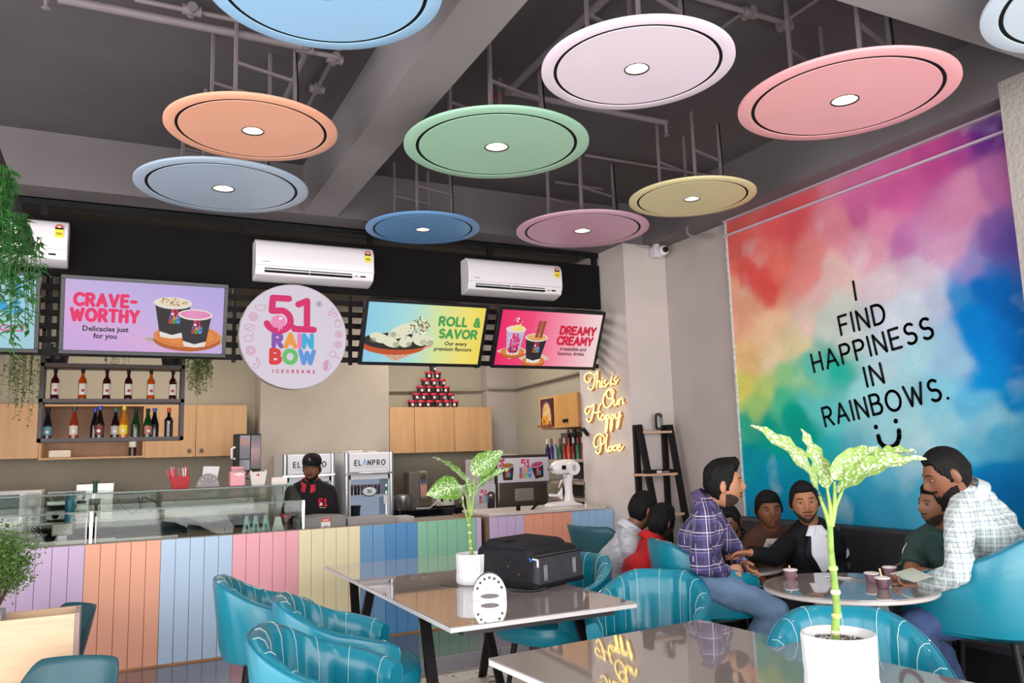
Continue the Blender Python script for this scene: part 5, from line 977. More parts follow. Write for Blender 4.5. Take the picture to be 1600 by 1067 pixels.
# ---- teal tub chairs
def leather(h='077c92'):
    M = mat(h, .33, ns=3, na=.06, bump=.06, bs=45, coat=.15); return M
teal = leather(); teald = leather('08708c'); stitch = mat('d5e3e0', .6)
def tub_chair():
    t = thing('tub_chair', '', 'chair', (0, 0, 0), 0, 'teal tub chairs at the tables')
    SB, TOP, ARM = .50, .895, .70; W_, D_ = .305, .30
    def plan(a, off=0):   # a: angle from the back (+y), radians
        s_, c_ = math.sin(a), math.cos(a); e = .78
        x = (W_+off)*math.copysign(abs(s_)**e, s_); y = (D_+off)*math.copysign(abs(c_)**e, c_)
        if c_ < 0: y = y*1.15
        return x, y
    AM = R_(127)
    def top(a):
        q = abs(a)/AM; q = min(1, max(0, (q-.16)/.78)); q = q*.5+.5*q*q*(3-2*q); return TOP+(ARM-TOP)*q - max(0, abs(a)/AM-.93)*.35
    NA = 73
    def prof(a):
        tp = top(a); th = .058; P = []
        bul = .011*abs(math.cos(a/AM*PI*5.5))
        for f, off, z in ((0, -.13, SB-.045), (0, -.07, SB-.06), (0, -.015, SB-.035), (0, .0, SB+.03), (0, .006, (SB+tp)/2), (0, .012, tp-.03), (0, .006, tp-.008), (0, -.010, tp), (0, -.028-bul*.3, tp+.002), (0, -.045-bul*.6, tp-.012), (0, -.055-bul, tp-.05), (0, -.060-bul, (SB+tp)/2+.04), (0, -.062-bul, SB+.06), (0, -.07, SB-.0)):
            lean = .03*(z-SB)/(TOP-SB)*max(0, math.cos(a)); x, y = plan(a, off); P.append(V((x, y+lean, z)))
        return P
    PR = [prof(-AM+2*AM*i/(NA-1)) for i in range(NA)]
    k = len(PR[0]); mb = MB(); P = [p for r in PR for p in r]
    F = [(i*k+j, (i+1)*k+j, (i+1)*k+(j+1) % k, i*k+(j+1) % k) for i in range(NA-1) for j in range(k)]+[tuple(range(k)), tuple((NA-1)*k+j for j in range(k-1, -1, -1))]
    mb.add(P, F); br = mb.build('backrest', teal, t, smooth=True)
    for i in range(11):
        a = AM*(2*(i+.5)/11-1)*1.0; a = -AM+2*AM*(i+.5)/11; idx = (a+AM)/(2*AM)*(NA-1); i0 = int(round(idx)); pr = PR[i0]
        pts = [pr[7], pr[8], pr[9], pr[10], (pr[10]+pr[11])/2, pr[11], (pr[11]+pr[12])/2, pr[12]]; c0 = V((0, 0, .6)); pts = [p+(V((0, 0, 1)) if q < 3 else V((-p.x, -p.y, 0)).normalized())*.0015 for q, p in enumerate(pts)]
        MB().tube(pts, .0012, 5).build('stitch_line', stitch, br, smooth=True)
    pts = [pr[6]+V((0, 0, .001)) for pr in PR]; pts = [PR[0][3], PR[0][5]]+pts+[PR[-1][5], PR[-1][3]]
    MB().tube(pts, .0045, 6).build('piping', teald, br, smooth=True)
    P = []
    def seat(r, z): return [((W_-.02)*r*math.copysign(abs(math.cos(b))**.72, math.cos(b)), (.305*r if math.sin(b) < 0 else .20*r)*math.copysign(abs(math.sin(b))**.72, math.sin(b))-.06, z) for b in [2*PI*i/44 for i in range(44)]]
    rings = [seat(.80, SB-.055), seat(.95, SB-.05), seat(1, SB-.03), seat(1.01, SB+.015), seat(.985, SB+.045), seat(.9, SB+.062), seat(.6, SB+.07), seat(.2, SB+.072)]
    mb = MB(); n = 44; P = [p for r in rings for p in r]; mb.add(P, [(i*n+j, i*n+(j+1) % n, (i+1)*n+(j+1) % n, (i+1)*n+j) for i in range(7) for j in range(n)]+[tuple(range(n)), tuple(7*n+j for j in range(n))]); mb.build('seat', teal, t, smooth=True)
    MB().tube([V(p)+V((0, 0, .002)) for p in seat(.985, SB+.045)]+[V(seat(.985, SB+.045)[0])+V((0, 0, .002))], .004, 6).build('seat_piping', teald, t, smooth=True)
    MB().bb(-.17, .17, -.2, .14, SB-.085, SB-.055).build('base_frame', dkb, t)
    for sx in (-1, 1):
        for sy, y0 in ((-1, -.2), (1, .14)): MB().cyl((sx*.16, y0, SB-.07), (sx*.215, y0+sy*.055, 0), .019, .012, 14).build('leg', dkb, t, smooth=True)
    return t
proto = tub_chair(); used = [False]
def chair(x, y, rz, label, z=ZL, sc=1):
    if not used[0]: used[0] = True; o = proto; o.location = (x, y, z); o.rotation_euler = (0, 0, rz); o['label'] = label
    else: o = clone(proto, (x, y, z), rz, label)
    o.scale = (sc, sc, sc); return o
# seat of the chair faces local -y;  rz = +90deg turns it towards +x
chair(.84, 4.86, R_(82), 'teal tub chair farthest left at the long table, before the pink counter boards')
chair(1.02, 3.98, R_(78), 'teal tub chair left of the long table, its seat showing beside the table leg')
chair(.80, 3.22, R_(70), 'nearest teal tub chair at the bottom left, cut off by the picture edge')
chD = chair(2.60, 3.66, R_(-50), 'teal tub chair right of the long table, stitched inner back facing the camera'); chD.scale = (1.03, 1.03, .955)
chair(2.44, 4.40, R_(-75), 'teal tub chair half hidden behind the black bag and the long table')
chair(2.44, 2.16, R_(-40), 'teal tub chair behind the large white pot at the nearest table')
q = pd(1102, 930, 4.84); chF = chair(q.x, q.y, R_(76), 'teal tub chair under the man in the purple plaid shirt', z=0); chF.scale = (.95, .95, 1.0)
chH = q = pd(1548, 950, 3.92); chH = chair(q.x, q.y, R_(194), 'teal tub chair at the right edge under the man in the white plaid shirt', z=0); chH.scale = (1.06, 1.06, 1.15)
# ---- dark teal plastic shell chairs
shellm = mat('23505a', .45, ns=3, na=.04)
def shell_chair(x, y, rz, label, sc=1, z=ZL, legs=True):
    t = thing('plastic_chair', label, 'chair', (x, y, z), rz, 'dark teal plastic shell chairs'); t.scale = (sc,)*3
    AM = R_(105)
    def f(u, v):
        a = -AM+2*AM*u; q = min(1, max(0, (abs(a)/AM-.42)/.55)); q = q*q*(3-2*q); tp = .84-.22*q
        z_ = .42+(tp-.42)*v; r = .20+.07*v**.8; s_, c_ = math.sin(a), math.cos(a)
        return V((r*1.05*math.copysign(abs(s_)**.85, s_), r*math.copysign(abs(c_)**.85, c_)*(1 if c_ > 0 else .8)+.03*v, z_))
    o = MB().grid(f, 41, 10).build('shell_back', shellm, t, smooth=2); m_ = o.modifiers.new('thick', 'SOLIDIFY'); m_.thickness = .008
    MB().lathe([(0, .40), (.17, .40), (.205, .42), (.205, .435), (.16, .425), (0, .42)], n=32).build('seat', shellm, t, smooth=True)
    for sx in (-1, 1):
        for sy in (-1, 1): MB().cyl((sx*.12, sy*.12, .41), (sx*.22, sy*.22, 0), .014, .010, 10).build('leg', dkb, t, smooth=True)
    return t
q = pd(78, 1000, 4.85); shell_chair(q.x, q.y, R_(-60), 'dark teal plastic chair just behind the oak planter box at the left', z=ZL, sc=.80)
q = pd(84, 1040, 3.38); shell_chair(q.x, q.y, R_(-30), 'dark teal plastic chair at the bottom left corner in front of the planter box', z=ZL, sc=.82)
q = pd(960, 900, 5.86); shell_chair(q.x, q.y, R_(98), 'dark teal plastic chair of the man in the speckled white shirt', z=0, sc=1.08)
# ---- planter divider on the left with a shrub tray
oak = mat('d3b392', .5, ns=5, na=.10, stretch=(.6, 1, 9)); oaks = mat('a88e88', .5)
fx = at(123, 958, 'Y', 4.6); x1 = fx.x; zt = fx.z; bk = at(131, 945, 'Z', zt); y1 = max(4.75, min(5.0, bk.y))
pb = thing('planter_divider', 'oak clad planter box divider at the left edge', 'planter')
MB().bb(-2.2, x1, 4.6, 4.618, ZL, zt).build('front_panel', oak, pb); MB().bb(-2.2, x1, y1-.018, y1, ZL, zt).build('rear_panel', oak, pb); MB().bb(x1-.018, x1+.004, 4.6, y1, ZL, zt+.002).build('end_panel', oaks, pb)
MB().bb(-2.2, x1-.018, 4.618, y1-.018, zt-.10, zt-.085).build('inner_floor', mat('b89468', .6), pb)
tray = thing('planter_tray', 'weathered grey rectangular tray sitting in the oak divider', 'tray', (0, 0, 0)); gm_ = mat('a9a6ad', .6, ns=12, na=.12); xr = x1-.33
ym = (4.618+y1-.018)/2; mb = MB(); o0, o1 = (4.63, y1-.03)
for a in ((-1.6, xr, 4.625, 4.655, zt-.085, zt+.03), (-1.6, xr, y1-.05, y1-.022, zt-.085, zt+.03), (xr-.03, xr, 4.655, y1-.05, zt-.085, zt+.03), (-1.6, -1.57, 4.655, y1-.05, zt-.085, zt+.03)): MB().bb(*a).build('tray_side', gm_, tray, bevel=.006)
MB().bb(-1.57, xr-.03, 4.655, y1-.05, zt-.085, zt-.0).build('soil', mat('4a4234', .9, ns=40, na=.4, bump=.5), tray)
def shrub(x, y, z, h, label, seed, n=26, wd=.2):
    rd = random.Random(seed); t = thing('shrub', label, 'plant', (x, y, z)); st = MB(); lf = MB()
    for i in range(n):
        a = rd.uniform(0, 2*PI); r = wd*rd.uniform(.3, 1); L_ = h*rd.uniform(.45, 1); tip = V((r*math.cos(a), r*math.sin(a)*.7, L_)); mid = tip*.5+V((0, 0, L_*.15)); st.tube([V((0, 0, 0)), mid, tip], [.006, .0035, .002], 5)
        for j in range(130):
            c_ = tip.lerp(mid, rd.random()**1.3*.9)+V((rd.gauss(0, .030), rd.gauss(0, .03), rd.gauss(0, .03))); d = V((rd.gauss(0, 1), rd.gauss(0, 1), rd.gauss(.2, .8))).normalized(); s_ = d.orthogonal().normalized(); l = rd.uniform(.010, .024)
            lf.add([c_, c_+d*l*.5+s_*l*.25, c_+d*l, c_+d*l*.5-s_*l*.25], [(0, 1, 2, 3)])
    tag(st.build('branches', mat('4a3c28', .7), t), kind='stuff'); tag(lf.build('foliage', mat('4f7030', .6, ns=25, na=.35), t, fix=False), kind='stuff'); return t
sx = at(8, 965, 'Y', 4.75).x; shrub(sx-.05, 4.76, zt, .42, 'small leafy green shrub growing in the grey tray at the left edge', 11, 46, .17)
# ---- hanging greenery in front of the left screen, on a dark slanted arm
hp = thing('hanging_frame', 'dark slanted hanging arm at the upper left holding long trailing greenery', 'frame')
a = at(-14, 225, 'Y', 3.3); b = at(47, 385, 'Y', 3.75); c_ = at(-20, 352, 'Y', 3.75); c_.z = b.z+.03; c_.y = b.y; c_.x = b.x-.6
MB().beam(a, b, .035, .035).build('slanted_arm', blackmetal, hp); MB().beam(b+V((-.02, 0, .03)), c_, .03, .03).build('cross_arm', blackmetal, hp); MB().beam(a, V((a.x-.05, a.y-.05, ZS)), .02, .02).build('drop_rod', blackmetal, hp)
lk = dict(cols=('2c6428', '35622c'), pot=False, dark=True, leaf=.044, grp='long hanging green vines at the upper left')
p = at(4, 262, 'Y', 3.35); trailing(p.x, 3.36, p.z, .86, .04, 'dense green hanging vine at the very left edge', n=17, seed=21, **lk)
p = at(30, 335, 'Y', 3.45); trailing(p.x, 3.46, p.z, .72, .035, 'dense green hanging vine draping down to the pale blue screen', n=14, seed=22, **lk)
p = at(46, 372, 'Y', 3.5); trailing(p.x+.01, 3.50, p.z, .42, .03, 'thin short hanging vine at the tip of the slanted arm', n=4, seed=23, **lk)
# ---- ladder shelf
ls_ = thing('ladder_shelf', 'black leaning ladder shelf with light wood boards beside the pillar', 'shelf')
Yf = 6.04
for px0, px1, yy1 in ((998, 1020.7, 782), (1046, 1068, 789)):
    top_ = at(px0, 664, 'Y', 6.0); bot = at(px1, yy1, 'X', top_.x); d = (bot-top_); k = (ZL-top_.z)/d.z; MB().beam(top_, top_+d*k, .035, .055, up=(1, 0, 0)).build('front_leg', dkb, ls_)
for px0 in (994, 1038): q = at(px0, 664, 'Y', 6.06); MB().bb(q.x-.025, q.x+.025, 6.05, 6.085, ZL+.1, q.z).build('rear_leg', dkb, ls_)
bw_ = mat('c9a388', .5, ns=5, na=.1, stretch=(1, 6, 6))
for (pxa, pxb, py, yq) in ((1008, 1050, 675, 5.96), (1013, 1059, 742, 5.84), (1020, 1070, 806, 5.72)):
    l_ = at(pxa, py, 'Y', yq); r_ = at(pxb, py, 'Y', yq); MB().bb(l_.x-.02, r_.x, yq, 6.05, l_.z-.012, l_.z+.008).build('shelf_board', bw_, ls_)
q = at(1031, 672, 'Y', 6.0); t = thing('capsule_speaker', 'black capsule-shaped device with a pale stripe on the ladder shelf', 'device', (q.x, 6.01, q.z+.003)); MB().tube([(0, 0, 0), (0, 0, .012), (0, 0, .035), (0, 0, .12), (0, 0, .143), (0, 0, .155)], [.02, .034, .037, .037, .034, .02], 20).build('body', mat('0e0d0f', .15, coat=.6), t, smooth=True); MB().bb(-.004, .006, -.0385, -.036, .04, .11).build('stripe', mat('b9a4a0', .3), t)
q = at(1036, 741, 'Y', 5.88); t = thing('router', 'flat black set-top box with a white sticker on the middle ladder board', 'device', (q.x, 5.92, at(1036, 742, 'Y', 5.84).z+.009)); MB().bb(-.13, .14, -.05, .09, 0, .038).build('casing', mat('141214', .4), t, bevel=.003); MB().bb(-.075, -.02, -.052, -.05, .008, .030).build('sticker', mat('d8d2d2', .5), t); MB().bb(-.01, .06, -.052, -.05, .012, .02).build('print', mat('b8b2b2', .5), t)
# ---- security camera and its cable
q = at(1026, 391, 'X', 4.62); t = thing('security_camera', 'white security camera under the beam at the pillar corner', 'camera', (4.60, 6.02, 3.33)); MB().lathe([(0, 0), (.035, 0), (.035, .02), (0, .02)], (0, .02, .05)).build('mount', mat('e0d8dc', .4), t, smooth=True); MB().bb(-.05, .035, -.02, .07, -.06, .055).build('junction_box', mat('d6cdd2', .4), t, bevel=.008); MB().ell((.03, -.05, .0), (.05, .05, .05)).build('ball_head', mat('e4dce0', .3), t, smooth=True); MB().cyl((.02, -.085, -.002), (.02, -.104, -.004), .028, n=20).build('lens', mat('121014', .2), t, smooth=True)
MB().tube([(4.54, 6.03, 3.36), (4.47, 6.08, 3.375), (4.40, 6.09, 3.39)], .004).build('cable', mat('8c8488', .5), t).location = (-4.60, -6.02, -3.33)
# ---- neon sign
XN = XP-.03
ns = thing('neon_sign', 'glowing yellow neon script reading This is Our Happy Place on the pillar', 'neon sign', (0, 0, 0))
nm_ = mat('ffe27a', emit=2.3); halo = mat('e88a48', .5, emit=.55)  # orange glow around the tubes painted into the acrylic backing as emission
Z5 = lambda pts: [(900+x/7.11, 570+y/7.11) for x, y in pts]
NW = {
 'This': [[(165,150),(150,185),(115,190),(93,155),(108,105),(160,88),(205,108),(240,80)], [(212,100),(208,170),(195,240),(165,275),(133,255)], [(238,70),(236,150),(226,258)], [(230,210),(252,180),(266,195),(262,245),(278,240)], [(290,180),(284,240),(302,235)], [(292,145),(293,148)], [(330,170),(312,195),(335,225),(325,245),(305,240)], [(335,225),(360,205)]],
 'is': [[(397,130),(382,215),(410,205)], [(402,95),(403,98)], [(445,135),(420,165),(445,195),(435,215),(410,210)], [(445,195),(465,165)]],
 'Our': [[(410,335),(420,300),(385,268),(335,300),(300,380),(310,450),(350,475),(395,430),(410,350),(380,285),(345,290),(340,350),(375,375),(405,368)], [(425,385),(420,440),(445,445),(462,390),(458,445)], [(480,390),(478,445)], [(480,400),(500,372),(520,385),(515,430),(535,420)]],
 'Happy': [[(150,520),(118,545),(100,510),(125,470),(165,465),(200,440)], [(200,440),(190,520),(170,600),(145,635),(115,600)], [(278,430),(255,470),(245,560),(262,610),(280,600)], [(170,540),(270,520)], [(318,570),(290,560),(275,600),(300,610),(322,570),(325,610)], [(340,555),(325,730),(338,735),(350,640),(345,610)], [(340,565),(365,560),(360,600),(345,605)], [(392,550),(378,715),(392,720),(402,640),(395,600)], [(392,560),(418,550),(412,595),(397,600)], [(440,545),(438,590),(462,590),(480,530)], [(490,520),(480,610),(465,690),(450,695),(460,640),(500,560)]],
 'Place': [[(245,905),(215,915),(197,870),(215,800),(265,770),(310,800),(305,870),(265,895)], [(270,800),(275,900),(265,965),(240,985),(218,960)], [(345,770),(332,860),(335,950),(360,965)], [(398,905),(368,910),(360,950),(385,955),(402,910),(405,950)], [(445,900),(415,910),(410,945),(440,945)], [(455,930),(490,910),(480,885),(460,910),(465,950),(500,945),(522,905)]],
}
for wd_, sts in NW.items():
    root_w = None; mb = MB(); hb = MB()
    for st_ in sts:
        pts = [at(a, b, 'X', XN) for a, b in Z5(st_)]
        if len(pts) > 2:   # Catmull-Rom smoothing
            q = []; 
            for i in range(len(pts)-1):
                p0, p1, p2, p3 = pts[max(i-1, 0)], pts[i], pts[i+1], pts[min(i+2, len(pts)-1)]
                for k in range(4): f = k/4; q.append(.5*((2*p1)+(-p0+p2)*f+(2*p0-5*p1+4*p2-p3)*f*f+(-p0+3*p1-3*p2+p3)*f**3))
            pts = q+[pts[-1]]
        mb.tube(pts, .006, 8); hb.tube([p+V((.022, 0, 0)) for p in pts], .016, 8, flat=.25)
    g_ = hb.build('acrylic_glow', halo, ns, smooth=True); mb.build('neon_tube', nm_, ns, smooth=True)
q0 = at(911, 670, 'X', XP-.02); q1 = at(919, 680, 'X', XP-.02); t = thing('power_adapter', 'small black power adapter hanging beside the neon sign', 'adapter'); MB().beam(q0, q1, .03, .03).build('adapter_body', black_m, t, bevel=.004)
MB().tube([at(903, 630, 'X', XP-.01), at(907, 655, 'X', XP-.01), q0], .003).build('cable', mat('b8a8a0', .5), t); MB().tube([q1, at(924, 679, 'X', XP-.01), at(928, 681, 'X', XP-.02)], .003).build('cable', mat('d89880', .5), t)
# ================================================================= ON THE TABLES
def leafmat(base, spk, amt):
    M = bpy.data.materials.new('m_leaf'); M.use_nodes = True; nt = M.node_tree; N = nt.nodes; L = nt.links; b = N['Principled BSDF']; b.inputs['Roughness'].default_value = .35
    tc = N.new('ShaderNodeTexCoord'); sp = N.new('ShaderNodeSeparateXYZ'); L.new(tc.outputs['Generated'], sp.inputs[0])
    vo = N.new('ShaderNodeTexNoise'); vo.inputs['Scale'].default_value = 120; vo.inputs['Detail'].default_value = 3; L.new(tc.outputs['Object'], vo.inputs['Vector'])
    ab = N.new('ShaderNodeMath'); ab.operation = 'SUBTRACT'; ab.inputs[1].default_value = .5; L.new(sp.outputs[0], ab.inputs[0]); a2 = N.new('ShaderNodeMath'); a2.operation = 'ABSOLUTE'; L.new(ab.outputs[0], a2.inputs[0])
    th = N.new('ShaderNodeMath'); th.operation = 'MULTIPLY_ADD'; th.inputs[1].default_value = .32; th.inputs[2].default_value = .575-amt*.1; L.new(a2.outputs[0], th.inputs[0])
    gt = N.new('ShaderNodeMath'); gt.operation = 'GREATER_THAN'; L.new(vo.outputs['Fac'], gt.inputs[0]); L.new(th.outputs[0], gt.inputs[1])
    mx = N.new('ShaderNodeMix'); mx.data_type = 'RGBA'; L.new(gt.outputs[0], mx.inputs[0]); mx.inputs[6].default_value = lin(base); mx.inputs[7].default_value = lin(spk)
    lt = N.new('ShaderNodeMath'); lt.operation = 'LESS_THAN'; lt.inputs[1].default_value = .018; L.new(a2.outputs[0], lt.inputs[0])
    m2 = N.new('ShaderNodeMix'); m2.data_type = 'RGBA'; L.new(lt.outputs[0], m2.inputs[0]); L.new(mx.outputs[2], m2.inputs[6]); m2.inputs[7].default_value = lin('b9d890'); L.new(m2.outputs[2], b.inputs['Base Color'])
    b.inputs['Subsurface Weight'].default_value = 0; return M
lm1 = leafmat('5f8a2e', 'cfdcc0', .7); lm2 = leafmat('88a850', 'd8e2c8', .85)
def leaf(t, base, tip, wd, nrm, m, droop=.1, fold=.25, curl=0):
    """one broad leaf from base to tip (local to the plant), built in its own frame"""
    base, tip = V(base), V(tip); d = tip-base; L_ = d.length; d.normalize(); n = V(nrm); x = d.cross(n).normalized(); n = x.cross(d)
    mb = MB()
    def f(u, v):
        t_ = v; w_ = wd*(math.sin(PI*min(1, t_**.75))**.75)*(1-.25*t_) if 0 < t_ < 1 else 0.001
        s_ = (u-.5)*2; return V((s_*w_, t_*L_, fold*abs(s_)*w_+droop*L_*math.sin(PI*t_)+.006*math.sin(t_*26+s_*4)*abs(s_)+curl*L_*t_*t_))
    mb.grid(f, 9, 17); o = mb.build('leaf', m, t, smooth=2, fix=False)
    M = Matrix((( x.x, d.x, n.x, base.x), (x.y, d.y, n.y, base.y), (x.z, d.z, n.z, base.z), (0, 0, 0, 1))); o.matrix_local = M
    return o
def pot(t, r, h, name='pot'):
    # fluted ceramic pot: wavy plan, rounded foot
    n = 96; mb = MB(); pr = [(0.0, 0), (.80, 0), (.93, .03), (1.0, .12), (.98, .35), (.95, .42), (.965, .55), (.985, .97), (.97, 1.0), (.92, 1.0), (.90, .96), (.88, .86), (0, .86)]
    P = []
    for q, z in pr:
        for j in range(n):
            a = 2*PI*j/n; fl = 1+(.016*math.cos(a*22+z*2.5) if .4 < z < .99 and q > .93 else 0); P.append((r*q*fl*math.cos(a), r*q*fl*math.sin(a), h*z))
    k = len(pr); mb.add(P, [(i*n+j, i*n+(j+1) % n, (i+1)*n+(j+1) % n, (i+1)*n+j) for i in range(k-1) for j in range(n)])
    mb.build(name, mat('ecebed', .3, coat=.3), t, smooth=2)
    MB().lathe([(0, .885*h), (.6*r, .885*h), (.885*r, .87*h)], n=30, cap=False).build('soil', mat('5a4c48', .95, ns=60, na=.5, bump=1, bs=120), t, smooth=True)
    mb = MB(); rd = random.Random(3)
    for i in range(60): a, q = rd.uniform(0, 6.3), .82*r*math.sqrt(rd.random()); mb.ell((q*math.cos(a), q*math.sin(a), .885*h), (rd.uniform(.002, .0045),)*3, n=5, m=4)
    tag(mb.build('perlite', mat('cfc8c4', .8, ns=80, na=.4), t), kind='stuff')
W = lambda px, py, d: pd(px, py, d)
def plant(label, base, r, h, stem_px, leaves, m, d0):
    t = thing('potted_plant', label, 'plant', base); b = V(base); pot(t, r, h)
    sp_ = [W(x, y, d0)-b for x, y in stem_px]; n = len(sp_); r0 = r*.115
    MB().tube(sp_, [r0*(1.05-.35*i/(n-1)) for i in range(n)], 12).build('stem', mat('7c9c46', .5, ns=40, na=.25), t, smooth=True)
    for f, hh in ((.15, 'c9b49a'), (.32, 'b9c078'), (.5, 'cfc8a4'), (.66, 'a9b878')):
        i = f*(n-1); p = sp_[int(i)].lerp(sp_[min(n-1, int(i)+1)], i-int(i)); MB().lathe([(r0*1.02, -.006), (r0*1.22, 0), (r0*.98, .008)], p, 14, cap=False).build('leaf_scar', mat(hh, .7, ns=60, na=.3), t, smooth=True)
    for pet, bs, tp, wd, nr, kw in leaves:
        q = [W(x, y, d)-b for x, y, d in pet]; MB().tube(q, [r0*.55, r0*.45, r0*.3][:len(q)] if len(q) == 3 else [r0*.5]+[r0*.35]*(len(q)-1), 8).build('petiole', mat('8fb050', .45), t, smooth=True)
        leaf(t, W(*bs)-b, W(*tp)-b, wd, nr, m, **kw)
    return t
b1_ = at(739, 912, 'Z', ZT); D1 = (CAMR.transposed() @ (b1_-CAMP)).z*-1
P1 = plant('speckled dieffenbachia in a white fluted pot beside the black bag', (b1_.x, b1_.y, ZT), .10, .178, [(737, 866), (735, 845), (733, 820), (735, 800)],
 [([(734, 822, D1), (727, 800, D1), (718, 762, D1)], (722, 760, D1), (666, 774, D1-.12), .088, (.35, -.75, .5), dict(droop=.08, fold=.1)),
  ([(735, 805, D1), (731, 785, D1), (724, 760, D1)], (728, 752, D1), (676, 714, D1+.12), .05, (.3, -.5, .8), dict(droop=.05, fold=.3)),
  ([(737, 805, D1), (740, 775, D1), (741, 748, D1)], (738, 742, D1), (786, 705, D1+.08), .082, (-.35, -.75, .5), dict(droop=.1, fold=.12)),
  ([(737, 800, D1), (740, 775, D1), (748, 762, D1)], (744, 762, D1), (795, 733, D1-.05), .05, (-.1, -.6, .8), dict(droop=.06, fold=.3)),
  ([(736, 805, D1), (735, 790, D1), (733, 775, D1)], (734, 776, D1), (728, 744, D1+.05), .035, (.1, -.9, .2), dict(droop=.04, fold=.5))], lm1, D1)
b2_ = at(1318, 1100, 'Z', ZT); D2 = (CAMR.transposed() @ (b2_-CAMP)).z*-1
P2 = plant('large speckled dieffenbachia in a white fluted pot on the nearest table', (b2_.x, b2_.y, ZT), .108, .205, [(1307, 1010), (1305, 980), (1308, 950), (1303, 900), (1298, 860), (1297, 822)],
 [([(1298, 830, D2), (1290, 800, D2), (1280, 775, D2)], (1284, 782, D2), (1174, 664, D2-.12), .062, (.5, -.8, .35), dict(droop=.10, fold=.12)),
  ([(1298, 820, D2), (1297, 790, D2), (1292, 762, D2)], (1294, 765, D2+.03), (1252, 670, D2+.10), .055, (.2, -.9, .3), dict(droop=.03, fold=.1)),
  ([(1299, 820, D2), (1304, 785, D2), (1304, 752, D2)], (1298, 747, D2), (1376, 700, D2+.08), .045, (-.1, -.8, .6), dict(droop=.10, fold=.25)),
  ([(1300, 822, D2), (1306, 790, D2), (1318, 762, D2)], (1306, 768, D2), (1447, 716, D2-.1), .04, (-.2, -.7, .7), dict(droop=.16, fold=.3)),
  ([(1352, 728, D2), (1366, 718, D2)], (1356, 722, D2+.02), (1432, 706, D2+.04), .025, (-.1, -.6, .8), dict(droop=.12, fold=.3))], lm2, D2)
# napkin holder on the long table
def nap_holder(x, y, z, rz, label):
    t = thing('napkin_holder', label, 'napkin holder', (x, y, z), rz); st = mat('cfcdd0', .12, m=.85); n = 20
    R1, H1 = .088, .112
    out = [(R1*math.cos(a), .0+H1*math.sin(a)) for a in [PI*i/n for i in range(n+1)]]
    for y0 in (-.030, .027):
        MB().prism([(x_, z_+.028) for x_, z_ in out], y0, y0+.003).build('side_plate', st, t)
        mb = MB()
    MB().prism([(-R1, 0), (R1, 0), (R1, .028), (-R1, .028)], -.030, -.027).prism([(-R1, 0), (R1, 0), (R1, .028), (-R1, .028)], .027, .03).build('lower_band', st, t)
    MB().disc(0, .024, .05, .013, -.0305, n=24).build('slot', mat('6e6866', .3), t, fix=False); MB().bb(-R1, R1, -.03, .03, 0, .003).build('base_plate', st, t)
    for i in range(7): a = R_(25+i*130/6); MB().box((.070*math.cos(a), -.0308, .028+.090*math.sin(a)), (.014, .001, .014), Matrix.Rotation(.3, 3, 'Y')).build('square_hole', mat('3c383a', .4), t)
    return t
q = at(765, 937, 'Z', ZT); nap_holder(q.x, q.y, ZT, R_(-22), 'shiny steel half-round napkin holder in front of the white pot')
q = at(610, 904, 'Z', ZT); r_ = at(716, 910, 'Z', ZT); o = MB().beam(at(688, 914, 'Z', ZT+.004), at(716, 916, 'Z', ZT+.004), .02, .004).build('phone', mat('16181c', .2), None, bevel=.001); tag(o, 'thin black phone-like slab lying left of the white pot on the long table', 'phone')
# ---- backpack
t = thing('backpack', 'black padded backpack lying on the long table behind the pot', 'bag'); bgm = mat('232226', .75, ns=30, na=.15, bump=.3, bs=90); bg2 = mat('3b3b40', .7, ns=20, na=.15, bump=.2, bs=60)
# front face bottom corners and depth direction from the photographed base line
z0 = ZT+.003; q1 = at(836, 922, 'Z', z0); q2 = at(908, 905, 'Z', z0); q0 = at(770, 893, 'Z', z0)
ex = (q2-q1); wx = ex.length; ex.normalize(); ey = V((-ex.y, ex.x, 0)); 
def bp(u, v, w_): return q1+ex*u+ey*v+V((0, 0, w_))
def bagbox(name, m, u0, u1, v0, v1, w0, w1, bev, taper=0, top=0):
    P = [bp(u0, v0, w0), bp(u1, v0, w0), bp(u1, v1, w0), bp(u0, v1, w0), bp(u0+taper, v0+top, w1), bp(u1-taper, v0+top, w1-.01), bp(u1-taper, v1-top, w1+.0), bp(u0+taper, v1-top, w1+.0)]
    return MB().add(P, [(3, 2, 1, 0), (4, 5, 6, 7), (0, 1, 5, 4), (1, 2, 6, 5), (2, 3, 7, 6), (3, 0, 4, 7)]).build(name, m, t, bevel=bev, seg=4)
bagbox('main_body', bgm, -.02, wx+.02, 0, .46, 0, .225, .045, .012, .01); bagbox('front_pocket', bg2, .0, wx, -.025, .03, .02, .185, .018, .012, .004); bagbox('lid_pocket', bgm, -.01, wx-.02, 0.06, .42, .21, .262, .03, .03, .04); bagbox('base_panel', mat('1b1a1d', .7), -.012, wx+.015, -.018, .44, 0, .035, .012)
MB().tube([bp(-.015, .02, .172), bp(.02, -.028, .178), bp(wx-.02, -.028, .178), bp(wx+.012, .02, .172)], .0035, 6).build('zip', mat('101012', .4), t, smooth=True)
q = bp(-.005, -.03, .165); MB().box(q-V((0, 0, .02)), (.012, .006, .04)).cyl(q, q+V((-.03, .01, .008)), .005).build('zip_pull', mat('d9d9dc', .3), t, bevel=.002); MB().cyl(bp(-.045, .0, .178), bp(-.035, -.01, .160), .005).build('blue_tag', mat('1c6ac8', .4), t)
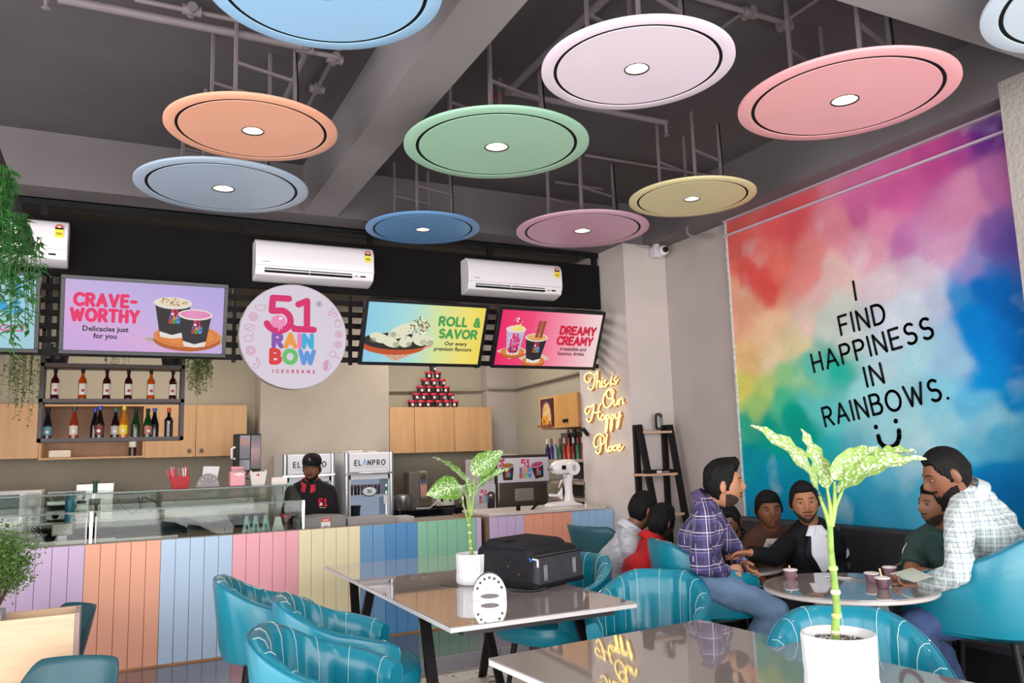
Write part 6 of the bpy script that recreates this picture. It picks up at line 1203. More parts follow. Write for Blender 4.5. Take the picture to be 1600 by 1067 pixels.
for uu, dz in ((.07, 0), (wx*.78, .012)):
    for (a0, a1, b0, b1) in ((-.014, .014, .045, .049), (-.014, .014, .124, .128), (-.014, -.011, .045, .128), (.011, .014, .045, .128), (-.005, -.002, .054, .119), (.003, .006, .054, .119)):
        c0 = bp(uu+(a0+a1)/2, -.0265+.003, (b0+b1)/2+dz); c0 = bp(uu+(a0+a1)/2, -.024, (b0+b1)/2+dz); MB().box(c0, (a1-a0, .004, b1-b0), Matrix.Rotation(math.atan2(ex.y, ex.x), 3, 'Z')).build('reflective_trim', mat('a9a9b0', .4), t)
for (u, v, w_) in ((-.022, .18, .12), (-.022, .10, .08), (.03, .05, .205), (.10, .05, .213), (.18, .055, .2)): MB().beam(bp(u, v, w_), bp(u+.02, v, w_), .004, .004).build('bartack', mat('c87858', .6), t)
MB().tube([bp(.05, .3, .23), bp(.02, .2, .262), bp(.08, .12, .256), bp(.14, .14, .236)], .012, 8, flat=.4).build('grab_handle', mat('1c1b1e', .7), t, smooth=True); word('SPORTS'[:0]+'NOVA'[:0]+'', 0, 0, .01, .002, bgm, t) if False else None
MB().tube([bp(.12, .03, .008), bp(.05, -.03, .004), bp(-.05, -.02, .004), bp(-.09, .1, .006)], .014, 8, flat=.3).build('shoulder_strap', mat('3a393e', .7), t, smooth=True)
MB().box(bp(wx-.09, .16, .238), (.07, .003, .006), Matrix.Rotation(math.atan2(ex.y, ex.x), 3, 'Z')).build('small_wordmark', mat('b9b9bc', .5), t)
# ---- ice cream cups, spoons and paper on the round tables
def icup(px, py, label, top='e9e4de', stick=None, s=1., body='7a5460', z=.74):
    q = at(px, py, 'Z', z); t = thing('ice_cream_tub', label, 'cup', (q.x, q.y, z+.0005), random.uniform(0, 3), 'small ice cream tubs on the round tables'); t.scale = (s, s, s)
    MB().lathe([(0, 0), (.026, 0), (.034, .045), (.0335, .046)], n=22, cap=False).build('cup_wall', mat(body, .5, ns=40, na=.3), t, smooth=True); MB().lathe([(.0335, .046), (.036, .046), (.037, .05), (.034, .052), (.0325, .048)], n=22, cap=False).build('rim', mat('e8e4e2', .4), t, smooth=True)
    MB().ell((0, 0, .044), (.032, .032, .010)).build('ice_cream', mat(top, .5, ns=60, na=.1), t, smooth=True); MB().bb(-.008, .008, -.0315, -.0285, .012, .028).build('printed_mark', mat('d8c8cc', .5), t)
    if stick: MB().beam((0, 0, .04), stick, .010, .002).build('wooden_spoon', mat('c8a078', .6), t, bevel=.001)
icup(1236, 905, 'pinkish ice cream tub with a berry topping at the left rim of the round table', 'e0cfd0', (.01, .0, .07)); icup(1363, 911, 'cream coloured open tub near the middle of the round table', 'cdb4a0'); icup(1380, 919, 'tub with an upright wooden spoon, nearest on the round table', 'e4dcd8', (.01, .0, .095), 1.0, '5a3c44'); icup(1391, 901, 'tub heaped with white ice cream and a thin spoon, farthest on the table', 'f2f0f2', (-.06, 0, .075), 1.0)
icup(1149, 885, 'tub between the hands on the round table behind', 'e8e2e2', None, 1.05, '84687c', .66)
q = at(1318, 902, 'Z', ZR+.001); o = MB().beam(at(1292, 900, 'Z', ZR+.004), at(1331, 904, 'Z', ZR+.004), .035, .004).build('paper_napkin', mat('dedcdc', .7), None); tag(o, 'folded white paper napkin strip on the round table', 'napkin')
o = MB().beam(at(1331, 905, 'Z', ZR+.004), at(1354, 908, 'Z', ZR+.004), .006, .003).build('wooden_stick', mat('b08a64', .6), None); tag(o, 'thin wooden stick lying beside the white napkin', 'stick')
q = at(1398, 915, 'Z', ZR+.001); o = MB().ell((q.x, q.y, ZR+.008), (.016, .010, .006)).tube([(q.x, q.y, ZR+.008), (q.x+.04, q.y-.02, ZR+.008)], .003).build('used_spoon', mat('8a6a54', .6), None, smooth=True); tag(o, 'used brown wooden spoon right of the tubs', 'spoon')
q = at(1161, 888, 'Z', .661); o = MB().bb(q.x-.012, q.x+.012, q.y-.012, q.y+.012, .661, .686).build('water_glass', mat('b9c4c8', .1), None, bevel=.004); tag(o, 'tiny clear glass block beside the tub on the rear round table', 'glass')
q = at(1158, 873, 'Z', ZR+.001); 
# menu sheet held by the man at the right
mA, mB_, mC, mD = at(1390, 896, 'Z', .78), at(1425, 887, 'Z', .82), at(1456, 900, 'Z', .82), at(1428, 909, 'Z', .78)
t = thing('menu_sheet', 'printed pale menu sheet held over the round table', 'menu'); MB().add([mA, mB_, mC, mD, mA-V((0, 0, .003)), mB_-V((0, 0, .003)), mC-V((0, 0, .003)), mD-V((0, 0, .003))], [(0, 1, 2, 3), (7, 6, 5, 4), (0, 4, 5, 1), (1, 5, 6, 2), (2, 6, 7, 3), (3, 7, 4, 0)]).build('sheet', mat('c9d6c8', .5), t)
for i in range(9):
    u, v = .12+.25*(i % 3), .15+.28*(i//3); P = lambda a, b: mA.lerp(mB_, b).lerp(mD.lerp(mC, b), a)+V((0, 0, .001)); MB().add([P(u, v), P(u+.18, v), P(u+.18, v+.14), P(u, v+.14)], [(0, 1, 2, 3)]).build('printed_block', mat(('8aa0b8', 'd8a860', 'e4e0d0', 'b86048', '8ab0a8')[i % 5], .5), t, fix=False)
# small tray on the rear table (behind the men)
q = at(1050, 842, 'Z', ZR); o = None; 0 and MB().bb(q.x-.06, q.x+.06, q.y-.04, q.y+.04, ZR+.001, ZR+.015).build('paper_box', mat('d8d2d0', .5), None)
# ================================================================= PEOPLE
def skin(h): return mat(h, .5, ns=12, na=.06, bump=.08, bs=120)
def plaid(base, lines, sx=1.0):
    """woven check: stripes along two object axes chosen by the surface direction"""
    M = bpy.data.materials.new('m_plaid'); M.use_nodes = True; nt = M.node_tree; N = nt.nodes; L = nt.links; b = N['Principled BSDF']; b.inputs['Roughness'].default_value = .8
    tc = N.new('ShaderNodeTexCoord'); so = N.new('ShaderNodeSeparateXYZ'); L.new(tc.outputs['Object'], so.inputs[0]); sn = N.new('ShaderNodeSeparateXYZ'); L.new(tc.outputs['Normal'], sn.inputs[0])
    def math_(op, a, b_=None, v=None):
        m = N.new('ShaderNodeMath'); m.operation = op; L.new(a, m.inputs[0])
        if b_ is not None: L.new(b_, m.inputs[1])
        if v is not None: m.inputs[1].default_value = v
        return m.outputs[0]
    ax = math_('ABSOLUTE', sn.outputs[0]); ay = math_('ABSOLUTE', sn.outputs[1]); sel = math_('GREATER_THAN', ax, ay)
    mx = N.new('ShaderNodeMix'); L.new(sel, mx.inputs[0]); L.new(so.outputs[0], mx.inputs[2]); L.new(so.outputs[1], mx.inputs[3]); u = mx.outputs[0]
    prev = None
    for (which, per, off, wd, h, al) in lines:
        src = u if which == 'u' else so.outputs[2]
        a = N.new('ShaderNodeMath'); a.operation = 'ADD'; a.inputs[1].default_value = off+10; L.new(src, a.inputs[0]); m = math_('MODULO', a.outputs[0], v=per); l = math_('LESS_THAN', m, v=wd); l2 = math_('MULTIPLY', l, v=al)
        k = N.new('ShaderNodeMix'); k.data_type = 'RGBA'; L.new(l2, k.inputs[0]); k.inputs[7].default_value = lin(h)
        if prev: L.new(prev, k.inputs[6])
        else: k.inputs[6].default_value = lin(base)
        prev = k.outputs[2]
    L.new(prev, b.inputs['Base Color']); return M
def headpt(lon, lat, w=1.0):
    """surface of a head: lon 0 = face (-y), lat -pi/2 chin .. pi/2 crown; about 0.24 m tall"""
    cl, sl = math.cos(lat), math.sin(lat); x = .076*cl*math.sin(lon); y = -.094*cl*math.cos(lon); z = .120*sl
    front = max(0, math.cos(lon)); g = lambda v, s_: math.exp(-(v/s_)**2)
    t_ = max(0, -z/.12); x *= (1-.30*t_**1.6)*w; 
    if y > 0: y = y*(1.06-.42*t_)
    else: y = y*(1-.05*t_)-.010*front*t_**2
    y -= front**2*(.027*g(x, .013)*g(z+.022, .022)+.012*g(x, .009)*g(z-.008, .028))        # nose
    y -= front*(.006*g(z-.034, .014)*g(abs(x)-.025, .03))                                 # brow
    y += front*(.011*g(z-.010, .013)*g(abs(x)-.032, .015))                                # sockets
    y -= front**2*(.008*g(x, .024)*g(z+.062, .012)); y += front**2*.003*g(x, .024)*g(z+.0625, .003)
    y -= front**2*.006*g(x, .018)*g(z+.098, .014); x *= 1+.04*g(z+.015, .03)*front
    return V((x, y, z))
def head_parts(mb, M, w=1.0, nlon=56, nlat=40):
    mb.T = M
    P = [headpt(0, -PI/2, w)]; F = []; m = nlat; n = nlon
    for i in range(1, m):
        la = PI*i/m-PI/2
        for j in range(n): P.append(headpt(2*PI*j/n, la, w))
    P.append(headpt(0, PI/2, w))
    for j in range(n): F.append((0, 1+(j+1) % n, 1+j)); b = 1+(m-2)*n; F.append((b+j, b+(j+1) % n, len(P)-1))
    for i in range(m-2):
        for j in range(n): F.append((1+i*n+j, 1+i*n+(j+1) % n, 1+(i+1)*n+(j+1) % n, 1+(i+1)*n+j))
    mb.add(P, F)
    for s_ in (-1, 1):
        mb.ell((s_*.079*w, .012, -.002), (.010, .020, .033), Matrix.Rotation(s_*-.35, 3, 'Z') @ Matrix.Rotation(.12, 3, 'X'), n=12, m=8)
    mb.T = None
def shell(M, maskfn, w, seed, rough):
    """closed skin over the head that rises above it where maskfn > 0 (hair, beard)"""
    rd = random.Random(seed); n, m = 72, 52; P = []
    ph = [rd.uniform(0, 6) for _ in range(6)]
    for i in range(m+1):
        la = PI*i/m-PI/2
        for j in range(n):
            lo = 2*PI*j/n; lo_ = lo if lo <= PI else lo-2*PI; p = headpt(lo, la, w); k = maskfn(lo_, la, p)
            nz = math.sin(lo*17+la*11+ph[0])*math.sin(la*17+lo*5+ph[1])*.5+math.sin(lo*29+ph[2]+la*4)*math.sin(la*31+ph[3])*.5
            d = p.normalized(); off = (k+nz*rough*min(1, max(0, k)/.006)) if k > 0 else -.012
            P.append(M @ (p+d*off))
    F = [(i*n+j, i*n+(j+1) % n, (i+1)*n+(j+1) % n, (i+1)*n+j) for i in range(m) for j in range(n)]
    return P, F
def sm(a, b, x): t_ = min(1, max(0, (x-a)/(b-a))); return t_*t_*(3-2*t_)
def hair_fn(style):
    top, side, puff, line = dict(crop=(.010, .004, .004, .074), pomp=(.020, .006, .030, .068), full=(.014, .010, .014, .068), fringe=(.016, .010, .016, .056), cap=(.0, .006, 0, .07))[style]
    def f(lo, la, p):
        a = abs(lo); zl = line-.0*a
        if a > R_(42): zl = line-(line-.012)*sm(R_(42), R_(72), a)
        if a > R_(72): zl = .012-.04*sm(R_(72), R_(80), a)
        if a > R_(98): zl = -.03-.045*sm(R_(98), R_(125), a)
        e = p.z-zl
        if e <= 0: return -1
        return min(1, e/.012)*(side+(top-side)*sm(.03, .085, p.z)+puff*sm(.055, .10, p.z)*max(0, math.cos(lo))**.7*min(1, math.hypot(p.x, p.y)/.055)**2)
    return f
def beard_fn(kind):
    th = dict(full=.0030, stubble=.0014, goatee=.0026)[kind]
    def f(lo, la, p):
        a = abs(lo)
        if a > R_(92): return -1
        lip = p.z > -.082 and p.z < -.048 and abs(p.x) < .026
        cheek = -.036-.044*math.cos(a)**2 if kind != 'goatee' else -.05
        if kind == 'goatee' and abs(p.x) > .034: return -1
        must = -.052 < p.z < -.038 and abs(p.x) < .030 and a < R_(60)
        if must: return th*.8
        if lip and not (p.z < -.074): return -1
        if p.z < cheek and p.z > -.118: return th
        return -1
    return f
def hand(mb, wr, dr, pn, curl=.5, side=1, sc=1., spread=.10, point=False):
    """palm and five fingers grown from the wrist; dr = forearm direction, pn = palm normal"""
    wr, dr, pn = V(wr), V(dr).normalized(), V(pn); pn = (pn-dr*pn.dot(dr)).normalized(); sd = dr.cross(pn).normalized()*side
    mb.loft([(wr-dr*.02, sd*.026*sc, pn*.019*sc), (wr+dr*.02*sc, sd*.030*sc, pn*.016*sc), (wr+dr*.055*sc, sd*.040*sc, pn*.015*sc), (wr+dr*.090*sc, sd*.040*sc, pn*.012*sc)], n=14)
    for i, (o_, L_) in enumerate(((-.030, .066), (-.010, .080), (.011, .074), (.030, .058))):
        c_ = curl*(.8+.12*i) if not (point and i == 0) else .1
        p = wr+dr*.085*sc+sd*o_*sc; pts = [p-dr*.02*sc, p]; d = (dr+sd*(o_*spread*10)).normalized(); ang = 0
        for q, fr_ in enumerate((.45, .32, .23)):
            ang += c_*(.9 if q == 0 else 1.1); dd = d*math.cos(ang)+pn*math.sin(ang); p = p+dd*L_*fr_*sc; pts.append(p)
        mb.tube(pts, [.0095*sc, .0095*sc, .0088*sc, .008*sc, .0068*sc], 8)
    p = wr+dr*.03*sc-sd*.030*sc; d1 = (dr*.75-sd*.65+pn*.35).normalized(); d2 = (dr*.9-sd*.1+pn*.45*(.4+curl)).normalized()
    mb.tube([p-d1*.02*sc, p+d1*.035*sc, p+d1*.035*sc+d2*.026*sc, p+d1*.035*sc+d2*.048*sc], [.012*sc, .0115*sc, .010*sc, .008*sc], 8)
def person(label, J, skinh, face, hair='crop', beard=None, hairh='120f10', top=None, sleeve='long', pants=None, w=1.0, hs=1.0, build=1., hands=None, collar=None, shoe='1a1a1c', wrinkle=.010, belly=1., cap=False, extra=None, seed=1):
    """J: joints in world space; face: direction the head looks; every figure is one voxel-joined body under its clothes"""
    base = (J['hl']+J['hr'])/2; yaw = math.atan2(face.x, -face.y); zfloor = ZL
    t = thing('person', label, 'person', (base.x, base.y, base.z), yaw); Wi = (Matrix.Translation(base) @ Matrix.Rotation(yaw, 4, 'Z')).inverted()
    sr, sl, hl, hr, nk, hd = J['sr'], J['sl'], J['hl'], J['hr'], J['nk'], J['hd']
    sc_ = (sr+sl)/2; hx = (hr-hl).normalized(); sx_ = (sr-sl).normalized(); up = (nk-base).normalized(); fw_h = hx.cross(up).normalized()*-1; fw_s = sx_.cross(up).normalized()*-1
    if fw_s.dot(face) < -.2: pass
    F_ = face.normalized(); y_ = -F_; z_ = (hd-nk).normalized(); z_ = (z_*.35+V((0, 0, 1))*.65-F_*(F_.dot(z_*.35+V((0, 0, 1))*.65))).normalized(); x_ = y_.cross(z_).normalized(); z_ = x_.cross(y_).normalized()
    HM = Matrix(((x_.x*hs, y_.x*hs, z_.x*hs, hd.x), (x_.y*hs, y_.y*hs, z_.y*hs, hd.y), (x_.z*hs, y_.z*hs, z_.z*hs, hd.z), (0, 0, 0, 1)))
    bend = J.get('sp', base.lerp(sc_, .5))
    def spine(q):
        a = base.lerp(bend, min(1, q*2)) if q < .5 else bend.lerp(sc_, q*2-1); l = base.lerp(sc_, q); return a*.7+l*.3
    def rings(o=0.):
        R = []; B = build
        for q, a, b in ((-.12, .13, .11), (0, .168, .125), (.2, .160*belly, .118*belly), (.42, .150*belly, .112*belly), (.65, .168, .118), (.82, .178, .112), (.95, .165, .092), (1.03, .10, .075), (1.10, .062, .058)):
            c = spine(max(0, min(1, q))); c = c+up*(q*(sc_-base).length if q < 0 else (q-1)*(sc_-base).length if q > 1 else 0)
            xx = hx.lerp(sx_, min(1, max(0, q))).normalized(); ff = up.cross(xx).normalized(); R.append((c, xx*(a*B+o), ff*(b*B+o)))
        return R
    fsign = 1 if up.cross(sx_).dot(-y_) > 0 else -1
    def tor(q, ang, o):   # point on the chest; ang 0 = front, + towards the person's right
        R = rings(o); qs = (-.12, 0, .2, .42, .65, .82, .95, 1.03, 1.10); i = max(j for j in range(8) if qs[j] <= q) if q > qs[0] else 0; f = (q-qs[i])/(qs[i+1]-qs[i])
        c = R[i][0].lerp(R[i+1][0], f); a = R[i][1].lerp(R[i+1][1], f); b = R[i][2].lerp(R[i+1][2], f)*(1 if R[i][2].dot(sfw) > 0 else -1); s_, c_ = math.sin(ang), math.cos(ang)
        return c+a*math.copysign(abs(s_)**.85, s_)+b*math.copysign(abs(c_)**.85, c_)
    sfw = sx_.cross(V((0, 0, 1))).normalized(); sfw = sfw if sfw.dot(J.get('fw', face)) > 0 else -sfw
    ch = J['ch'] if 'ch' in J else None
    def arm(mb, s_, e_, w_, o, full=True, half=False, r=(.054, .044, .041, .030)):
        s_, e_, w_ = V(s_), V(e_), V(w_); mb.ell(s_, (r[0]+o,)*3)
        if half: m_ = s_.lerp(e_, .78); mb.tube([s_, s_.lerp(e_, .4), m_], [r[0]+o, r[0]*.97+o, r[1]*1.12+o+.008], 14); return
        mb.tube([s_, s_.lerp(e_, .5), e_], [r[0]+o, r[0]*.93+o, r[1]+o], 14); mb.ell(e_, (r[1]+o,)*3)
        if full: mb.tube([e_, e_.lerp(w_, .35), w_], [r[1]+o, r[2]+o, r[3]+o], 14)
    nlow = nk-(hd-nk).normalized()*.025
    def trap(mb, o):
        for S in (sl, sr): mb.tube([S.lerp(nlow, -.05), S.lerp(nlow, .35)+V((0, 0, .004)), S.lerp(nlow, .75)+V((0, 0, .006)), nlow], [.050+o, .056+o, .062+o, .058+o], 14)
        mb.tube([sc_-up*.06, nlow], [.10+o, .062+o], 16)
    # --- body
    mb = MB(); mb.loft(rings(-.006)[:-1], n=24); trap(mb, -.008); mb.tube([sc_-up*.02, nk, hd-z_*.05*hs+y_*.02], [.066, .057*w, .055*w], 16); head_parts(mb, HM @ Matrix.Identity(4), w)
    hk = hands or {}
    for sd, S, E, W_ in (('l', sl, J.get('el'), J.get('wl')), ('r', sr, J.get('er'), J.get('wr'))):
        if E is None: continue
        arm(mb, S, E, W_, 0); h_ = hk.get(sd, {}); hand(mb, W_, h_.get('dir', (W_-E)), h_.get('pn', V((0, 0, -1))), h_.get('curl', .5), h_.get('side', 1), h_.get('sc', 1.), point=h_.get('point', False))
    for sd, Hh in (('l', hl), ('r', hr)):
        K, A_ = J.get('k'+sd), J.get('a'+sd)
        if K is None: continue
        A_.z = .09
        mb.ell(Hh, (.088, .088, .088)); mb.tube([Hh, Hh.lerp(K, .5), K], [.085, .074, .056], 14); mb.ell(K, (.056,)*3); mb.tube([K, K.lerp(A_, .35), A_], [.055, .053, .036], 14)
        fd = J.get('f'+sd, (K-Hh)); fd = V((fd.x, fd.y, 0)).normalized(); mb.tube([A_-fd*.03+V((0, 0, -.02)), A_+fd*.06+V((0, 0, -.035)), A_+fd*.16+V((0, 0, -.05))], [.036, .034, .024], 12)
    mb.v = [Wi @ p for p in mb.v]; bo = mb.build('body', skin(skinh), t, smooth=2); r_ = bo.modifiers.new('join', 'REMESH'); r_.mode = 'VOXEL'; r_.voxel_size = .0062; r_.use_smooth_shade = True
    def cloth_(name, mb, m, vox=.012, strength=None):
        mb.v = [Wi @ p for p in mb.v]; o = mb.build(name, m, t, smooth=2); r_ = o.modifiers.new('join', 'REMESH'); r_.mode = 'VOXEL'; r_.voxel_size = vox; r_.use_smooth_shade = True
        s1 = o.modifiers.new('soft', 'SMOOTH'); s1.factor = .5; s1.iterations = 3
        if 'folds' not in bpy.data.textures: tx = bpy.data.textures.new('folds', 'CLOUDS'); tx.noise_scale = .075; tx.noise_depth = 1
        dp = o.modifiers.new('folds', 'DISPLACE'); dp.texture = bpy.data.textures['folds']; dp.strength = strength or wrinkle*1.8; dp.mid_level = .4; dp.texture_coords = 'LOCAL'
        return o
    if top:
        mb = MB(); mb.loft(rings(.016)[:-1], n=24); trap(mb, .016)
        for S, E, W_ in ((sl, J.get('el'), J.get('wl')), (sr, J.get('er'), J.get('wr'))):
            if E is not None: arm(mb, S, E, W_, .013, half=sleeve == 'half')
        cloth_('jacket' if collar == 'blazer' else 'shirt', mb, top)
    if pants:
        mb = MB(); mb.loft([(c, a, b) for c, a, b in rings(.012)[:3]], n=24)
        for sd, Hh in (('l', hl), ('r', hr)):
            K, A_ = J.get('k'+sd), J.get('a'+sd)
            if K is None: continue
            mb.ell(Hh, (.10, .10, .10)); mb.tube([Hh, Hh.lerp(K, .5), K], [.10, .088, .070], 16); mb.ell(K, (.070,)*3); mb.tube([K, K.lerp(A_, .4), A_.lerp(K, .05)], [.070, .064, .056], 16)
        cloth_('trousers', mb, pants, .013)
        for sd in 'lr':
            if J.get('a'+sd) is None: continue
            A_ = J['a'+sd]; K = J['k'+sd]; Hh = J['h'+sd]; fd = J.get('f'+sd, (K-Hh)); fd = V((fd.x, fd.y, 0)).normalized(); s2 = MB(); s2.tube([A_-fd*.05+V((0, 0, -.025)), A_+fd*.05+V((0, 0, -.03)), A_+fd*.13+V((0, 0, -.045)), A_+fd*.19+V((0, 0, -.055))], [.042, .047, .046, .03], 14); s2.v = [Wi @ p for p in s2.v]; s2.build('shoe', mat(shoe, .5), t, smooth=True)
    def front(v, ang, o):
        if v <= .7: return tor(.40+.46*v/.7, ang, o)
        f = (v-.7)/.3; A_ = tor(.86, ang, o); N_ = nlow+sfw*(.080*math.cos(ang*1.1)+.004)+sx_*(.080*math.sin(ang*1.1))*(1 if (tor(.6, .5, 0)-tor(.6, 0, 0)).dot(sx_) > 0 else -1)+V((0, 0, .012)); return A_.lerp(N_, f)+sfw*(.012*math.sin(PI*f))
    # --- head details
    def hp(name, mb_, m, **k): mb_.v = [Wi @ p for p in mb_.v]; return mb_.build(name, m, t, smooth=k.get('smooth', 2))
    P, F = shell(HM, hair_fn(hair), w, seed, .0055 if hair not in ('crop', 'cap') else .0015); q = MB(); q.add(P, F); hp('hair', q, mat(hairh, .55, ns=40, na=.35, bump=.9, bs=160, stretch=(1, 1, .25)))
    if beard: P, F = shell(HM, beard_fn(beard), w, seed+5, .0008); q = MB(); q.add(P, F); hp('beard', q, mat('221914' if beard != 'stubble' else '3a281e', .8, ns=90, na=.4, bump=.8, bs=220))
    for s_ in (-1, 1):
        q = MB(); q.T = HM; q.ell((s_*.032*w, -.0755, .010), (.0125, .0088, .0062), n=14, m=9); hp('eyeball', q, mat('9a908b', .3))
        q = MB(); q.T = HM; q.ell((s_*.0315*w, -.0832, .0100), (.0062, .0030, .0062), n=12, m=7); hp('iris', q, mat('120b08', .15))
        q = MB(); q.T = HM; q.tube([(s_*.0475*w, -.0755, .011), (s_*.040*w, -.0835, .0175), (s_*.031*w, -.0865, .0195), (s_*.021*w, -.0835, .0155)], [.0018, .0030, .0030, .0018], 6); hp('eyelid', q, mat(skinh, .5))
        q = MB(); q.T = HM; q.tube([(s_*.052*w, -.070, .030), (s_*.040*w, -.0815, .0365), (s_*.026*w, -.0900, .0355), (s_*.014*w, -.0935, .032)], [.0020, .0036, .0042, .0026], 6, flat=.7); hp('eyebrow', q, mat('140f0e', .8))
    q = MB(); q.T = HM; q.tube([(-.023, -.0805, -.0635), (-.010, -.0885, -.0600), (0, -.0895, -.0615), (.010, -.0885, -.0600), (.023, -.0805, -.0635)], [.0018, .0040, .0036, .0040, .0018], 7); q.tube([(-.020, -.081, -.0665), (0, -.0885, -.0700), (.020, -.081, -.0665)], [.0018, .0050, .0018], 7); hp('lips', q, mat('6e3a34', .45))
    if collar and collar not in ('tee', 'blazer'):
        m = collar; q = MB(); c = sc_+up*.035
        rr = []
        ff = sfw
        un = (hd-nk).normalized(); fq = (ff-un*ff.dot(un)).normalized(); sq = un.cross(fq)
        def cf(u, v):
            a = 2*PI*u; r0 = .088+.024*v; front = max(0, math.cos(a)); return nlow+un*(.060-.056*v-.030*front*v-.012*front)+sq*(r0*math.sin(a))+fq*(r0*math.cos(a)+.012*v*front)
        q.grid(lambda u, v: cf(.035+u*.93, v), 40, 5); o = hp('collar', q, m); md = o.modifiers.new('t', 'SOLIDIFY'); md.thickness = .005
    if cap:
        q = MB(); q.T = HM; P = []; n = 40
        prof = [(1.06, .045), (1.09, .06), (1.08, .085), (.98, .112), (.78, .134), (.45, .148), (.05, .152)]
        for r0, z0 in prof:
            for j in range(n): a = 2*PI*j/n; P.append((.082*w*r0*math.sin(a), -.098*r0*math.cos(a)+.004, z0))
        k = len(prof); q.add(P, [(i*n+j, i*n+(j+1) % n, (i+1)*n+(j+1) % n, (i+1)*n+j) for i in range(k-1) for j in range(n)]+[tuple(range(n)), tuple((k-1)*n+j for j in range(n))])
        q.grid(lambda u, v: (.078*math.sin((u-.5)*2.5)*(1-.15*v), -.090*math.cos((u-.5)*2.1)-.065*v*math.cos((u-.5)*2.6), .056-.020*v-.014*(2*u-1)**2), 17, 5); hp('cap', q, mat('121214', .7, bump=.2, bs=90)); q = MB(); q.T = HM; q.ell((0, -.097, .10), (.012, .006, .010)); hp('cap_badge', q, mat('b03030', .5)); q = MB(); q.T = HM; q.ell((.006, -.1, .086), (.010, .005, .006)); hp('cap_badge', q, mat('2c7a4c', .5))
    if extra: extra(t, Wi, front, sfw, sx_, up, hp, J)
    return t
Pd = lambda x, y, d: pd(x, y, d)
def dirv(*a): return V(a).normalized()
CR = V((CAMR[0][0], CAMR[1][0], 0)).normalized()       # picture-right on the floor plan
CF = V((-CAMR[0][2], -CAMR[1][2], 0)).normalized()     # picture-depth on the floor plan
def look(r, f, z=0): return (CR*r+CF*f+V((0, 0, z))).normalized()
def patch(tor, hp, name, q0, q1, a0, a1, m, o=.030, n=9, taper=None):
    q = MB(); q.grid(lambda u, v: tor(q0+(q1-q0)*v, (a0+(a1-a0)*u)*(1 if taper is None else taper(v)), o), n, n); return hp(name, q, m)
# 1 shop worker standing behind the counter
d = 6.95
def x_worker(t, Wi, tor, sfw, sx_, up, hp, J):
    c = tor(.66, -.62, .034); n = (c-tor(.66, -.62, 0)).normalized(); n = V((n.x, n.y, 0)).normalized(); rx = V((0, 0, 1)).cross(n) ; rx = -rx if rx.dot(CR) < 0 else rx
    ls, Wd = strokes('51', .058, .28, .9); mb = MB(); mb.rib([[(a-Wd/2, b) for a, b in l] for l in ls], .014); mb.v = [c+rx*p.x+V((0, 0, 1))*p.z+n*.006 for p in mb.v]; hp('chest_logo', mb, mat('d81c34', .6)); mb = MB(); mb.disc(-.016, .014, .014, n=14); mb.v = [c+rx*p.x+V((0, 0, 1))*p.z+n*.008 for p in mb.v]; hp('chest_logo', mb, mat('e8c8d0', .6))
    mb = MB(); mb.rib([[(-.03, -.014), (.032, -.018)]], .005); mb.v = [c+rx*p.x+V((0, 0, 1))*p.z+n*.006 for p in mb.v]; hp('chest_logo', mb, mat('b8b4b8', .6))
    for S, E in ((J['sl'], J['el']), (J['sr'], J['er'])): m_ = S.lerp(E, .80); q = MB(); q.tube([m_, m_+(E-S).normalized()*.022], [.071, .072], 18); hp('cuff', q, mat('c01830', .6))
hd = Pd(487, 733, d)
person('shop worker in a black polo with red collar and black cap behind the counter', dict(hd=hd, nk=Pd(486, 756, d+.02), sr=Pd(457, 770, d), sl=Pd(514, 770, d), er=Pd(449, 812, d-.02), el=Pd(521, 814, d), wr=Pd(460, 850, d-.12), wl=Pd(524, 862, d-.02), hr=Pd(472, 868, d), hl=Pd(502, 868, d), kr=Pd(472, 935, d), kl=Pd(502, 935, d), ar=Pd(472, 998, d), al=Pd(502, 998, d), fr=look(0, -1), fl=look(0, -1), fw=look(0, -1)),
 '7a4c35', look(.02, -1, -.05), 'cap', 'full', top=mat('1f1a1e', .8, bump=.15, bs=60), sleeve='half', pants=mat('16161a', .8), hs=.94, cap=True, collar=mat('c01830', .7), build=.97, extra=x_worker, seed=2)
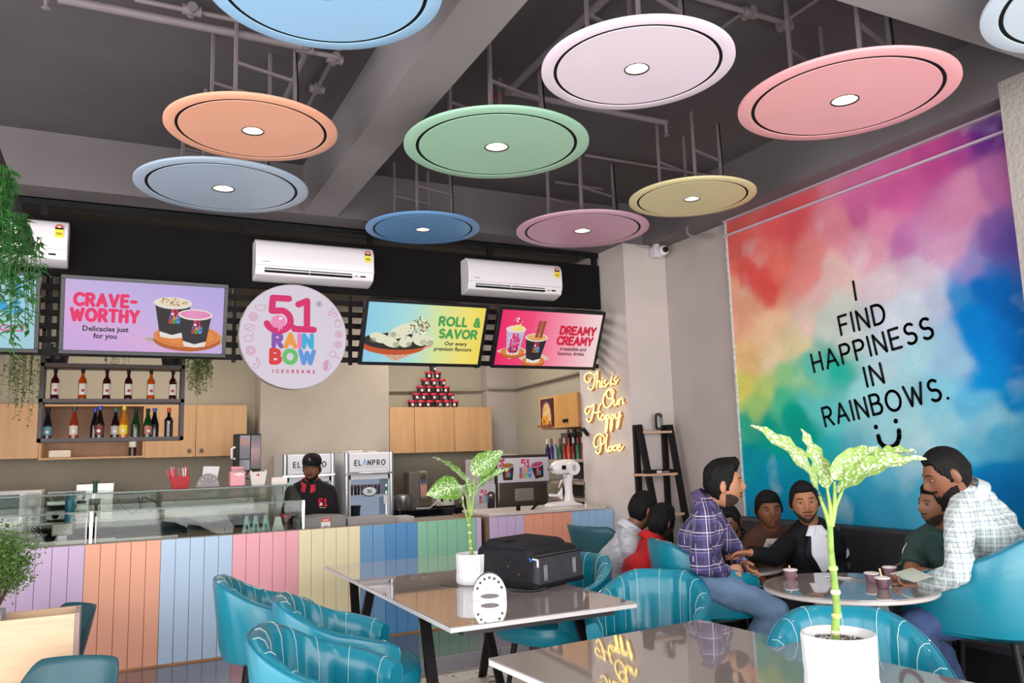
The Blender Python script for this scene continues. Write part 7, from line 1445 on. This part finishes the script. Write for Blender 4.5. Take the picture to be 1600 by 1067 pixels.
# 2 man in the purple plaid shirt (profile to the right, leaning forward)
pl1 = plaid('352f58', [('z', .090, 0, .022, '4c4478', .7), ('u', .085, .02, .020, '4c4478', .7), ('z', .090, .05, .0055, 'c9bccb', .85), ('z', .090, .066, .003, 'a79ab4', .8), ('u', .085, .03, .0055, 'c9bccb', .9), ('u', .085, .046, .0035, 'b0a2b8', .8)])
jeans = mat('6c87a8', .85, ns=7, na=.22, bump=.2, bs=120); jeansd = mat('2f4268', .85, ns=7, na=.25, bump=.2, bs=120)
d = 4.72
def x_bracelet(t, Wi, tor, sfw, sx_, up, hp, J):
    a = J['wr']; dd = (J['wr']-J['er']).normalized(); q = MB(); q.tube([a-dd*.012, a-dd*.004], [.034, .034], 16); hp('bracelet', q, mat('161416', .5))
person('man in a purple plaid shirt and light jeans leaning forward, seen in profile', dict(hd=Pd(1130, 757, d), nk=Pd(1106, 785, d+.03), sr=Pd(1100, 812, d-.16), sl=Pd(1112, 806, d+.20), sp=Pd(1084, 850, d+.02), er=Pd(1094, 884, d-.24), el=Pd(1150, 860, d+.22), wr=Pd(1134, 892, d-.12), wl=Pd(1163, 882, d+.08), hr=Pd(1097, 908, d-.10), hl=Pd(1104, 902, d+.12), kr=Pd(1214, 954, d-.18), kl=Pd(1196, 938, d+.22), ar=Pd(1130, 1000, d+.05), al=Pd(1180, 1020, d+.28), fw=look(1, 0), fr=look(1, .1), fl=look(1, .1)),
 'b5805f', look(1, -.12, .03), 'pomp', 'stubble', top=pl1, pants=jeans, hs=1.12, build=1.0, collar=mat('4a4068', .8), extra=x_bracelet, seed=3, hands=dict(r=dict(pn=look(.2, .9, -.3), curl=.75, side=1, dir=look(1, .15, -.05)), l=dict(pn=look(.1, -.8, -.4), curl=.6, side=-1)), wrinkle=.012)
# 3 man in the white plaid shirt at the right, bending towards the menu
pl2 = plaid('bcc9c6', [('z', .044, 0, .0030, '5a6896', .75), ('z', .044, .020, .0016, '7c86ac', .7), ('u', .044, 0, .0032, '5a6896', .75), ('u', .044, .020, .0016, '8a7a90', .6), ('z', .044, .030, .006, 'e6ecea', .8), ('u', .044, .028, .006, 'e6ecea', .8)])
d = 4.0
person('large man in a white plaid shirt bending over the menu at the right edge', dict(hd=Pd(1481, 741, d), nk=Pd(1512, 772, d), sr=Pd(1566, 812, d+.05), sl=Pd(1500, 806, d-.12), sp=Pd(1572, 865, d-.02), er=Pd(1560, 900, d+.26), el=Pd(1497, 895, d-.30), wr=Pd(1480, 915, d+.20), wl=Pd(1443, 915, d-.10), hr=Pd(1560, 948, d+.12), hl=Pd(1552, 962, d-.10), kr=Pd(1440, 958, d+.12), kl=Pd(1430, 975, d-.12), ar=Pd(1500, 1045, d+.18), al=Pd(1480, 1048, d+.02), fw=look(-1, .25), fr=look(-1, .2), fl=look(-1, .2)),
 '85573f', look(-.93, .28, -.42), 'crop', 'full', top=pl2, pants=jeansd, hs=1.13, build=1.06, collar=mat('b9c6c6', .8), seed=4, hands=dict(l=dict(pn=look(.2, .2, 1), curl=.6, side=-1, sc=1.05, dir=look(-1, .3, -.05)), r=dict(pn=look(0, -.5, -.6), curl=.6)), wrinkle=.014, belly=1.05)
# 4 man in the green polo behind him
d = 4.42
def x_stripe(t, Wi, tor, sfw, sx_, up, hp, J):
    q = MB(); q.tube([J['nk']-up*.01+(J['sr']-J['nk'])*.3+V((0, 0, .055)), J['sr']+V((0, 0, .072)), J['sr'].lerp(J['er'], .3)+CR*-.07+V((0, 0, .02)), J['sr'].lerp(J['er'], .6)+CR*-.072], .0035, 6); hp('shoulder_piping', q, mat('b8c4c0', .7, ns=200, na=.5))
person('man in a dark green polo shirt on the bench, looking left in profile', dict(hd=Pd(1462, 789, d), nk=Pd(1476, 822, d+.03), sr=Pd(1434, 848, d+.12), sl=Pd(1506, 848, d), er=Pd(1424, 896, d-.02), el=Pd(1520, 900, d-.1), wr=Pd(1470, 899, d-.14), wl=Pd(1470, 905, d-.26), hr=Pd(1456, 930, d+.16), hl=Pd(1492, 930, d+.1), kr=Pd(1420, 945, d-.22), kl=Pd(1460, 950, d-.28), ar=Pd(1425, 1035, d-.2), al=Pd(1465, 1035, d-.25), fw=look(-.5, -.85), fr=look(-.3, -1), fl=look(-.3, -1)),
 '8f6146', look(-1, -.18, .0), 'full', 'stubble', top=mat('27423e', .8, bump=.2, bs=80), sleeve='half', pants=mat('1c2028', .85), hs=.95, build=.95, collar=mat('2c4a45', .8), extra=x_stripe, seed=5, hands=dict(r=dict(curl=.4), l=dict(curl=.4)))
# 5 man in the black blazer
d = 4.98
def x_suit(t, Wi, tor, sfw, sx_, up, hp, J):
    patch(tor, hp, 'white_shirt_front', .10, 1.0, -.36, .36, mat('d9dbe4', .7, bump=.1, bs=40), .030, 15, taper=lambda v: .12+.88*v**.9)
    c = tor(.42, -.80, .036); n = (c-tor(.42, -.80, 0)).normalized(); rx = V((0, 0, 1)).cross(n); rx = -rx if rx.dot(CR) < 0 else rx
    for nm_2, pts, h_, dz in (('pocket_square', [(-.028, -.03), (.026, -.012), (.028, .010), (.004, .032), (-.02, .015)], 'd8d6da', .04), ('badge', [(-.020, .018), (.020, .018), (.012, -.012), (0, -.026), (-.012, -.012)], 'a88a78', -.035)):
        mb = MB(); mb.flat(pts) if nm_2 != 'badge' else mb.rib([pts+[pts[0]], [(-.01, .01), (0, -.012), (.01, .01)]], .004); mb.v = [c+rx*p.x+V((0, 0, 1))*(p.z+dz)+n*.012 for p in mb.v]; hp(nm_2, mb, mat(h_, .6))
    for s_ in (-1, 1):
        q = MB(); f = lambda u, v: tor(1.0-.11*v, s_*(.06+.42*u+.10*v), .036+.008*v); q.grid(f, 7, 5); o = hp('shirt_collar', q, mat('e4e5ec', .7)); md = o.modifiers.new('t', 'SOLIDIFY'); md.thickness = .004
        q = MB(); g2 = lambda u, v: tor(.08+.90*v, s_*(.04+.31*v**.85+u*(.05+.34*v*(1.1-v)*1.5)), .037); q.grid(g2, 6, 12); o = hp('lapel', q, mat('0e0d10', .6)); md = o.modifiers.new('t', 'SOLIDIFY'); md.thickness = .006
    a = J['wr']; dd = (J['wr']-J['er']).normalized(); q = MB(); q.tube([a-dd*.02, a-dd*.008], [.036, .035], 16); hp('bracelet', q, mat('5a4430', .4, m=.6)); 
person('man in a black blazer and white shirt reaching left across the table', dict(hd=Pd(1257, 786, d-.05), nk=Pd(1266, 817, d+.02), sr=Pd(1238, 846, d+.02), sl=Pd(1303, 844, d+.02), sp=Pd(1274, 870, d+.06), er=Pd(1208, 871, d-.12), el=Pd(1316, 895, d-.02), wr=Pd(1172, 863, d-.20), wl=Pd(1290, 912, d-.30), hr=Pd(1258, 930, d+.06), hl=Pd(1294, 930, d+.06), kr=Pd(1240, 945, d-.42), kl=Pd(1290, 948, d-.42), ar=Pd(1242, 1010, d-.4), al=Pd(1290, 1015, d-.4), fw=look(-.05, -1), fr=look(0, -1), fl=look(0, -1)),
 'a8714f', look(-.22, -.97, -.02), 'full', 'stubble', top=mat('100f13', .7, bump=.1, bs=90), pants=mat('101014', .8), hs=1.04, build=1.0, collar='blazer', extra=x_suit, seed=6, hands=dict(r=dict(pn=look(.1, -.3, -1), curl=.28, side=1, dir=look(-1, -.1, -.03), point=True), l=dict(curl=.4)), wrinkle=.006)
# 6 man in the brown tee
d = 5.22
def x_tee(t, Wi, tor, sfw, sx_, up, hp, J):
    M = mat('c8c0bd', .8, ns=14, na=.35); patch(tor, hp, 'chest_print', .50, .90, -.62, .50, M, .034, 12)
    patch(tor, hp, 'chest_print', .56, .70, -.35, .05, mat('6c6468', .8, ns=20, na=.4), .036, 6); patch(tor, hp, 'chest_print', .72, .82, .05, .35, mat('847a7c', .8, ns=20, na=.4), .036, 6)
person('man in a brown printed T-shirt slouching on the bench', dict(hd=Pd(1201, 797, d), nk=Pd(1205, 827, d+.05), sr=Pd(1175, 846, d+.06), sl=Pd(1238, 842, d+.06), sp=Pd(1206, 880, d+.04), er=Pd(1160, 880, d-.08), el=Pd(1242, 885, d-.02), wr=Pd(1190, 905, d-.22), wl=Pd(1212, 925, d-.25), hr=Pd(1192, 925, d+.02), hl=Pd(1226, 925, d+.02), kr=Pd(1180, 940, d-.42), kl=Pd(1218, 942, d-.42), ar=Pd(1180, 1000, d-.42), al=Pd(1218, 1003, d-.42), fw=look(-.05, -1), fr=look(0, -1), fl=look(0, -1)),
 '7d5038', look(-.05, -1, -.08), 'fringe', None, top=mat('4a2c1e', .85, bump=.2, bs=70), sleeve='half', pants=mat('1c1618', .85), hs=.97, w=1.08, build=1.06, collar='tee', extra=x_tee, seed=7, hands=dict(r=dict(curl=.5), l=dict(curl=.6)))
# 7 man in dark green half hidden, looking down
d = 5.30
person('man in a dark shirt looking down, half hidden behind the purple plaid shirt', dict(hd=Pd(1139, 815, d), nk=Pd(1146, 841, d+.06), sr=Pd(1112, 862, d+.05), sl=Pd(1174, 862, d+.05), sp=Pd(1142, 890, d+.06), er=Pd(1105, 895, d-.1), el=Pd(1176, 896, d-.1), wr=Pd(1135, 892, d-.32), wl=Pd(1150, 890, d-.34), hr=Pd(1128, 925, d+.08), hl=Pd(1160, 925, d+.08), kr=Pd(1118, 938, d-.38), kl=Pd(1154, 940, d-.38), ar=Pd(1118, 995, d-.38), al=Pd(1154, 998, d-.38), fw=look(-.3, -1), fr=look(0, -1), fl=look(0, -1)),
 '6a4230', look(-.55, -.72, -.38), 'full', 'full', top=mat('141a1a', .85), pants=mat('141418', .85), hs=.92, build=.95, collar=mat('1a2222', .8), seed=8, hands=dict(r=dict(curl=.5), l=dict(curl=.5)))
# 8 man in the red shirt, back to us
d = 5.18
person('man in a plain red shirt seen from behind, ear stud visible', dict(hd=Pd(1034, 817, d), nk=Pd(1022, 843, d-.02), sr=Pd(1024, 868, d-.18), sl=Pd(1010, 868, d+.14), sp=Pd(1000, 890, d-.02), er=Pd(1040, 912, d-.18), el=Pd(1050, 905, d+.2), wr=Pd(1072, 905, d-.05), wl=Pd(1080, 900, d+.1), hr=Pd(1000, 940, d-.12), hl=Pd(1000, 935, d+.1), kr=Pd(1082, 945, d-.05), kl=Pd(1082, 938, d+.15), ar=Pd(1080, 1020, d-.05), al=Pd(1082, 1010, d+.15), fw=look(.9, .4), fr=look(.9, .4), fl=look(.9, .4)),
 '4a2c20', look(.80, .60, -.12), 'full', 'stubble', top=mat('b40d14', .8, bump=.15, bs=50), sleeve='half', pants=mat('17171b', .85), hs=.98, build=1.0, collar=mat('b80f16', .8), seed=9, wrinkle=.008)
# 9 man in the speckled white shirt
d = 5.48
person('man in a speckled white shirt at the far left of the group', dict(hd=Pd(1004, 797, d), nk=Pd(987, 826, d-.02), sr=Pd(984, 852, d-.18), sl=Pd(974, 848, d+.16), sp=Pd(957, 885, d), er=Pd(1002, 900, d-.16), el=Pd(1010, 890, d+.22), wr=Pd(1040, 898, d-.02), wl=Pd(1050, 893, d+.15), hr=Pd(958, 925, d-.10), hl=Pd(956, 920, d+.12), kr=Pd(1035, 935, d-.02), kl=Pd(1035, 930, d+.2), ar=Pd(1035, 1000, d), al=Pd(1035, 995, d+.2), fw=look(.95, .3), fr=look(.95, .3), fl=look(.95, .3)),
 '8a5c44', look(.86, .50, -.15), 'full', 'stubble', top=mat('b9b9c2', .85, ns=26, na=.22, bump=.15, bs=60, stretch=(1, 1, 3)), sleeve='half', pants=mat('24262c', .85), hs=1.0, build=1.0, collar=mat('c4c4cc', .8), seed=10)
